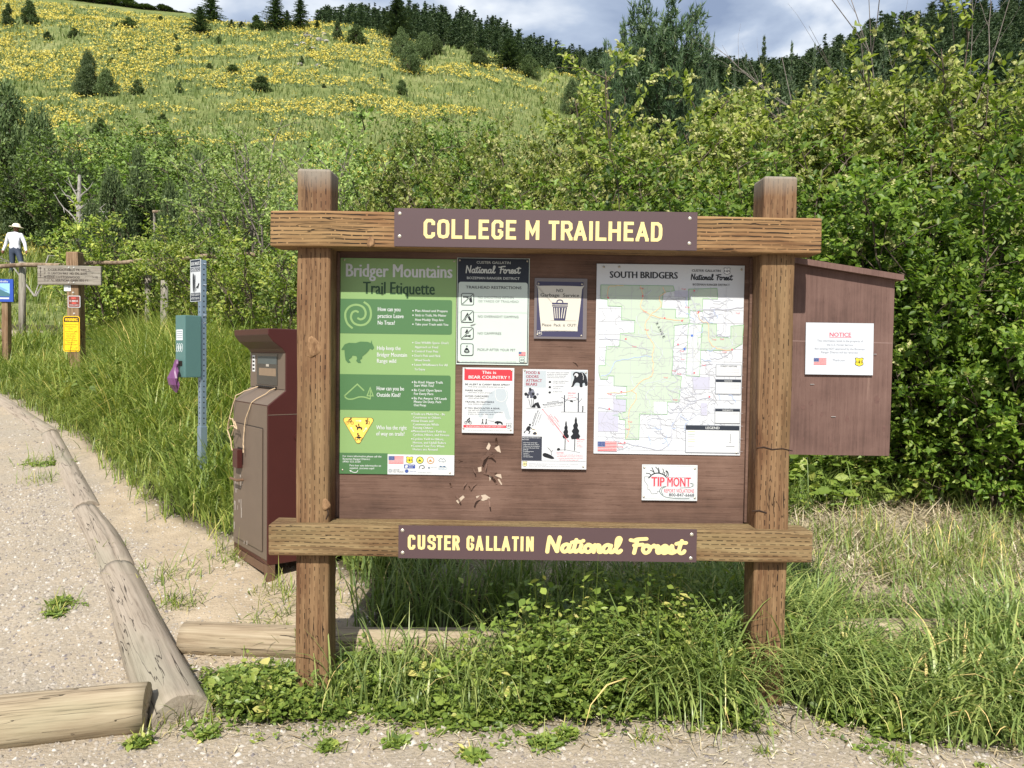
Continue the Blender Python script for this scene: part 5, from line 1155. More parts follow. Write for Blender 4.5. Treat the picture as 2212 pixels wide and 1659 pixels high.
# ------------------------------------------------------------------ trail sign post and its plates
YS = 10.0
GREYWOOD = wood_mat('grey_weathered_timber', (0.36, 0.33, 0.28), (0.21, 0.185, 0.15), (0.07, 0.06, 0.05), stain=0.25, incise=False, seed=8.0)
OLDPOST = wood_mat('old_brown_post_timber', (0.34, 0.23, 0.14), (0.19, 0.12, 0.065), (0.06, 0.035, 0.02), stain=0.6, incise=False, seed=3.0)
sx = P(165, 700, YS).x; sg0 = gz(sx, YS)
ts = empty('trail_sign', (sx, YS, sg0), 0, 'weathered grey routed board on a square brown wooden post in the left grass', 'sign')
hgt = P(160, 545, YS).z - sg0
def local_timber(name, x0, x1, y0, y1, z0, z1, mat, parent, **k): return timber(name, x0, x1, y0, y1, z0, z1, mat, parent, **k)
tp = local_timber('post', -.078, .078, -.07, .08, -.2, hgt, OLDPOST, ts, bev=.012); tp.rotation_euler = (0, rad(-1.0), 0)
b0, b1 = P(92, 575, YS), P(228, 618, YS)
bd = local_timber('board', b0.x - sx, b1.x - sx, -.112, -.0715, b1.z - sg0, b0.z - sg0, GREYWOOD, ts, axis='X', bev=.006)
lt = Art('lettering', (0, 0, 0), b1.x - b0.x, b0.z - b1.z, (95, 60, 1205, 420), None, None, panel=False, root=ts)
_p2 = lt.pt; lt.cy = lambda x, z: -.1125; lt.pt = lambda x, y: (_p2(x, y)[0] + b0.x - sx, _p2(x, y)[1] + b1.z - sg0)
CARVE = lin(62, 54, 48)
for t, x0, x1, b in (('BRIDGER FOOTHILLS TR. NO. 534', 210, 1070, 160), ('SYPES CANYON WAY  NO. 534   3.4 MI', 210, 960, 226), ('MIDDLE COTTONWOOD              9 MI', 210, 1150, 296), ('TOTAL VERTICAL GAIN 850 FT.', 210, 1000, 358)): lt.text(CARVE, t, x0, x1, b, 42, .012, 1)
lt.poly('lettering', CARVE, [(150, 88), (172, 124), (130, 124)], 1); lt.line('lettering', CARVE, [(152, 120), (152, 300)], 8, 1); lt.poly('lettering', CARVE, [(140, 175), (166, 175), (152, 215)], 1.2); lt.poly('lettering', CARVE, [(140, 245), (166, 245), (152, 285)], 1.2)
lt.done()
def bolts(parent, pts, r=.009, col=(.7, .68, .62)):
    m = MB()
    for x, y, z in pts: m.tube([(x, y, z), (x, y - .006, z)], [r, r * .6], 8)
    m.build('bolt', paint(col, .35, metallic=.5), parent)
bolts(ts, [(-.03, -.1125, b0.z - sg0 - .025), (.035, -.1125, b0.z - sg0 - .025), (-.03, -.1125, b1.z - sg0 + .03), (.035, -.1125, b1.z - sg0 + .03)], .012)
bolts(ts, [(.0, -.0715, P(160, 633, YS).z - sg0), (.012, -.0715, P(163, 678, YS).z - sg0)], .014)
def plate(name, tl, br, Y, rect, label, cat, base, rotz=0, edge=None, r=40, **k):
    a_ = P(tl[0], tl[1], Y); b_ = P(br[0], br[1], Y)
    a = Art(name, a_, b_.x - a_.x, a_.z - b_.z, rect, label, cat, panel=False, **k)
    x0, y0, x1, y1 = rect
    pts = []
    for cx, cy, an in ((x0 + r, y0 + r, 180), (x1 - r, y0 + r, 270), (x1 - r, y1 - r, 0), (x0 + r, y1 - r, 90)): pts += [a.pt(cx + r * math.cos(rad(an + 18 * i)), cy + r * math.sin(rad(an + 18 * i))) for i in range(6)]
    MB().prism(pts, 1, 0.0, 0.003).build('plate', paint(base, .4, .04), a.root)
    return a
a = plate('no_bikes_sign', (146.5, 638.5), (173.5, 664.5), YS - .0755, (540, 585, 778, 798), 'small square brown plate edged in white on the trail sign post', 'sign', WHITE, r=22)
RB = lin(128, 62, 50, .9); a.rrect('panel', RB, 552, 597, 766, 786, 14, 1)
a.text(lin(225, 95, 85), 'NO', 612, 694, 648, 36, .03); a.text(WHITE, 'E-BIKES', 576, 738, 694, 28, .04); a.text(lin(225, 95, 85), 'NO', 618, 700, 734, 30, .03); a.text(WHITE, 'PEDAL ASSIST', 570, 750, 762, 17, .03); a.done()
YEL = lin(252, 200, 30, .92)
a = plate('warning_sign', (136.5, 682.5), (172.5, 760), YS - .0755, (470, 945, 772, 1582), 'bright yellow tall plate with black head band low on the trail sign post', 'sign', YEL, r=40)
a.rrect('border', BLACK, 482, 958, 760, 1568, 34, 1); a.rrect('border', YEL, 490, 966, 752, 1560, 28, 2); a.rrect('header', BLACK, 490, 966, 752, 1052, 28, 3, '1100')
a.text(YEL, 'WARNING', 500, 736, 1036, 58, .02, 4)
for t, x0, x1, b in (('Entering Burned Area', 498, 740, 1106), ('Potential Hazards', 512, 712, 1146), ('Include:', 566, 646, 1182), ('Loose Rocks, Falling', 504, 730, 1232), ('Trees and Limbs,', 518, 708, 1272), ('Flash Flooding', 528, 694, 1312), ('and Debris Flows.', 516, 708, 1350), ('Portions of Trail are', 504, 726, 1388), ('Damaged or', 546, 678, 1426), ('Blocked with Debris', 504, 728, 1464)): a.text(lin(90, 66, 20), t, x0, x1, b, 24, .004, 3)
a.shield(712, 1512, 34, 38, lin(90, 66, 20), YEL, 3); a.disc('pictogram', lin(90, 66, 20), 614, 1506, 9, 3); a.done()
a_ = P(143.5, 617, YS - .02); b_ = P(158, 629.5, YS - .02)
a = Art('paper_slip', (a_.x, YS - .0745, a_.z), b_.x - a_.x, a_.z - b_.z, (476, 412, 582, 508), 'little white paper slip tacked beside the trail sign post under its board', 'notice', base=(.74, .76, .76), thick=.001)
a.rect_('print', lin(120, 124, 130), 548, 430, 566, 464, 1); a.rect_('print', lin(170, 174, 176), 490, 480, 560, 490, 1); a.done()

# blue panel at the left edge of the picture
YI = 11.0
a_ = P(-44, 602, YI); b_ = P(28.5, 652, YI)
gi = gz((a_.x + b_.x) / 2, YI)
ip = empty('interpretive_panel', ((a_.x + b_.x) / 2, YI, gi), 0, 'low blue information panel with a lake picture on wooden legs at the far left', 'panel')
ox = ip.location.x
a = Art('face', (0, 0, 0), b_.x - a_.x, a_.z - b_.z, (0, 0, 200, 138), None, None, panel=False, root=ip)
MB().box((a_.x - ox, .0, b_.z - gi), (b_.x - ox, .02, a_.z - gi)).build('face', paint(lin(52, 84, 176, .85), .35, .04), ip)
_p3 = a.pt; a.pt = lambda x, y: (_p3(x, y)[0] + a_.x - ox, _p3(x, y)[1] + b_.z - gi)
a.rect_('picture', lin(150, 196, 232, .9), 14, 26, 180, 106, 1); a.poly('picture', lin(70, 110, 120), [(14, 106), (14, 60), (60, 76), (120, 62), (180, 88), (180, 106)], 2); a.poly('picture', lin(110, 150, 190), [(60, 66), (110, 40), (170, 70), (120, 74)], 1.6); a.rect_('picture', WHITE, 110, 112, 176, 122, 1); a.text(WHITE, 'Foothills', 80, 170, 20, 11, .01, 1); a.done()
for x in (a_.x + .06, b_.x - .14): local_timber('leg', x - ox - .045, x - ox + .045, .021, .11, -.15, b_.z - gi + .2, OLDPOST, ip, bev=.006)

# ------------------------------------------------------------------ logs, rails
LOGW = wood_mat('bleached_log_wood', (0.40, 0.325, 0.225), (0.29, 0.225, 0.145), (0.10, 0.072, 0.045), stain=0.2, checks=0.012, incise=False, seed=1.0)
LOGD = wood_mat('dusty_log_wood', (0.36, 0.30, 0.235), (0.285, 0.235, 0.18), (0.14, 0.108, 0.08), stain=0.15, checks=0.011, incise=False, seed=4.0)
def log(name, p0, p1, r0, r1, mat, label, cat='log', group=None, seed=0, flat=0.0, sink=0.0):
    p0 = Vector(p0); p1 = Vector(p1); d = p1 - p0; L = d.length
    n, m = 64, max(6, int(L / .06)); r = random.Random(seed); vs, fs = [], []
    ck = [(r.uniform(0, 6.28), r.uniform(.02, .05), r.uniform(.3, 1.2)) for _ in range(7)]
    for j in range(m + 1):
        t = j / m
        e = .985 if j in (0, m) else 1.0
        for k in range(n):
            th = 2 * math.pi * k / n
            rr_ = (r0 * (1 - t) + r1 * t) * e * (1 + .02 * math.sin(2 * th + t * 3 + seed) + .015 * math.sin(5 * th + 7 * t + seed))
            for c, w, s in ck:
                dd = (th - c - .25 * math.sin(s * t * L * 2) + math.pi) % (2 * math.pi) - math.pi
                if abs(dd) < .10: rr_ *= 1 - 1.8 * w * (1 - abs(dd) / .10)
            x, y = rr_ * math.cos(th), rr_ * math.sin(th)
            vs.append((x + .01 * math.sin(t * 4 + seed), y + .008 * math.sin(t * 5 + 2 * seed), t * L))
    for j in range(m):
        for k in range(n): fs.append([j * n + k, j * n + (k + 1) % n, (j + 1) * n + (k + 1) % n, (j + 1) * n + k])
    for j, dr in ((0, -1), (m, 1)):
        c0 = len(vs)
        for q in (.6, .25):
            vs += [((vs[j * n + k][0]) * q, (vs[j * n + k][1]) * q, (0 if j == 0 else L) + dr * .004 * (1 - q) * r.uniform(-1, 1)) for k in range(n)]
        for k in range(n):
            fs.append([j * n + k, j * n + (k + 1) % n, c0 + (k + 1) % n, c0 + k]); fs.append([c0 + k, c0 + (k + 1) % n, c0 + n + (k + 1) % n, c0 + n + k])
        fs.append([c0 + n + k for k in range(n)])
    o = MB().add(vs, fs).build(name, mat, None, True)
    me = o.data
    bm = bmesh.new(); bm.from_mesh(me)
    for f in bm.faces:
        if abs(f.normal.z) > .8: f.smooth = False
    bm.to_mesh(me); bm.free()
    o.location = p0; o.rotation_euler = d.to_track_quat('Z', 'Y').to_euler()
    return tag(o, label, cat, group)
KERB = 'logs edging the gravel path'
def kerb_log(q0, q1, r0, r1, lift, label, seed, mat=LOGD):
    return log('log', (q0[0], q0[1], gz(*q0) + lift[0]), (q1[0], q1[1], gz(*q1) + lift[1]), r0, r1, mat, label, 'log', KERB, seed)
kerb_log((-1.27, 2.98), (-2.30, 4.45), .118, .105, (-.012, -.05), 'thick dusty path log whose cracked sawn end faces the viewer', 1)
kerb_log((-2.29, 4.47), (-3.02, 5.45), .105, .10, (-.05, -.05), 'path log second from the viewer, with clear lengthwise cracks', 3)
kerb_log((-3.04, 5.48), (-4.55, 7.6), .10, .10, (-.06, -.065), 'path log third from the viewer with grass tufts along its left side', 4)
kerb_log((-4.57, 7.63), (-6.3, 9.4), .10, .10, (-.055, -.055), 'farthest half buried path log towards the left edge', 5)
log('log', (-1.40, 2.95, .06), (-2.9, 2.57, .05), .098, .11, LOGW, 'pale yellowish log lying across the lower left corner', 'log', seed=7)
log('log', (-1.55, 3.62, .085), (.55, 3.58, .075), .080, .085, LOGW, 'bleached cracked log behind the feet of the kiosk posts', 'log', seed=8)
log('log', (1.3, 3.72, .12), (3.3, 3.66, .12), .075, .085, LOGW, 'pale log half hidden in long grass right of the kiosk', 'log', seed=9)
YF = 13.2
RAILM = bark_mat('rail_wood', (0.12, 0.08, 0.055), (0.34, 0.26, 0.18), 14.0)
fe = empty('rail_fence', (P(60, 600, YF).x, YF, gz(P(60, 600, YF).x, YF)), 0, 'round pole rail fence on grey posts crossing behind the trail sign', 'fence')
fo = Vector(fe.location)
def rail(pa, pb, ra, rb, ya, yb):
    A, B = P(pa[0], pa[1], ya), P(pb[0], pb[1], yb); r = random.Random(int(pa[0]) + 9)
    pts = [A.lerp(B, i / 10) + Vector((0, 0, .012 * math.sin(i * 1.3))) - fo for i in range(11)]
    MB().tube(pts, [ra + (rb - ra) * i / 10 for i in range(11)], 10).build('rail', RAILM, fe, True)
rail((-120, 577), (172, 571), .036, .04, YF, YF); rail((176, 571), (420, 557), .036, .032, YF, YF - .6); rail((424, 556), (585, 548), .042, .04, YF - .6, YF - 1.0)
for px, pt_, r_ in ((46, 572, .06), (352, 562, .06), (318, 566, .055), (600, 545, .07), (-110, 572, .08)):
    t_ = P(px, pt_, YF + .12); g_ = gz(t_.x, YF + .12)
    MB().tube([Vector((t_.x, YF + .12, g_ - .2)) - fo, Vector((t_.x + .02, YF + .12, t_.z + .05)) - fo], [r_, r_ * .92], 10).build('post', GREYWOOD, fe, True)
t_ = P(354, 606, 12.2)
o = MB().tube([(0, 0, -.2), (.01, 0, t_.z - gz(t_.x, 12.2))], [.06, .055], 10).build('stub_post', GREYWOOD, None, True); o.location = (t_.x, 12.2, gz(t_.x, 12.2)); tag(o, 'short grey round stub post alone in the tall grass', 'post')
A, B = P(330, 457, 19.0), P(470, 459, 19.0)
fr = empty('far_rail', (A.x, 19, gz(A.x, 19)), 0, 'thin pale pole rail glimpsed among the bushes on the slope', 'fence')
MB().tube([A - Vector(fr.location), B - Vector(fr.location)], .035, 8).build('rail', RAILM, fr)
for q in (A, B): MB().tube([Vector((q.x, 19.08, gz(q.x, 19) - .1)) - Vector(fr.location), Vector((q.x, 19.08, q.z - .02)) - Vector(fr.location)], .03, 8).build('post', GREYWOOD, fr)

# ------------------------------------------------------------------ walker
def skin_person():
    yp = 23.0; head = P(36, 492, yp); g = gz(head.x, yp); H = 1.68
    z0 = head.z + .10 - H
    J = {'pel': (0, 0, .92), 'waist': (0, .0, 1.08), 'chest': (0.0, -.01, 1.30), 'neck': (0.02, -.01, 1.44), 'hd': (.05, -.02, 1.55), 'crown': (.05, -.02, 1.64),
         'shl': (.17, 0, 1.37), 'ell': (.27, .0, 1.12), 'wrl': (.34, -.10, .92), 'hal': (.35, -.12, .88), 'shr': (-.17, 0, 1.37), 'elr': (-.27, .06, 1.13), 'wrr': (-.33, .02, .92), 'har': (-.335, .01, .88),
         'hil': (.09, 0, .88), 'knl': (.20, -.05, .50), 'anl': (.20, .05, .10), 'tol': (.32, .03, .04), 'hir': (-.09, 0, .88), 'knr': (-.08, .02, .49), 'anr': (-.20, .08, .10), 'tor': (-.08, .06, .04)}
    E = [('pel', 'waist'), ('waist', 'chest'), ('chest', 'neck'), ('neck', 'hd'), ('hd', 'crown'), ('chest', 'shl'), ('shl', 'ell'), ('ell', 'wrl'), ('wrl', 'hal'), ('chest', 'shr'), ('shr', 'elr'), ('elr', 'wrr'), ('wrr', 'har'),
         ('pel', 'hil'), ('hil', 'knl'), ('knl', 'anl'), ('anl', 'tol'), ('pel', 'hir'), ('hir', 'knr'), ('knr', 'anr'), ('anr', 'tor')]
    Rd = dict(pel=.15, waist=.135, chest=.15, neck=.055, hd=.085, crown=.07, shl=.075, ell=.052, wrl=.035, hal=.04, shr=.075, elr=.052, wrr=.035, har=.04, hil=.10, knl=.07, anl=.05, tol=.04, hir=.10, knr=.07, anr=.05, tor=.04)
    for side, sg in (('l', 1), ('r', -1)):
        hx, hy, hz = J['ha' + side]
        for f in range(5):
            k = f'f{side}{f}'; o_ = (f - 2) * .016
            J[k] = (hx + sg * .01 + (.03 * sg if f == 0 else 0), hy + o_, hz - (.05 if f == 0 else .085 - abs(f - 2.5) * .008)); Rd[k] = .009; E.append(('ha' + side, k))
    me = bpy.data.meshes.new('person'); names = list(J)
    me.from_pydata([J[n] for n in names], [(names.index(a), names.index(b)) for a, b in E], [])
    o = bpy.data.objects.new('person', me); COL.objects.link(o)
    sk = o.modifiers.new('skin', 'SKIN'); sk.use_smooth_shade = True
    for i, n in enumerate(names): me.skin_vertices[0].data[i].radius = (Rd[n], Rd[n] * (.8 if n in ('pel', 'waist', 'chest') else 1)); me.skin_vertices[0].data[i].use_root = n == 'pel'
    sb_ = o.modifiers.new('sub', 'SUBSURF'); sb_.levels = 2; sb_.render_levels = 2
    dg = bpy.context.evaluated_depsgraph_get(); m2 = bpy.data.meshes.new_from_object(o.evaluated_get(dg)); o.modifiers.clear(); o.data = m2
    m2.materials.clear()
    for c in (lin(236, 236, 246, .9), lin(66, 76, 96, .8), lin(150, 104, 84, .8), lin(70, 60, 54)): m2.materials.append(paint(c, .7))
    for p in m2.polygons:
        c = p.center
        p.material_index = 3 if c.z < .09 else 1 if c.z < .98 and abs(c.x) < .27 and not (c.z > .80 and abs(c.x) > .24) else 2 if c.z > 1.455 or (c.z < .90 and abs(c.x) > .3) else 0
    m2.shade_smooth()
    o.location = (head.x - .05, yp, z0); o.rotation_euler = (0, 0, rad(8))
    tag(o, 'person in a white long sleeved top, dark trousers and cream sun hat walking', 'person')
    ht = MB()
    n = 18; vs = []
    for z, r in ((1.585, .185), (1.60, .185), (1.61, .105), (1.665, .10), (1.70, .07), (1.71, .02)): vs += [(.05 + r * math.cos(2 * math.pi * k / n) * 1.05, -.02 + r * math.sin(2 * math.pi * k / n), z - .02 * (r > .15) * math.cos(2 * math.pi * k / n)) for k in range(n)]
    ht.add(vs, [[i * n + k, i * n + (k + 1) % n, (i + 1) * n + (k + 1) % n, (i + 1) * n + k] for i in range(5) for k in range(n)] + [[5 * n + k for k in range(n)], list(range(n))[::-1]])
    ht.build('sun_hat', paint(lin(244, 232, 206, .9), .8), o, True)
    hr = MB(); hr.tube([(.03, .03, 1.60), (.0, .05, 1.55), (-.01, .04, 1.48)], [.085, .075, .03], 10); hr.build('hair', paint(lin(70, 46, 36), .7), o, True)
    fa = MB()
    fa.tube([(.13, -.06, 1.555), (.155, -.065, 1.545)], [.012, .006], 6); fa.tube([(.115, -.075, 1.575), (.125, -.085, 1.575)], .008, 6); fa.tube([(.12, -.065, 1.515), (.132, -.07, 1.515)], .010, 6)
    fa.build('face', paint(lin(110, 70, 58), .6), o, True)
skin_person()
# ------------------------------------------------------------------ foliage
def rot_frames(d, nrm):
    """orthonormal frames: columns side, along, normal for unit directions d"""
    d = d / np.linalg.norm(d, axis=1, keepdims=True)
    s = np.cross(d, nrm); s /= np.maximum(np.linalg.norm(s, axis=1, keepdims=True), 1e-6)
    n = np.cross(s, d)
    return s, d, n
LEAF_V = np.array([(0, 0, 0), (-.30, .25, .07), (-.38, .55, .08), (0, 1, -.06), (.38, .55, .08), (.30, .25, .07)])
LEAF_F = np.array([(0, 3, 2, 1), (0, 5, 4, 3)])
CARD_V = np.array([(-.5, 0, 0), (.5, 0, 0), (.32, 1, .05), (-.32, 1, .05)]); CARD_F = np.array([(0, 1, 2, 3)])
NEED_V = np.array([(-.5, .12, 0), (0, 0, 0), (.5, .12, 0), (.12, 1, .04)]); NEED_F = np.array([(0, 1, 2, 3)])
def stamp(PV, PF, pos, d, nrm, L, W):
    s, dd, n = rot_frames(d, nrm)
    V = pos[:, None, :] + s[:, None, :] * (PV[None, :, 0, None] * W[:, None, None]) + dd[:, None, :] * (PV[None, :, 1, None] * L[:, None, None]) + n[:, None, :] * (PV[None, :, 2, None] * L[:, None, None])
    F = PF[None] + (np.arange(len(pos)) * len(PV))[:, None, None]
    return V.reshape(-1, 3), F.reshape(-1, PF.shape[1])
def leaf_mesh(name, pos, d, nrm, L, W, r, PV=LEAF_V, PF=LEAF_F):
    V, F = stamp(PV, PF, pos, d, nrm, L, W)
    return np_mesh(name, V, F, np.repeat(r, len(PV)))
def unit(v): return v / np.maximum(np.linalg.norm(v, axis=-1, keepdims=True), 1e-9)

LEAF_CHERRY = leaf_mat('glossy_shrub_leaf', [(0.0, (0.0549, 0.1102, 0.0154)), (0.45, (0.1525, 0.2494, 0.033)), (0.8, (0.2501, 0.3422, 0.0528)), (1.0, (0.366, 0.4176, 0.099))], .40, .45)
LEAF_OLIVE = leaf_mat('olive_shrub_leaf', [(0.0, (0.0732, 0.1121, 0.0198)), (0.45, (0.2013, 0.2537, 0.0462)), (0.8, (0.3233, 0.3599, 0.0748)), (1.0, (0.4392, 0.4366, 0.132))], .40, .48)
LEAF_YEL = leaf_mat('yellow_green_leaf', [(0.0, (0.0944, 0.1552, 0.0277)), (0.5, (0.2412, 0.3209, 0.0515)), (1.0, (0.4615, 0.4761, 0.099))], .34, .45)
LEAF_GREY = leaf_mat('airy_shrub_leaf', [(0.0, (0.0978, 0.1583, 0.0453)), (0.5, (0.2377, 0.3311, 0.0805)), (1.0, (0.4193, 0.5035, 0.151))], .3, .5)
FLOWER = leaf_mat('cream_blossom', [(0.0, (0.27, 0.29, 0.09)), (1.0, (0.50, 0.48, 0.22))], .25, .7, (1, 1, .8))
TWIG = bark_mat('twig_bark', (0.05, 0.038, 0.03), (0.17, 0.13, 0.10))
BARETWIG = bark_mat('bare_twig_bark', (0.10, 0.085, 0.075), (0.26, 0.22, 0.19))
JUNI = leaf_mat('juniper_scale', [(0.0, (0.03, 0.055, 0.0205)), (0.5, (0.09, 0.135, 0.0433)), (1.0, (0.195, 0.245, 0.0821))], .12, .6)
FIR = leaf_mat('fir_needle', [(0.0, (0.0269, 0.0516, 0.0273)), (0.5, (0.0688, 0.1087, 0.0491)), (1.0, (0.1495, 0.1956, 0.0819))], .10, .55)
PINE = leaf_mat('pine_needle', [(0.0, (0.0238, 0.051, 0.0221)), (0.5, (0.0646, 0.1122, 0.0442)), (1.0, (0.1394, 0.1955, 0.0765))], .12, .5)
BARK = bark_mat('tree_bark', (0.045, 0.032, 0.024), (0.17, 0.13, 0.10), 8.0)
SAGE = leaf_mat('low_bush_leaf', [(0.0, (0.0707, 0.1209, 0.0251)), (0.5, (0.1653, 0.254, 0.0503)), (1.0, (0.3067, 0.3991, 0.0898))], .25, .5)

def make_shrub(seed, H, R, stems, leaf, dens=1.0, flowers=0.0, upright=0.6, low=0.12):
    """multi-stemmed leafy shrub: (stem mesh, leaf mesh, blossom mesh or None)"""
    r = np.random.default_rng(seed); mb = MB(); tw_p, tw_d = [], []
    for i in range(stems):
        az = r.uniform(0, 6.283); q = r.uniform(.1, 1) ** .6; h = H * r.uniform(.62, 1.0) * (1 - .28 * q * q)
        base = np.array([math.cos(az), math.sin(az), 0]) * R * .22 * r.random()
        tip = np.array([math.cos(az) * R * q, math.sin(az) * R * q, h])
        mid = base * .4 + tip * .6 * np.array([.55, .55, 1.08]) + r.normal(0, .06, 3) * R
        ts = np.linspace(0, 1, 9)[:, None]
        c = (1 - ts) ** 2 * base + 2 * ts * (1 - ts) * mid + ts ** 2 * tip
        c[1:] += r.normal(0, .02, (8, 3)) * R
        mb.tube([tuple(p) for p in c], list(np.linspace(.020, .004, 9) * (H / 3.5)), 5, cap=False)
        nb = int(11 * dens ** .5)
        for b in range(nb):
            t = low + (1 - low) * (b + r.random()) / nb; k = min(int(t * 8), 7); p = c[k] + (c[k + 1] - c[k]) * (t * 8 - k)
            a2 = r.uniform(0, 6.283); out = np.array([math.cos(a2), math.sin(a2), r.uniform(upright - .5, upright + .5)]); out /= np.linalg.norm(out)
            L = H * r.uniform(.10, .24) * (1.15 - .6 * t)
            e_ = p + out * L; m2 = (p + e_) / 2 + np.array([0, 0, .1 * L])
            mb.tube([tuple(p), tuple(m2), tuple(e_)], [.006, .004, .002], 4, cap=False)
            for w in range(int(6 * dens)):
                u = r.uniform(.2, 1.05); pp = p + (e_ - p) * min(u, 1); dd = out * .6 + r.normal(0, .55, 3); dd[2] += .25
                tw_p.append(pp); tw_d.append(dd / np.linalg.norm(dd))
    tw_p = np.array(tw_p); tw_d = np.array(tw_d); nt_ = len(tw_p); per = 9
    tl = r.uniform(.12, .30, nt_) * (H / 3.6) ** .3
    u = np.tile(np.linspace(.15, 1, per), nt_); ip = np.repeat(np.arange(nt_), per); n = len(u)
    pos = tw_p[ip] + tw_d[ip] * (u * tl[ip])[:, None] + r.normal(0, .012, (n, 3))
    d = unit(tw_d[ip] * .55 + r.normal(0, .6, (n, 3)) + np.array([0, 0, .05]))
    nr = unit(np.array([-.05, -.75, 1.0]) + r.normal(0, .42, (n, 3)))
    L = leaf * r.uniform(.65, 1.2, n); rn = np.clip(r.normal(.48, .2, n) + .18 * np.repeat(r.normal(0, 1, nt_), per), 0, 1)
    lm = leaf_mesh('foliage', pos, d, nr, L, L * r.uniform(.85, 1.05, n) * .72, rn)
    fm = None
    if flowers > 0:
        top = tw_p[:, 2] > H * .35
        idx = np.nonzero(top & (r.random(nt_) < flowers * (0.25 + 1.1 * tw_p[:, 2] / H)))[0]
        k = 16; ii = np.repeat(idx, k); m = len(ii); uu = np.tile(np.linspace(0, 1, k), len(idx))
        dirs = unit(tw_d[idx] * .7 + np.array([0, 0, .1]) + r.normal(0, .3, (len(idx), 3))); dirs = np.repeat(dirs, k, 0); sag = -.035 * uu ** 2
        pos = tw_p[ii] + tw_d[ii] * tl[ii][:, None] * .85 + dirs * (uu * .10)[:, None] + np.stack([0 * sag, 0 * sag, sag], 1) + r.normal(0, .005, (m, 3))
        Lf = .024 * r.uniform(.8, 1.3, m) * (1.1 - .5 * uu)
        fm = leaf_mesh('blossom', pos, unit(r.normal(0, 1, (m, 3))), unit(r.normal(0, 1, (m, 3))), Lf, Lf, np.clip(r.normal(.5, .25, m), 0, 1), CARD_V, CARD_F)
    sm = bpy.data.meshes.new('stem'); sm.from_pydata(mb.v, [], mb.f); sm.shade_smooth()
    return sm, lm, fm
def proto_parts(meshes, mats):
    for me, m in zip(meshes, mats):
        if me is not None and not me.materials: me.materials.append(m)
    return meshes
def plant(name, parts, loc, scale, rotz, label, cat, group=None, names=('stem', 'foliage', 'blossom')):
    root = empty(name, loc, rotz, label, cat, group); root.scale = scale if isinstance(scale, tuple) else (scale,) * 3
    for nm, me in zip(names, parts):
        if me is None: continue
        o = bpy.data.objects.new(nm, me); COL.objects.link(o); o.parent = root
    return root

CH = [proto_parts(make_shrub(100 + i, 3.6, 1.25, 19, .066, 1.3, .55), (TWIG, LEAF_OLIVE, FLOWER)) for i in range(5)]
CL = [proto_parts(make_shrub(130 + i, 2.4, 1.1, 14, .066, 1.25, .05, .5, .05), (TWIG, LEAF_CHERRY, FLOWER)) for i in range(3)]
YW_ = [proto_parts(make_shrub(150 + i, 3.0, 1.3, 12, .068, .9, .12), (TWIG, LEAF_YEL, FLOWER)) for i in range(3)]
AI = [proto_parts(make_shrub(170 + i, 4.0, 1.0, 13, .054, 1.05, .05, .9, .12), (BARETWIG, LEAF_GREY, FLOWER)) for i in range(3)]
LOWB = [proto_parts(make_shrub(190 + i, 1.5, 1.0, 14, .045, 1.1, 0, .4, .05), (TWIG, SAGE, None)) for i in range(3)]
rp = random.Random(77)
def top_of(ps):
    hs = []
    for p in ps:
        v = np.empty(len(p[1].vertices) * 3, np.float32); p[1].vertices.foreach_get('co', v); hs.append(np.percentile(v[2::3], 99.6))
    return float(np.mean(hs))
CG = [proto_parts(make_shrub(110 + i, 3.6, 1.25, 18, .070, 1.25, .16), (TWIG, LEAF_CHERRY, FLOWER)) for i in range(3)]
PH = {'c': top_of(CH), 'l': top_of(CL), 'y': top_of(YW_), 'a': top_of(AI), 'b': top_of(LOWB)}
def put(kind, protos, px, ytop, y, H0, label, cat='shrub', group=None, wide=1.0, name='shrub'):
    top = P(px, ytop, y); g = gz(top.x, y); hm = PH.get(kind, H0); s = max((top.z - g) / hm, .2)
    w = s * wide
    return plant(name, protos[rp.randrange(len(protos))], (top.x, y, g - .03), (w, w, s), rp.uniform(-.7, .7), label, cat, group)
THK = 'chokecherry shrubs of the thicket behind the kiosk'
for px, yt, y, lb in ((1080, 240, 9.2, 'blossoming shrub whose pointed top stands left of the pine above the kiosk'), (1180, 320, 8.6, 'lower blossoming shrub in the dip above the kiosk name board'), (1000, 310, 9.6, 'open blossoming shrub above the left half of the upper name board'), (905, 300, 10.2, 'loose leafy shrub over the left end of the upper name board'),
                      (1290, 320, 8.3, 'leafy blossoming shrub in front of the dark juniper below the pine'), (1385, 150, 9.4, 'tall blossoming shrub standing before the bushy pine'), (1480, 250, 8.9, 'blossoming shrub right of the bushy pine, above the right half of the name board'), (1590, 215, 8.8, 'blossoming shrub left of the right post, against the small far firs'),
                      (1690, 140, 9.2, 'tall blossoming shrub rising above the right kiosk post'), (1790, 200, 8.6, 'blossoming shrub between the right post and the bare twigs'), (1890, 150, 8.4, 'blossoming shrub at the foot of the bare twigs'), (1985, 85, 8.2, 'tallest blossoming shrub, right of the bare twigs against the dark forest'),
                      (2085, 200, 7.6, 'blossoming shrub between the tallest one and the right picture edge'), (2190, 120, 7.9, 'tall blossoming shrub cut by the right picture edge'), (2300, 150, 7.4, 'blossoming shrub just past the right picture edge')):
    put('c', CH, px, yt, y, 3.6, lb, 'shrub', THK, 1.0 if px > 1250 else .85, 'chokecherry_shrub')
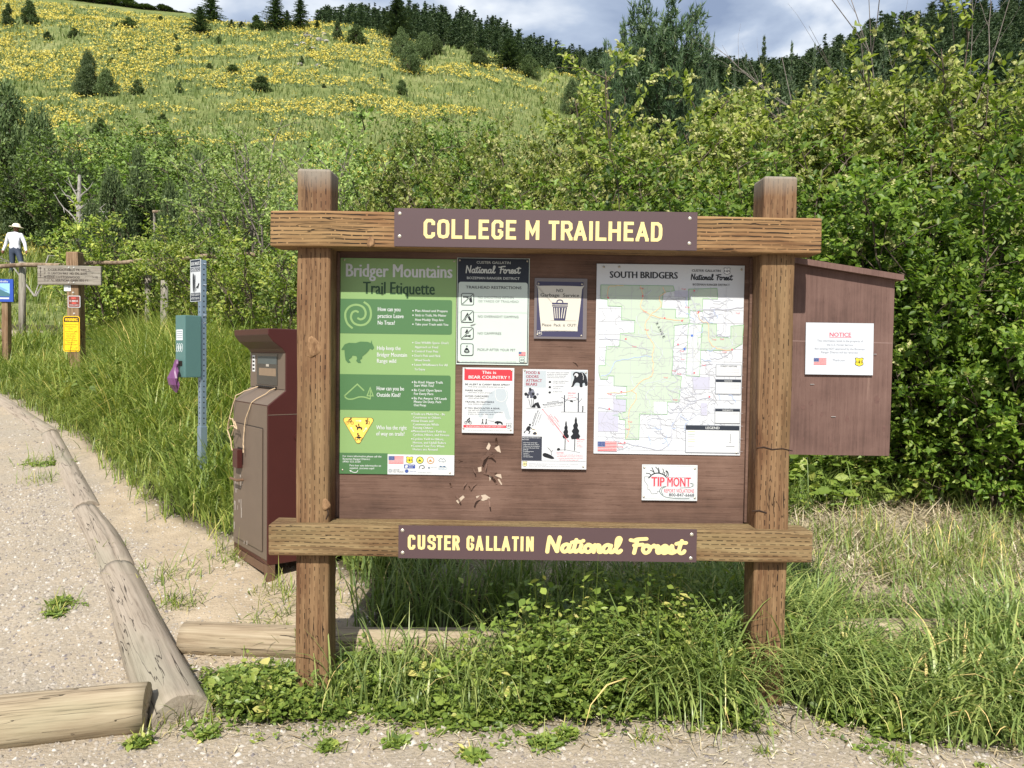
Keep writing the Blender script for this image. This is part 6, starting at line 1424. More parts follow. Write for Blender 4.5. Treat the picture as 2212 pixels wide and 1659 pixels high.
for px, yt, y, lb in ((1240, 420, 7.5, 'deep green leafy shrub right behind the middle of the upper name board'), (1430, 370, 7.3, 'deep green shrub behind the right end of the upper name board'), (1570, 340, 7.1, 'deep green shrub behind the upper beam left of the right post'), (1690, 370, 6.9, 'deep green shrub behind the head of the right post'), (1830, 340, 6.7, 'deep green shrub above the sloping top of the side board'),
                      (1960, 320, 6.5, 'bright leafy shrub above the right corner of the side board'), (2100, 350, 6.2, 'dense bright leafy shrub right of the side board'), (2235, 320, 6.1, 'dense bright leafy shrub at the right picture edge'), (1060, 400, 8.4, 'deep green shrub just above the left letters of the name board')):
    put('c', CG, px, yt, y, 3.6, lb, 'shrub', 'deep green shrubs close behind the kiosk', 1.12, 'leafy_shrub')
for px, yt, y, lb in ((1770, 545, 6.5, 'low leafy shrub directly behind the side board'), (1925, 560, 6.0, 'low leafy shrub showing past the right edge of the side board'), (2040, 560, 5.9, 'low leafy shrub at middle height, right of the side board'), (2160, 600, 5.6, 'low leafy shrub near the right edge, below the tall bright ones'), (2290, 560, 5.5, 'low leafy shrub beyond the right edge of the picture')):
    put('l', CL, px, yt, y, 2.4, lb, 'shrub', 'low leafy shrubs by the side board', 1.0, 'low_shrub')
for px, yt, y, lb in ((255, 450, 13.6, 'yellowish leafy shrub right behind the wooden trail sign'), (330, 470, 13.9, 'yellowish shrub with drooping twigs, right of the trail sign'), (415, 470, 13.0, 'yellow green shrub above the tall white sign'), (500, 480, 11.5, 'yellow green shrub right of the dog station sign'), (575, 460, 10.0, 'leafy shrub touching the left end of the upper beam'), (205, 520, 14.6, 'small yellowish shrub between walker and trail sign')):
    put('y', YW_, px, yt, y, 3.0, lb, 'shrub', 'yellow green shrubs along the rail fence', 1.1, 'yellow_green_shrub')
for px, yt, y, lb in ((560, 240, 13.0, 'tall airy shrub with bare grey twigs, left of the left post'), (500, 280, 14.0, 'tall airy grey-stemmed shrub above the dog station'), (640, 270, 12.0, 'airy twiggy shrub right behind the left post head'), (775, 240, 11.0, 'airy grey-stemmed shrub with a dark narrow top, right of the left post'), (850, 250, 10.8, 'second airy grey-stemmed shrub, its stems showing over the upper beam'), (715, 330, 10.5, 'sparse airy shrub beside the left post head')):
    put('a', AI, px, yt, y, 4.0, lb, 'shrub', 'airy grey-stemmed shrubs left of the thicket', 1.15, 'airy_shrub')
for px, yt, y, lb in ((330, 345, 25, 'fresh green bush on the lower slope above the fence'), (395, 345, 24, 'bright green bush right of the fresh green one on the lower slope'), (270, 280, 34, 'round green bush at the foot of the flower meadow'), (330, 275, 35, 'wide green bush at the foot of the flower meadow'), (400, 285, 33, 'green bush below the meadow above the dog station'), (215, 290, 33, 'green bush left of the round one at the meadow foot'), (155, 310, 28, 'green bush near the big dark juniper'),
                      (990, 265, 38, 'grey green bush in the meadow right of the middle'), (950, 250, 40, 'grey green bush beside the meadow one above the name board'), (870, 290, 22, 'green bush behind the airy stems'), (175, 470, 28, 'green bush right of the walker')):
    put('b', LOWB, px, yt, y, 1.5, lb, 'bush', 'green bushes of the lower slope', 1.25, 'green_bush')
# bare dead stems above the thicket
bt = MB(); rs = random.Random(12); BX, BY = P(1935, 300, 8.6).x, 8.6; bg = gz(BX, BY)
def branch(p, d, L, r, lev):
    n = 6; pts = [Vector(p)]; dd = Vector(d)
    for i in range(n):
        dd = (dd + Vector((rs.gauss(0, .10), rs.gauss(0, .10), rs.gauss(.02, .06)))).normalized(); pts.append(pts[-1] + dd * L / n)
    bt.tube(pts, [r * (1 - .75 * i / n) for i in range(n + 1)], 5, cap=False)
    if lev:
        for k in range(4):
            q = pts[rs.randint(2, n - 1)]; branch(q, (dd + Vector((rs.gauss(0, .5), rs.gauss(0, .5), .1))).normalized(), L * rs.uniform(.3, .5), r * .45, lev - 1)
for px, yt in ((1925, 10), (1955, -40), (1990, -30), (1900, 80), (1870, 150)):
    t_ = P(px, yt, BY); v = Vector((t_.x - BX, 0, t_.z - bg)); branch((0, 0, 0), v.normalized(), v.length, .013, 2)
o = bt.build('bare_shrub', BARETWIG); o.location = (BX, BY, bg); tag(o, 'leafless grey shrub whose thin twigs reach into the sky at the upper right', 'shrub')
# young pale stalk in front of the shrubs
o = MB().tube([P(2052, 900, 5.6), P(2044, 790, 5.6), P(2034, 672, 5.6)], [.012, .010, .004], 6).build('pale_stalk', paint(lin(196, 184, 160, .8), .8)); tag(o, 'single pale upright stalk before the dark shrubs on the right', 'stalk')
# white snag on the slope
bt = MB(); rs = random.Random(21)
sp_ = P(168, 500, 20.5); g_ = gz(sp_.x, 20.5); tp_ = P(172, 378, 20.5)
bt.tube([(0, 0, -.1), (.02, 0, (tp_.z - g_) * .6), (tp_.x - sp_.x, 0, tp_.z - g_)], [.07, .06, .04], 8)
hh = tp_.z - g_
for px, py, q, k in ((135, 400, .72, 3), (122, 420, .6, 3), (200, 430, .7, 3), (230, 452, .62, 3), (205, 395, .8, 2), (236, 445, .66, 3), (185, 440, .72, 2), (150, 385, .8, 2)):
    t_ = P(px, py, 20.5); a0 = Vector((.02, 0, hh * q)); b0_ = Vector((t_.x - sp_.x, rs.uniform(-.3, .1), t_.z - g_)); v = b0_ - a0
    pts = [a0 + v * (i / 5) + Vector((0, 0, .12 * math.sin(i * 1.4) * v.length * .4)) for i in range(6)]
    bt.tube(pts, [.026, .022, .018, .014, .010, .005], 5)
    for j in range(k): s_ = pts[rs.randint(2, 4)]; bt.tube([s_, s_ + Vector((rs.uniform(-.3, .4), rs.uniform(-.2, .1), rs.uniform(-.35, .2)))], [.014, .004], 4)
o = bt.build('snag', bark_mat('bleached_wood', (0.20, 0.185, 0.165), (0.46, 0.43, 0.385))); o.location = (sp_.x, 20.5, g_); tag(o, 'bleached dead tree with crooked white limbs among the junipers', 'dead tree')
bt = MB()
for (a_, b_, c_) in (((75, 640), (105, 552), (135, 553)), ((75, 640), (22, 568), (-5, 552)), ((78, 640), (120, 566), (160, 564))):
    q = [P(*a_, 15.5), P(*b_, 15.5), P(*c_, 15.3)]; bt.tube(q, [.018, .013, .005], 5)
    for j in range(3): s_ = q[1].lerp(q[2], rs.random()); bt.tube([s_, s_ + Vector((rs.uniform(-.3, .4), 0, rs.uniform(-.2, .08)))], [.007, .002], 4)
o = bt.build('fallen_branch', bpy.data.materials['bleached_wood']); tag(o, 'tangle of bleached dead branches behind the fence rail at far left', 'branch')

# ------------------------------------------------------------------ conifers
def conifer(seed, H=10.0, R=1.7, whorls=34, per=7, droop=.25, clump=.42, ragged=.3, bare=.06, taper=.85):
    r = np.random.default_rng(seed); mb = MB()
    mb.tube([(0, 0, 0), (.02 * H * r.normal(0, .3), 0, H * .5), (0, 0, H * .98)], [.018 * H, .011 * H, .002 * H], 7)
    ps, ds, L, rn = [], [], [], []
    for w in range(whorls):
        t = bare + (1 - bare) * (w + r.random()) / whorls; z = H * t
        prof = (1 - t) ** taper * min(1, .55 + t * 3)
        for b in range(per):
            az = r.uniform(0, 6.283); rl = R * prof * (1 + ragged * r.normal()) + .05 * R
            dirv = np.array([math.cos(az), math.sin(az), -droop + .5 * t + .12 * r.normal()])
            k = max(2, int(rl / (clump * .55)) + 1)
            for j in range(k):
                u = (j + .6 * r.random() + .35) / k
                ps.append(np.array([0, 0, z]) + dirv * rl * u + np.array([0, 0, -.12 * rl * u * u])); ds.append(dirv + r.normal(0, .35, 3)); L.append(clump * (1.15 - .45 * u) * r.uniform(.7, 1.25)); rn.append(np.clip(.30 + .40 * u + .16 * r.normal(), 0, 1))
    n = len(ps); ps = np.array(ps); ds = unit(np.array(ds)); L = np.array(L)
    pos = np.repeat(ps, 3, 0); d = unit(np.repeat(ds, 3, 0) + r.normal(0, .4, (3 * n, 3))); LL = np.repeat(L, 3)
    lm = leaf_mesh('foliage', pos - d * LL[:, None] * .3, d, unit(np.array([0, 0, 1.0]) + r.normal(0, .5, (3 * n, 3))), LL, LL * .42, np.clip(np.repeat(rn, 3) + r.normal(0, .1, 3 * n), 0, 1), NEED_V, NEED_F)
    sm = bpy.data.meshes.new('trunk'); sm.from_pydata(mb.v, [], mb.f)
    return sm, lm
def juniper(seed, H=3.0, R=1.0, lobes=30, n=5200, leaf=.16, conical=.5):
    """dense irregular evergreen bush built of many small sprays on lobed limbs"""
    r = np.random.default_rng(seed); mb = MB()
    C, S = [], []
    for i in range(lobes):
        t = ((i + r.random()) / lobes) ** .85; q = R * ((1 - t) ** .75 * conical + (1 - conical) * math.sqrt(max(1 - t * t, .02))) * r.uniform(.35, .95); az = r.uniform(0, 6.283); z = H * (.06 + .88 * t)
        C.append((math.cos(az) * q, math.sin(az) * q, z)); S.append(R * (.36 - .20 * t) * r.uniform(.7, 1.35))
        mb.tube([(0, 0, .05 * H), (C[-1][0] * .4, C[-1][1] * .4, z * .7), C[-1]], [.03 * R, .02 * R, .008 * R], 5, cap=False)
    mb.tube([(0, 0, -.05 * H), (0, 0, .8 * H)], [.05 * R, .02 * R], 7)
    C = np.array(C); S = np.array(S); k = r.choice(lobes, n, p=S ** 2 / (S ** 2).sum())
    v = unit(r.normal(0, 1, (n, 3))); rad_ = S[k] * r.uniform(.45, 1.1, n) ** .8
    pos = C[k] + v * rad_[:, None] * np.array([1, 1, 1.15]); pos[:, 2] = np.maximum(pos[:, 2], .02 * H)
    d = unit(v + np.array([0, 0, .25]) + r.normal(0, .5, (n, 3))); L = leaf * r.uniform(.6, 1.4, n)
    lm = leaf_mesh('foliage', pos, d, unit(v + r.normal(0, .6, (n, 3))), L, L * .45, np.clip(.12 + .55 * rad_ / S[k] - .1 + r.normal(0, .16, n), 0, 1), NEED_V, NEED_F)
    sm = bpy.data.meshes.new('trunk'); sm.from_pydata(mb.v, [], mb.f)
    return sm, lm
TN = ('trunk', 'foliage')
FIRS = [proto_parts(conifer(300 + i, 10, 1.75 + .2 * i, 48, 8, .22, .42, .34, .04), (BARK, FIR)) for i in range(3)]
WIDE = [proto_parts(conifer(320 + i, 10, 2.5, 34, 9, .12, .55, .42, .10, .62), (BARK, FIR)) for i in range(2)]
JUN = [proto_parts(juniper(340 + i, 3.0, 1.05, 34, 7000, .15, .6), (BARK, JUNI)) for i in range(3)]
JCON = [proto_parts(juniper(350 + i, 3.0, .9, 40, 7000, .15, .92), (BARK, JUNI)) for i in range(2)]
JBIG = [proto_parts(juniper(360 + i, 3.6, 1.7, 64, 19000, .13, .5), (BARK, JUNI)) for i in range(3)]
def stand(protos, px, ytop, ybase, w, H0, W0, name, label, cat, group=None, y=None):
    """tree or bush whose foot is seen at (px, ybase)"""
    x, yy = hit(px, ybase) if y is None else (P(px, ybase, y).x, y)
    g = gz(x, yy); top = P(px, ytop, yy).z; s = max((top - g) / H0, .02); ws = w / FPX * yy / W0
    return plant(name, protos[rp.randrange(len(protos))], (x, yy, g), (ws, ws, s), rp.uniform(0, 6.28), label, cat, group, TN)
MJ = 'small junipers dotted over the flower meadow'
SM_L = 'small dark juniper bush dotted on the yellow flower meadow'
for px, t, b, w in ((160, 60, 82, 31), (104, 68, 87, 26), (232, 50, 60, 13), (252, 49, 59, 12), (378, 72, 88, 17), (385, 96, 118, 20), (472, 78, 95, 20), (450, 71, 84, 12), (257, 104, 117, 15), (306, 100, 109, 14), (243, 124, 137, 20), (453, 136, 148, 18), (297, 172, 205, 36), (480, 176, 190, 15), (353, 246, 266, 30), (651, 120, 138, 15), (825, 158, 174, 11), (387, 176, 201, 22), (670, 100, 112, 12), (760, 215, 232, 22), (60, 140, 152, 14), (560, 120, 130, 10), (700, 180, 190, 12)):
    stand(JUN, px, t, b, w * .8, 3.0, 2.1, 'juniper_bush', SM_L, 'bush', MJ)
for args in ((JCON, 18, 8, 58, 38, 'russet dark cone-shaped juniper at the upper left edge'), (JCON, 63, 0, 55, 50, 'big cone-shaped green juniper near the upper left corner'), (JBIG, 190, 112, 208, 62, 'largest dark juniper on the left of the meadow'), (JBIG, 230, 150, 207, 50, 'dark juniper leaning on the largest one on the meadow'), (JUN, 279, 38, 60, 34, 'dark juniper on the upper meadow below the skyline hump'), (JUN, 347, 34, 49, 18, 'small juniper high on the meadow under the skyline'),
             (JUN, 504, 140, 161, 36, 'grey green bush in mid meadow left of the round one'), (JUN, 565, 163, 200, 46, 'round dark juniper in mid meadow'), (JCON, 729, 40, 88, 30, 'pointed juniper by the rocks on the meadow crest'), (JUN, 770, 55, 96, 42, 'round grey juniper by the rocks on the meadow crest'), (JBIG, 866, 62, 128, 50, 'olive brown juniper at the foot of the big fir'), (JBIG, 885, 92, 160, 60, 'dark juniper with short trunk standing out on the meadow'),
             (JBIG, 915, 70, 128, 52, 'olive juniper behind the dark one right of the big fir'), (JBIG, 940, 76, 118, 44, 'green juniper at the right end of the crest clump'), (JBIG, 1036, 106, 143, 50, 'low wide juniper on the right meadow crest'), (JBIG, 1143, 120, 167, 58, 'grey green rounded bush at the right end of the crest'), (JUN, 1192, 135, 157, 36, 'low olive bush at the far right end of the crest'), (JUN, 868, 172, 206, 30, 'thin dark bush low on the middle meadow'),
             (JBIG, 1235, 172, 250, 58, 'dark juniper at the right edge of the meadow'), (JBIG, 1262, 132, 240, 52, 'dark evergreen behind the juniper at the right meadow edge'), (JUN, 216, 255, 296, 44, 'dark bush at the lower left of the meadow'), (JUN, 1018, 88, 118, 30, 'small juniper between crest clump and low wide one')):
    pr, px, t, b, w, lb = args; nm = 'juniper_tree'
    stand(pr, px, t, b, w * .9, 3.0 if pr is not JBIG else 3.6, 2.0 if pr is not JBIG else 3.3, nm, lb, 'bush' if 'bush' in lb else 'juniper', 'larger junipers of the meadow')
LJ = 'junipers massed on the left slope'
for px, t, y, w, lb in ((20, 185, 31, 150, 'huge dark juniper filling the left edge above the walker'), (90, 235, 30, 110, 'tall juniper right of the huge one at the left edge'), (-60, 220, 30, 130, 'juniper cut off by the left picture edge'), (165, 335, 28, 120, 'olive juniper behind the white dead tree'), (60, 350, 28.5, 150, 'drooping juniper over the head of the walker'), (245, 370, 21, 110, 'olive juniper right of the white dead tree'), (128, 420, 27.5, 110, 'low juniper right beside the walker'), (300, 330, 22.5, 90, 'dull green juniper behind the yellowish shrubs'), (430, 330, 21, 100, 'dull juniper behind the airy twigs above the dog station'), (370, 400, 18.5, 90, 'low juniper above the yellowish shrubs'), (-30, 400, 29, 120, 'dark juniper behind the back of the walker'), (200, 440, 18.5, 90, 'low olive juniper under the white dead tree')):
    g = gz(P(px, 500, y).x, y); pb = 770 - 14 + .0142 * px - (g - CAM_H) / y * FPX
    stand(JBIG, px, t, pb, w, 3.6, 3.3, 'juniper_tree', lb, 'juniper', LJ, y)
for px, t, b, w, pr, lb in ((432, 15, 76, 44, WIDE, 'dark spreading fir in front of the two skyline firs on the left'), (457, -22, 50, 42, FIRS, 'tall fir on the skyline left of the middle gap'), (554, 32, 66, 36, JCON, 'broad juniper on the skyline left of the twin firs'), (595, -12, 66, 44, FIRS, 'left one of the twin tall firs on the skyline'), (648, -14, 64, 36, FIRS, 'right one of the twin tall firs on the skyline'), (620, 22, 58, 18, FIRS, 'small fir between the twin tall firs'), (500, 42, 60, 14, FIRS, 'tiny fir on the skyline left of the twin firs'), (522, 46, 61, 12, FIRS, 'tinier fir beside the broad skyline juniper'), (685, 46, 64, 14, FIRS, 'tiny fir right of the twin firs'), (856, -6, 90, 50, FIRS, 'big dark fir towering over the crest clump in the middle'), (1100, 86, 152, 62, WIDE, 'dark flat-topped pine with bare trunk on the right crest')):
    stand(pr, px, t, b, w, 10.0 if pr is not JCON else 3.0, (2.7 if pr is FIRS else 4.2) if pr is not JCON else 1.7, 'fir_tree' if pr is not JCON else 'juniper_tree', lb, 'fir' if pr is FIRS else 'tree', 'evergreens along the meadow skyline')
for px, t, b, w in ((140, -20, 12, 40), (175, -15, 15, 36), (205, -12, 18, 36), (240, -2, 28, 32), (275, 0, 29, 30), (297, 13, 26, 14), (319, 16, 33, 26), (354, 15, 36, 24), (375, 27, 37, 12), (393, 30, 38, 10), (110, -22, 8, 40)):
    x, yy = P(px, b, 186.0).x, 186.0; w *= 1.7; t -= 4
    g = gz(x, yy); s = (P(px, t, yy).z - g) / 3.0; ws = w / FPX * yy / 2.1
    plant('hump_bush', JUN[rp.randrange(3)], (x, yy, g), (ws, ws, s), rp.uniform(0, 6), 'dark evergreen bush on the hump at the upper left skyline', 'bush', 'evergreen bushes on the skyline hump', TN)

def pine(seed, H=7.0, R=2.3, limbs=44, tufts=2900):
    """open bushy pine with upswept limbs ending in needle tufts"""
    r = np.random.default_rng(seed); mb = MB(); tp, td = [], []
    mb.tube([(0, 0, 0), (.1, 0, H * .5), (0, .05, H * .95)], [.16, .10, .03], 8)
    for i in range(limbs):
        t = .18 + .8 * (i + r.random()) / limbs; az = r.uniform(0, 6.283); L = R * (1.15 - .62 * t ** 2) * r.uniform(.6, 1.2)
        p0 = np.array([0, 0, H * t]); o = np.array([math.cos(az), math.sin(az), 0.0])
        pts = [p0 + o * L * u + np.array([0, 0, L * (.18 * u + .55 * u * u)]) for u in np.linspace(0, 1, 6)]
        mb.tube([tuple(p) for p in pts], [.04, .033, .026, .02, .014, .008], 5, cap=False)
        for j in range(tufts // limbs):
            u = r.uniform(.25, 1.02); k = min(int(u * 5), 4); p = pts[k] + (pts[k + 1] - pts[k]) * (u * 5 - k)
            tp.append(p + r.normal(0, .16, 3) * (1.2 - .4 * u)); td.append(o * .5 + np.array([0, 0, .9]) + r.normal(0, .4, 3))
    tp = np.array(tp); td = unit(np.array(td)); n = len(tp); k = 12
    pos = np.repeat(tp, k, 0) + np.repeat(td, k, 0) * (np.tile(np.linspace(0, 1, k), n) * .16)[:, None]
    d = unit(np.repeat(td, k, 0) * .75 + r.normal(0, .5, (n * k, 3))); L = r.uniform(.14, .24, n * k)
    lm = leaf_mesh('foliage', pos, d, unit(r.normal(0, 1, (n * k, 3))), L, L * .20, np.clip(np.repeat(r.normal(.5, .18, n), k) + r.normal(0, .1, n * k), 0, 1), NEED_V, NEED_F)
    sm = bpy.data.meshes.new('trunk'); sm.from_pydata(mb.v, [], mb.f)
    return sm, lm
PN = [proto_parts(pine(400 + i), (BARK, PINE)) for i in range(2)]
for px, t, y, w, lb in ((1432, 50, 27, 260, 'big bushy limber pine with upswept branches in the middle right skyline'), (1345, 95, 30, 120, 'slimmer pine leaning on the left side of the big bushy one'), (1500, 130, 31, 80, 'shorter pine at the right shoulder of the big bushy one'), (1300, 190, 26, 90, 'dark low pine left of the big bushy one')):
    x = P(px, 400, y).x; g = gz(x, y); s = (P(px, t, y).z - g) / 7.3; ws = w / FPX * y / 4.4
    plant('pine_tree', PN[rp.randrange(2)], (x, y, g), (ws, ws, s), rp.uniform(0, 6.28), lb, 'pine', 'bushy pines right of the meadow', TN)
MF = 'scattered conifers behind the thicket'
for px, t, w, y, lb in ((1643, 84, 44, 62, 'pointed fir left of the tallest dark one, above the right post'), (1605, 122, 34, 64, 'small fir left of the pointed one above the right post'), (1581, 133, 22, 66, 'tiny fir at the right end of the pine gap'), (1703, 92, 34, 60, 'leafy-looking fir between the pointed and the tallest fir'), (1752, 100, 24, 66, 'narrow fir left of the pair before the tallest'), (1784, 106, 28, 66, 'left fir of the small pair before the tallest'), (1812, 108, 30, 64, 'right fir of the small pair before the tallest'), (1856, 55, 46, 60, 'tallest dark fir above the thicket'), (1900, 80, 44, 66, 'fir right of the tallest dark one behind the twigs'), (1516, 120, 34, 70, 'fir just right of the big bushy pine'), (1300, 138, 36, 75, 'fir left of the bushy pine group'), (1225, 100, 26, 110, 'left one of two small firs above the meadow end'), (1248, 102, 22, 112, 'right one of two small firs above the meadow end'), (1540, 150, 40, 72, 'low fir in the gap right of the pine'), (1680, 150, 44, 70, 'low fir under the pointed one'), (1760, 150, 50, 70, 'low fir beneath the small pair')):
    x = P(px, 400, y).x; g = gz(x, y); s = (P(px, t, y).z - g) / 10.0; ws = w / FPX * y / 3.4
    plant('fir_tree', FIRS[rp.randrange(3)], (x, y, g), (ws, ws, s), rp.uniform(0, 6.28), lb, 'fir', MF, TN)

# forest on the far ridge: the edge trees that can be counted, the rest as one wood
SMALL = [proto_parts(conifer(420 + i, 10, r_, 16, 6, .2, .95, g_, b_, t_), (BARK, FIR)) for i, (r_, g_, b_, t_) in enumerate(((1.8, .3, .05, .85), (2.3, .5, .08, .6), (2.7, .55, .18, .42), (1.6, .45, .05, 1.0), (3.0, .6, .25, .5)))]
rr = random.Random(31)
FE = 'conifers along the skyline of the far ridge'
def ridge_y(px): return float(np.interp(px, RIDGE[:, 0], RIDGE[:, 1]))
px = 690.0; k = 0
while px < 2240:
    y = rr.uniform(312, 322); base = ridge_y(px) + 4; h = rr.triangular(12, 50, 24) if px < 1780 else rr.triangular(24, 84, 40)
    x = P(px, base, y).x; g = gz(x, y); s = h / FPX * y / 10.0
    right = px > 1780
    plant('fir_tree', SMALL[rr.randrange(5)], (x, y, g - .5), (s * rr.uniform(.9, 1.5), s * rr.uniform(.9, 1.5), s), rr.uniform(0, 6.28),
          'dark conifer on the skyline of the right forested hill' if right else 'small dark conifer on the skyline of the far rocky ridge', 'conifer', ('conifers on the skyline of the right hill' if right else FE), TN)
    px += rr.choice((4, 7, 9, 13, 20)) if not right else rr.choice((8, 12, 18, 26))
def merge_trees(name, protos, places, label, cat):
    Vs, Fs, Rs = [], [], []; off_ = 0
    base = []
    for sm, lm in protos:
        v = np.empty(len(lm.vertices) * 3, np.float32); lm.vertices.foreach_get('co', v); f = np.empty(len(lm.loops), np.int32); lm.loops.foreach_get('vertex_index', f)
        r_ = np.empty(len(lm.vertices), np.float32); lm.attributes['rnd'].data.foreach_get('value', r_); base.append((v.reshape(-1, 3), f.reshape(-1, 4), r_))
    for (x, y, z, s, a, i) in places:
        v, f, r_ = base[i]; c, q = math.cos(a), math.sin(a)
        Vs.append(np.stack([(v[:, 0] * c - v[:, 1] * q) * s + x, (v[:, 0] * q + v[:, 1] * c) * s + y, v[:, 2] * s + z], 1)); Fs.append(f + off_); Rs.append(r_); off_ += len(v)
    o = link(name, np_mesh(name, np.concatenate(Vs), np.concatenate(Fs), np.concatenate(Rs)), FIR); tag(o, label, cat, kind='stuff'); return o
pl = []
for i in range(3000):
    px = rr.uniform(680, 2300); y = rr.uniform(200, 315) if i < 1700 else rr.uniform(75, 315)
    if i >= 1700: px = rr.uniform(1330, 2300)
    x = (px - 1106) / FPX * y; g = gz(x, y)
    if px < 1230 and y < 235: continue
    s = rr.uniform(6, 10) / 10 * (1.0 if px < 1780 else 1.25); pl.append((x, y, g - .4, s, rr.uniform(0, 6.28), rr.randrange(5)))
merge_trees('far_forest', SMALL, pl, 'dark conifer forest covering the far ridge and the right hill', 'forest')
# rock outcrops
ROCK = bark_mat('outcrop_rock', (0.20, 0.185, 0.165), (0.46, 0.43, 0.39), 1.6)
def rock(px, py, w, h, lb, y=None, grp='pale rocks of the slopes', name='rock'):
    x, yy = hit(px, py) if y is None else (P(px, py, y).x, y)
    g = gz(x, yy); sw, shh = w / FPX * yy, h / FPX * yy
    bm = bmesh.new(); bmesh.ops.create_icosphere(bm, subdivisions=3, radius=.5); r = random.Random(px * 7 + py)
    ph = [Vector((r.gauss(0, 1), r.gauss(0, 1), r.gauss(0, 1))).normalized() for _ in range(9)]; of = [r.uniform(.26, .44) for _ in ph]
    for v in bm.verts:
        for n_, d_ in zip(ph, of):
            e = v.co.dot(n_) - d_
            if e > 0: v.co -= n_ * e
        v.co += Vector((r.gauss(0, .008), r.gauss(0, .008), r.gauss(0, .008)))
        v.co.x *= sw; v.co.y *= sw * .8; v.co.z *= shh * 1.5
    me = bpy.data.meshes.new(name); bm.to_mesh(me); bm.free()
    o = link(name, me, ROCK); o.location = (x, yy, g + shh * .2); o.rotation_euler = (0, 0, r.uniform(0, 6)); tag(o, lb, 'rock', grp); return o
for px, py, w, h in ((668, 82, 26, 9), (690, 88, 22, 8), (655, 96, 14, 6), (640, 100, 12, 5), (676, 105, 14, 5), (648, 142, 18, 6), (686, 142, 16, 6), (700, 76, 14, 7), (660, 74, 14, 5), (620, 120, 10, 4), (1090, 152, 18, 5), (210, 40, 14, 6), (705, 92, 12, 6)):
    rock(px, py, w, h, 'pale weathered rock cropping out of the flower meadow')
for px, py, w, h, lb in ((992, 58, 26, 12, 'pale cliff rock at the top of the far wooded ridge'), (1032, 74, 22, 12, 'pale cliff rock right of the topmost one on the ridge'), (1072, 88, 16, 14, 'pale cliff rock lower on the right shoulder of the ridge'), (1050, 108, 26, 8, 'flat pale rock at the foot of the ridge cliffs'), (1008, 68, 18, 8, 'small pale rock between the ridge cliff rocks')):
    rock(px, py, w * 1.3, h * 1.4, lb, 268, 'pale cliff rocks on the ridge', 'cliff_rock')
rock(950, 1258, 62, 34, 'grey boulder in the shade under the board', 4.4, None, 'boulder')
# ------------------------------------------------------------------ grass, weeds, flowers, stones: what nobody could count
GRASS = leaf_mat('grass_blade', [(0.0, (0.0905, 0.1378, 0.0319)), (0.5, (0.2172, 0.2869, 0.0597)), (0.85, (0.4072, 0.4245, 0.1036)), (1.0, (0.754, 0.5966, 0.2191))], .32, .42, (1, 1.1, .5))
GRASS2 = leaf_mat('tall_grass_blade', [(0.0, (0.0869, 0.1376, 0.0416)), (0.55, (0.2117, 0.2817, 0.078)), (0.9, (0.4072, 0.4381, 0.1386)), (1.0, (0.8143, 0.6051, 0.2599))], .28, .36, (1, 1.1, .5))
DRY = leaf_mat('dry_straw', [(0.0, (0.2346, 0.1757, 0.1056)), (0.5, (0.4968, 0.4099, 0.26)), (1.0, (0.7728, 0.6881, 0.5038))], .1, .6, (1, 1, .8))
WEED = leaf_mat('weed_leaf', [(0.0, (0.0696, 0.114, 0.0239)), (0.5, (0.1809, 0.2582, 0.0478)), (0.85, (0.3246, 0.3828, 0.0797)), (1.0, (0.5564, 0.4985, 0.1594))], .3, .42)
HGRASS = leaf_mat('meadow_grass', [(0.0, (0.0845, 0.1278, 0.0334)), (0.5, (0.1843, 0.2396, 0.0669)), (1.0, (0.3686, 0.3631, 0.1672))], .25, .6)
YFLOW = leaf_mat('yellow_petal', [(0.0, (0.60, 0.47, 0.05)), (0.6, (0.72, 0.60, 0.10)), (1.0, (0.78, 0.70, 0.24))], .2, .7, (1, 1, .7))
GREYLEAF = leaf_mat('flower_leaf', [(0.0, (0.105, 0.165, 0.06)), (1.0, (0.27, 0.345, 0.15))], .2, .6)

def blades(name, base, L, W, lean, bend, az, r, mat, label, cat, seg=4, kind='stuff'):
    """curved tapering blades; base (N,3), the rest per blade"""
    n = len(base); t = np.linspace(0, 1, seg + 1)[None, :]
    th = lean[:, None] + bend[:, None] * t ** 1.3
    ds = 1.0 / seg
    hx = np.cumsum(np.concatenate([np.zeros((n, 1)), np.sin(th[:, :-1]) * ds], 1), 1); hz = np.cumsum(np.concatenate([np.zeros((n, 1)), np.cos(th[:, :-1]) * ds], 1), 1)
    ca, sa = np.cos(az), np.sin(az)
    cx = base[:, 0, None] + hx * L[:, None] * ca[:, None]; cyy = base[:, 1, None] + hx * L[:, None] * sa[:, None]; cz = base[:, 2, None] + hz * L[:, None]
    w = W[:, None] * (1 - t ** 1.6) * (.55 + .9 * t * (1 - t) + .3) * .5 + .0004
    tw = az + math.pi / 2
    sx_, sy_ = np.cos(tw)[:, None] * w, np.sin(tw)[:, None] * w
    V = np.empty((n, seg + 1, 2, 3)); V[:, :, 0, 0] = cx - sx_; V[:, :, 0, 1] = cyy - sy_; V[:, :, 0, 2] = cz; V[:, :, 1, 0] = cx + sx_; V[:, :, 1, 1] = cyy + sy_; V[:, :, 1, 2] = cz
    k = (seg + 1) * 2; i = np.arange(seg) * 2; f = np.stack([i, i + 1, i + 3, i + 2], -1)
    F = f[None] + (np.arange(n) * k)[:, None, None]
    rv = np.clip(r[:, None] + .22 * (t - .5), 0, 1); rv = np.repeat(rv[:, :, None], 2, 2)
    me = np_mesh(name, V.reshape(-1, 3), F.reshape(-1, 4), rv.ravel())
    o = link(name, me, mat, smooth=True); tag(o, label, cat, kind=kind); return o
def scatter(n, x0, x1, y0, y1, test, R=None):
    R = R or rng; x = R.uniform(x0, x1, n); y = R.uniform(y0, y1, n); k = test(x, y); return x[k], y[k]
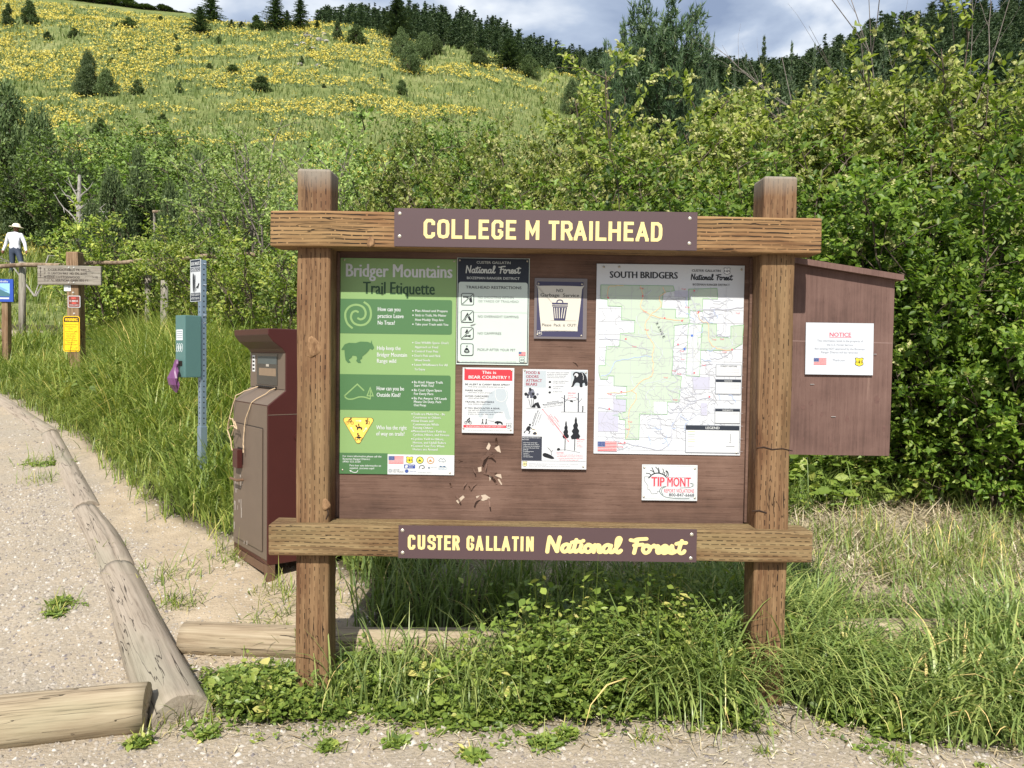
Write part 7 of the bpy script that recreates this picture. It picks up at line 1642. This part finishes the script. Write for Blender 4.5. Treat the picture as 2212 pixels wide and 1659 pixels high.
def wedge(n, y0, y1, test, u0=-.74, u1=.74, p=2.0):
    """random points in the picture's wedge, even per ground area when p = 2"""
    y = (y0 ** p + (y1 ** p - y0 ** p) * rng.random(n)) ** (1 / p); x = rng.uniform(u0, u1, n) * y; k = test(x, y); return x[k], y[k]
def xyz(x, y, dz=0.0): return np.stack([x, y, ground_z(x, y) + dz], 1)
def tuftify(x, y, per, spread, keep=None):
    n = len(x); X = np.repeat(x, per) + rng.normal(0, 1, n * per) * np.repeat(spread, per) if hasattr(spread, '__len__') else np.repeat(x, per) + rng.normal(0, spread, n * per)
    Y = np.repeat(y, per) + rng.normal(0, spread if not hasattr(spread, '__len__') else 1, n * per) * (1 if not hasattr(spread, '__len__') else np.repeat(spread, per)); return X, Y
def clear_of_bin(x, y):
    """keeps plants out of the bin's own footprint"""
    ux, uy = -.62, .785; dx, dy = x - bx, y - by; a_ = dx * ux + dy * uy; b_ = dx * .785 + dy * .62
    return ~((a_ > -.05) & (a_ < W_ + .06) & (b_ > -.03) & (b_ < D_ + .03))
KX0, KX1 = kl - .02, krr + .02

# 1 tall grass of the left bank, drooping
def ok(x, y): return (veg_mask(x, y) > .05) & (straw_mask(x, y) < .05) & clear_of_bin(x, y)
x, y = wedge(4300, 4.3, 13.5, lambda x, y: ok(x, y) & (x < -.35 * y * .2 - .4) & (veg_mask(x, y) > .12), -.76, -.12, 1.7)
per = 22; X, Y = tuftify(x, y, per, .075); n = len(X)
TALL = .16 + .34 * np.clip((y - 6.8) / 2.2, 0, 1) * np.clip((x / y + .56) / .10, 0, 1)
hh = np.repeat(TALL + .28 * fbm(x * .8, y * .8, 40) + .08 * rng.normal(size=len(x)), per) * (0.75 + .5 * rng.random(n)); hh = np.clip(hh, .15, 1.0) * np.clip(np.repeat(veg_mask(x, y), per) * 1.6 + .45, .4, 1)
azt = np.repeat(rng.uniform(0, 6.283, len(x)), per) * 0 + np.arctan2(Y - np.repeat(y, per), X - np.repeat(x, per)) + rng.normal(0, .6, n)
blades('tall_grass', xyz(X, Y, -.02), hh * 1.4, .011 + .009 * rng.random(n), np.abs(rng.normal(.22, .2, n)), rng.uniform(.7, 2.9, n), azt, np.clip(np.repeat(rng.normal(.48, .15, len(x)), per) + rng.normal(0, .14, n), 0, 1), GRASS, 'long drooping green grass on the left bank', 'grass')
# 2 shorter grass edge of the left bank and beyond the fence
x, y = wedge(2600, 4.5, 12.0, lambda x, y: (veg_mask(x, y) > -.05) & (veg_mask(x, y) < .5) & (x < -.6) & clear_of_bin(x, y), -.76, -.15, 1.7)
per = 16; X, Y = tuftify(x, y, per, .05); n = len(X)
blades('short_grass', xyz(X, Y, -.01), rng.uniform(.07, .26, n), rng.uniform(.005, .009, n), np.abs(rng.normal(.2, .25, n)), rng.uniform(.2, 1.4, n), rng.uniform(0, 6.283, n), np.clip(rng.normal(.5, .2, n), 0, 1), GRASS, 'short grass fringe along the dirt edge on the left', 'grass')
x, y = wedge(9000, 12.5, 34, lambda x, y: veg_mask(x, y) > .2, -.78, .5, 1.6)
per = 9; X, Y = tuftify(x, y, per, .14); n = len(X)
blades('slope_grass', xyz(X, Y, -.03), rng.uniform(.25, .75, n) * np.where((X / Y < -.57) & (Y < 19.5), .35, 1), rng.uniform(.016, .034, n), np.abs(rng.normal(.15, .2, n)), rng.uniform(.2, 1.5, n), rng.uniform(0, 6.283, n), np.clip(np.repeat(rng.normal(.5, .2, len(x)), per) + rng.normal(0, .12, n), 0, 1), GRASS, 'green grass of the lower slope beyond the fence', 'grass', 3)
# 3 grass behind the kiosk and under the thicket
x, y = wedge(3400, 3.42, 9.5, lambda x, y: ok(x, y) & (x > -.9) & (straw_mask(x, y) < -.05), -.3, .78, 1.7)
per = 18; X, Y = tuftify(x, y, per, .07); n = len(X)
k = ~((Y < 3.74) & (X < .2)) & ~((Y < Y_POST + .2) & (Y > Y_POST - .05) & (((X > KX0) & (X < kl + .16)) | ((X > krl - .02) & (X < KX1)))); X, Y = X[k], Y[k]; n = len(X)
blades('shade_grass', xyz(X, Y, -.02), rng.uniform(.15, .52, n) * np.where((X > 1.0) & (Y < 5.2), .45, 1), rng.uniform(.006, .013, n), np.abs(rng.normal(.2, .2, n)), rng.uniform(.5, 2.8, n), rng.uniform(0, 6.283, n), np.clip(rng.normal(.42, .18, n), 0, 1), GRASS2, 'grass growing behind and below the kiosk board', 'grass')
# 4 bluish drooping grass round the right post and to the right
def rightgrass(x, y): return (veg_mask(x, y) > .04) & (x > .45) & (straw_mask(x, y) < -.02) & ~((y < Y_POST + .2) & (y > Y_POST - .06) & (x > krl - .03) & (x < KX1)) & ((np.abs(x - krl - .07) < .55) | (x > krr + .05) & (fbm(x * 1.6, y * 1.6, 60) > .38))
x, y = scatter(900, .45, 3.4, 2.6, 4.0, rightgrass)
per = 15; X, Y = tuftify(x, y, per, .045); n = len(X)
hh = np.repeat((.20 + .26 * fbm(x * 1.7, y * 1.7, 44)) * np.where(x > 1.25, .72, 1.0), per) * (.7 + .6 * rng.random(n)) * np.clip((Y - 2.55) / .5, .35, 1)
azt = np.arctan2(Y - np.repeat(y, per), X - np.repeat(x, per)) + rng.normal(0, .7, n)
blades('drooping_grass', xyz(X, Y, -.02), hh * 1.5, .008 + .007 * rng.random(n), np.abs(rng.normal(.16, .2, n)), rng.uniform(1.0, 3.3, n), azt, np.clip(np.repeat(rng.normal(.5, .14, len(x)), per) + rng.normal(0, .14, n), 0, 1), GRASS2, 'long arching bluish grass round the right post and beyond it', 'grass', 6)
# arching single blades over the weeds
x, y = scatter(170, -.75, .6, 2.98, 3.45, lambda x, y: veg_mask(x, y) > .06); n0 = len(x); per = 5; X, Y = tuftify(x, y, per, .02); n = len(X)
blades('stray_grass', xyz(X, Y), rng.uniform(.16, .46, n), rng.uniform(.005, .009, n), np.abs(rng.normal(.15, .15, n)), rng.uniform(.9, 3.2, n), rng.uniform(0, 6.283, n), np.clip(rng.normal(.55, .18, n), 0, 1), GRASS2, 'scattered arching grass blades among the weeds', 'grass', 6)

# 5 low leafy weeds in front of the kiosk: mound of stalks with small leaves
def weeds(name, x, y, hmax, leaf, mat, label, cat, lpp=26, seed=0, spread=.06):
    n = len(x); h = hmax * np.clip(2.0 * fbm(x * 3.2, y * 3.2, 70 + seed) - .35, .18, 1.2) * np.clip(veg_mask(x, y) * 3.2 + .30, .22, 1) * np.where((y > 3.06) & (y < 3.55) & (x < -.02), .40, np.where((x > .05) & (x < 1.0), 1.45, 1.0)) * rng.uniform(.7, 1.15, n)
    az = rng.uniform(0, 6.283, n); ln = np.abs(rng.normal(.45, .3, n))
    tip = np.stack([np.cos(az) * np.sin(ln), np.sin(az) * np.sin(ln), np.cos(ln)], 1)
    t = rng.uniform(.12, 1.05, (n, lpp)); B = xyz(x, y, -.005)
    pos = B[:, None] + tip[:, None] * (t * h[:, None])[:, :, None] + rng.normal(0, 1, (n, lpp, 3)) * np.array([spread * .45, spread * .45, .008]); pos = pos.reshape(-1, 3)
    pos[:, 2] = np.maximum(pos[:, 2], ground_z(pos[:, 0], pos[:, 1]) + .004)
    m = len(pos); d = unit(np.concatenate([rng.normal(0, 1, (m, 2)), rng.normal(.15, .35, (m, 1))], 1)); nr = unit(np.array([0, -.15, 1.0]) + rng.normal(0, .42, (m, 3)))
    L = leaf * np.clip(rng.lognormal(0, .38, m), .4, 2.2); rn = np.clip(np.repeat(rng.normal(.48, .16, n), lpp) + rng.normal(0, .14, m) + .12 * (t.ravel() - .5), 0, 1)
    lm = leaf_mesh(name, pos, d, nr, L, L * rng.uniform(.5, .95, m), rn)
    o = link(name, lm, mat); tag(o, label, cat, kind='stuff')
    return B, tip, h, az
def front(x, y): return (veg_mask(x, y) > .0) & ~((y < Y_POST + .17) & (y > Y_POST - .03) & (((x > kl - .01) & (x < kl + .15)) | ((x > krl - .01) & (x < krr + .01))))
x, y = scatter(7000, -1.5, .98, 2.85, 3.50, front)
edge = np.clip(veg_mask(x, y) * 5, 0, 1); dens = np.clip(1.15 - np.abs(y - 3.1) * .6, .2, 1) * (.25 + .75 * edge) * np.clip((fbm(x * 4, y * 4, 52) - .22) * 3.2, .12, 1)
k = (rng.random(len(x)) < dens) & ~((x < -.55) & (y > 3.32) & (rng.random(len(x)) < .75)) & ~((x > -.62) & (x < .1) & (y > 3.28) & (rng.random(len(x)) < .8)); x, y = x[k], y[k]
B, tip, h, az = weeds('low_weeds', x, y, .34, .022, WEED, 'low leafy green weeds growing along the front of the kiosk', 'weeds', 20, 0)
k = (rng.random(len(x)) < .14) & (veg_mask(x, y) > .1); B2, tip2, h2, az2 = weeds('broad_weeds', x[k], y[k], .38, .032, WEED, 'broader leaved weeds standing above the low ones before the kiosk', 'weeds', 13, 3, .035)
blades('broad_weed_stalks', B2, h2 * 1.12, np.full(len(B2), .004), np.arccos(np.clip(tip2[:, 2], -1, 1)), rng.uniform(-.05, .15, len(B2)), az2, np.clip(rng.normal(.55, .15, len(B2)), 0, 1), WEED, 'stalks of the broader leaved weeds before the kiosk', 'weeds', 3)
k = rng.random(len(B)) < .6
blades('weed_stalks', B[k], h[k] * 1.1, np.full(k.sum(), .0032), np.arccos(np.clip(tip[k, 2], -1, 1)), rng.uniform(-.1, .3, k.sum()), az[k], np.clip(rng.normal(.62, .15, k.sum()), 0, 1), WEED, 'thin stalks of the low weeds before the kiosk', 'weeds', 3)
x, y = scatter(1500, .98, 3.0, 2.62, 3.4, lambda x, y: front(x, y) & (fbm(x * 2, y * 2, 90) > .42))
weeds('right_weeds', x, y, .20, .03, WEED, 'low weeds among the grass to the right of the kiosk', 'weeds', 20, 2)
# small plants out on the gravel
pts = [(-1.36, 2.80, .035), (-1.14, 2.86, .03), (-.66, 2.78, .025), (-.42, 2.83, .02), (-.12, 2.74, .03), (.14, 2.80, .035), (.22, 2.88, .03), (-1.95, 4.35, .14), (-1.78, 4.02, .10), (-1.2, 3.86, .11), (-.98, 3.62, .16), (-1.12, 4.12, .13), (-1.28, 4.2, .10), (-.98, 4.05, .15), (-1.62, 4.62, .12), (-1.72, 4.72, .14), (-2.35, 4.02, .06), (-2.32, 3.9, .05), (-4.0, 6.6, .16), (-3.75, 6.1, .12), (-1.72, 4.0, .06), (-1.3, 2.96, .09), (-1.1, 3.05, .10), (-.98, 3.3, .10), (-2.5, 4.75, .06), (.95, 2.78, .025), (.52, 2.86, .025), (1.4, 2.72, .04)]
X, Y, Ls = [], [], []
for px_, py_, r_ in pts:
    k = int(20 + 420 * r_); X.append(rng.normal(px_, r_ * .75, k)); Y.append(rng.normal(py_, r_ * .6, k)); Ls.append(np.full(k, .035 + r_ * .6) * np.exp(rng.normal(0, .35, k)))
X, Y, Ls = map(np.concatenate, (X, Y, Ls)); n = len(X)
blades('gravel_tufts', xyz(X, Y), Ls * rng.uniform(.5, 1.3, n), rng.uniform(.003, .006, n), np.abs(rng.normal(.7, .4, n)), rng.uniform(0, 1.6, n), rng.uniform(0, 6.283, n), np.clip(rng.normal(.55, .2, n), 0, 1), GRASS, 'small grass tufts growing out of the gravel', 'grass')
x, y = [], []
for px_, py_, r_ in pts[:7] + pts[16:19]: k = int(16 + 150 * r_); x.append(rng.normal(px_, r_ * .5, k)); y.append(rng.normal(py_, r_ * .4, k))
x, y = np.concatenate(x), np.concatenate(y); weeds('gravel_weeds', x, y, .12, .02, WEED, 'small weeds sprouting from the gravel', 'weeds', 9, 4, .03)

# 6 lush low growth between straw patch and thicket, right and left
x, y = scatter(4300, .7, 6.5, 5.2, 8.2, lambda x, y: (straw_mask(x, y) < -.12) & (x < .76 * y))
weeds('undergrowth', x, y, .62, .06, WEED, 'bright leafy undergrowth at the foot of the right thicket', 'undergrowth', 24, 6, .16)
x, y = scatter(1600, -6.5, -1.0, 7.5, 12.5, lambda x, y: (veg_mask(x, y) > .35) & (x > -.62 * y) & (x < -.2 * y) & (fbm(x * .7, y * .7, 33) > .52))
weeds('bank_weeds', x, y, .55, .055, WEED, 'leafy weeds scattered through the tall grass of the left bank', 'weeds', 22, 8, .14)
x, y = scatter(2400, -.8, 2.6, 5.0, 9.0, lambda x, y: (x < 1.4) | (y > 6.4))
weeds('shade_weeds', x, y, .5, .06, WEED, 'leafy weeds in the shade behind the kiosk', 'weeds', 20, 9, .15)

# 7 straw
x, y = scatter(15000, -.6, 5.6, 3.6, 5.9, lambda x, y: straw_mask(x, y) > -.2); n = len(x)
blades('dry_straw', xyz(x, y, .008 + .035 * rng.random(n)), rng.uniform(.06, .34, n), rng.uniform(.004, .010, n), rng.uniform(1.1, 1.54, n), rng.uniform(-.1, .3, n), rng.uniform(0, 6.283, n), np.clip(rng.normal(.5, .25, n), 0, 1), DRY, 'dry flattened straw on the bare patch right of the kiosk', 'straw', 2)
x, y = scatter(1000, 1.3, 5.6, 3.7, 5.9, lambda x, y: (straw_mask(x, y) > -.3) & (fbm(x * 2, y * 2, 61) > .45)); per = 12; X, Y = tuftify(x, y, per, .05); n = len(X)
blades('pale_grass', xyz(X, Y), rng.uniform(.08, .30, n), rng.uniform(.004, .009, n), np.abs(rng.normal(.35, .3, n)), rng.uniform(.3, 2.2, n), rng.uniform(0, 6.283, n), np.clip(rng.normal(.62, .2, n), 0, 1), GRASS2, 'thin pale grass standing on the straw patch', 'grass')

# 8 gravel stones
def stones(name, n, y0, y1, s0, s1, label, mat, test, u0=-.72, u1=.72):
    x, y = wedge(n, y0, y1, test, u0, u1, 2.0); n = len(x)
    a = rng.random(n); s = s0 + (s1 - s0) * a ** 3
    bv = np.array([(1, 0, 0), (.5, .8, 0), (-.5, .85, 0), (-1, .1, 0), (-.55, -.8, 0), (.6, -.75, 0), (.35, .3, 1), (-.4, .25, .9), (-.1, -.45, .95)])
    bf = np.array([(0, 1, 6), (1, 7, 6), (1, 2, 7), (2, 3, 7), (3, 4, 7), (4, 8, 7), (4, 5, 8), (5, 0, 8), (0, 6, 8), (6, 7, 8)])
    V = bv[None] * (1 + rng.normal(0, .22, (n, 9, 3))); th = rng.uniform(0, 6.283, n); c, q = np.cos(th)[:, None], np.sin(th)[:, None]
    asp = rng.uniform(.5, 1, n)[:, None]; vx, vy = V[:, :, 0], V[:, :, 1] * asp
    X = (vx * c - vy * q) * s[:, None] + x[:, None]; Y = (vx * q + vy * c) * s[:, None] + y[:, None]; Z = V[:, :, 2] * s[:, None] * rng.uniform(.35, .85, n)[:, None] + ground_z(x, y)[:, None] - .12 * s[:, None]
    F = bf[None] + (np.arange(n) * 9)[:, None, None]
    o = link(name, np_mesh(name, np.stack([X, Y, Z], -1).reshape(-1, 3), F.reshape(-1, 3), np.repeat(np.clip(rng.normal(.5, .25, n), 0, 1), 9)), mat); tag(o, label, 'gravel', kind='stuff')
m, nt, out = new_mat('pebble_stone')
r_ = nd(nt, 'ShaderNodeAttribute', attribute_name='rnd').outputs['Fac']
finish(nt, out, ramp(nt, r_, [(0.0, (0.17, 0.15, 0.15)), (1.0, (0.50, 0.465, 0.41)), (0.3, (0.24, 0.205, 0.165)), (0.62, (0.36, 0.315, 0.26))]), .85, spec=.2); PEB = m
bare = lambda x, y: (veg_mask(x, y) < .06) & ((dirt_mask(x, y) < 0) | (rng.random(len(x)) < .25))
stones('gravel', 90000, 2.45, 6.0, .0026, .0135, 'loose pale gravel chips on the path', PEB, bare)
stones('pebbles', 1300, 2.45, 5.0, .010, .026, 'larger pebbles lying on the path', PEB, lambda x, y: bare(x, y) & (fbm(x * 2, y * 2, 15) > .45))
stones('far_gravel', 9000, 6.0, 13.0, .006, .018, 'gravel chips on the farther path', PEB, bare, -.76, -.2)

# litter and creeping leaves along the ragged edge of the weeds
x, y = wedge(5200, 2.5, 3.6, lambda x, y: (veg_mask(x, y) > -.26) & (veg_mask(x, y) < .06) & (rng.random(len(x)) < np.clip(1 + veg_mask(x, y) * 3.4, 0, 1)), -.5, .74); n = len(x)
blades('plant_litter', xyz(x, y, .004 + .008 * rng.random(n)), rng.uniform(.012, .075, n), rng.uniform(.002, .006, n), rng.uniform(1.3, 1.56, n), rng.uniform(-.1, .2, n), rng.uniform(0, 6.283, n), np.clip(rng.normal(.35, .25, n), 0, 1), DRY, 'dry bits of straw and leaf littering the edge of the gravel', 'litter', 2)
x, y = wedge(1500, 2.5, 3.4, lambda x, y: (veg_mask(x, y) > -.17) & (veg_mask(x, y) < .02) & (fbm(x * 5, y * 5, 37) > .5), -.5, .74)
weeds('creeping_weeds', x, y, .07, .016, WEED, 'creeping small leaves thinning out onto the gravel', 'weeds', 7, 11, .03)
# 9 the flower meadow
def on_meadow(x, y):
    px_ = 1106 + FPX * x / y; return (px_ < 1330) & ((px_ > 460) | (y < 186))
yy = 26 * (172 / 26.0) ** (rng.random(84000) ** .8); xx = rng.uniform(-1.15, .16, len(yy)) * yy; k = on_meadow(xx, yy); xx, yy = xx[k], yy[k]
patch = fbm(xx / 9.0, yy / 6.0, 80) * .72 + fbm(xx / 2.6, yy / 1.6, 81) * .42
px_ = 1106 + FPX * xx / yy
bias = .10 * np.clip((900 - px_) / 900, -.3, 1) + .08 * np.clip((yy - 45) / 70, -.8, 1)
k = ((patch + bias > .635) & (rng.random(len(xx)) < np.clip(.34 + .62 * (yy - 35) / 85, .25, .95))) | (rng.random(len(xx)) < .012); xx, yy = xx[k], yy[k]; n = len(xx)
per = 7; s = rng.uniform(.16, .34, n) * (1 + .5 * np.clip((yy - 60) / 80, 0, 1))
X = np.repeat(xx, per) + rng.normal(0, 1, n * per) * np.repeat(s, per) * .75; Y = np.repeat(yy, per) + rng.normal(0, 1, n * per) * np.repeat(s, per) * .75; m_ = len(X)
pos = xyz(X, Y, 0); pos[:, 2] += np.repeat(s, per) * rng.uniform(.9, 1.6, m_) + .05
L = .058 * np.clip(rng.lognormal(0, .4, m_), .4, 2.2) * np.repeat(1 + .7 * np.clip((yy - 50) / 70, 0, 1.4), per)
d = unit(np.concatenate([rng.normal(0, 1, (m_, 2)), rng.normal(.2, .5, (m_, 1))], 1)); nr = unit(np.array([0, -.8, .6]) + rng.normal(0, .4, (m_, 3)))
o = link('wildflowers', leaf_mesh('wildflowers', pos, d, nr, L * 1.3, L * 1.2, np.clip(rng.normal(.55, .22, m_), 0, 1), CARD_V, CARD_F), YFLOW); tag(o, 'yellow wildflowers spread over the hillside meadow', 'flowers', kind='stuff')
per = 4; X = np.repeat(xx, per) + rng.normal(0, 1, n * per) * np.repeat(s, per) * .6; Y = np.repeat(yy, per) + rng.normal(0, 1, n * per) * np.repeat(s, per) * .6; m_ = len(X)
L = np.repeat(s, per) * rng.uniform(.7, 1.2, m_); pos = xyz(X, Y, -.02)
o = link('flower_leaves', leaf_mesh('flower_leaves', pos, unit(np.concatenate([rng.normal(0, .6, (m_, 2)), np.ones((m_, 1))], 1)), unit(np.array([0, -1, .4]) + rng.normal(0, .5, (m_, 3))), L, L * .4, rng.random(m_)), GREYLEAF); tag(o, 'grey green leaves under the yellow wildflowers', 'foliage', kind='stuff')
yy = 24 * (175 / 24.0) ** (rng.random(120000) ** .85); xx = rng.uniform(-1.15, .2, len(yy)) * yy; k = on_meadow(xx, yy); xx, yy = xx[k], yy[k]; n = len(xx)
dens = fbm(xx / 3.0, yy / 3.0, 85); k = dens + .35 * rng.random(n) > .48; xx, yy, dens = xx[k], yy[k], dens[k]; n = len(xx)
sc_ = 1 + .8 * np.clip((yy - 40) / 60, 0, 1.5)
blades('meadow_grass', xyz(xx, yy, -.03), rng.uniform(.18, .5, n) * sc_, rng.uniform(.05, .13, n) * sc_, np.abs(rng.normal(.2, .2, n)), rng.uniform(0, .9, n), rng.uniform(0, 6.283, n), np.clip(.2 + .6 * fbm(xx / 5, yy / 5, 87) + rng.normal(0, .14, n), 0, 1), HGRASS, 'meadow grass on the flowering hillside', 'grass', 2)
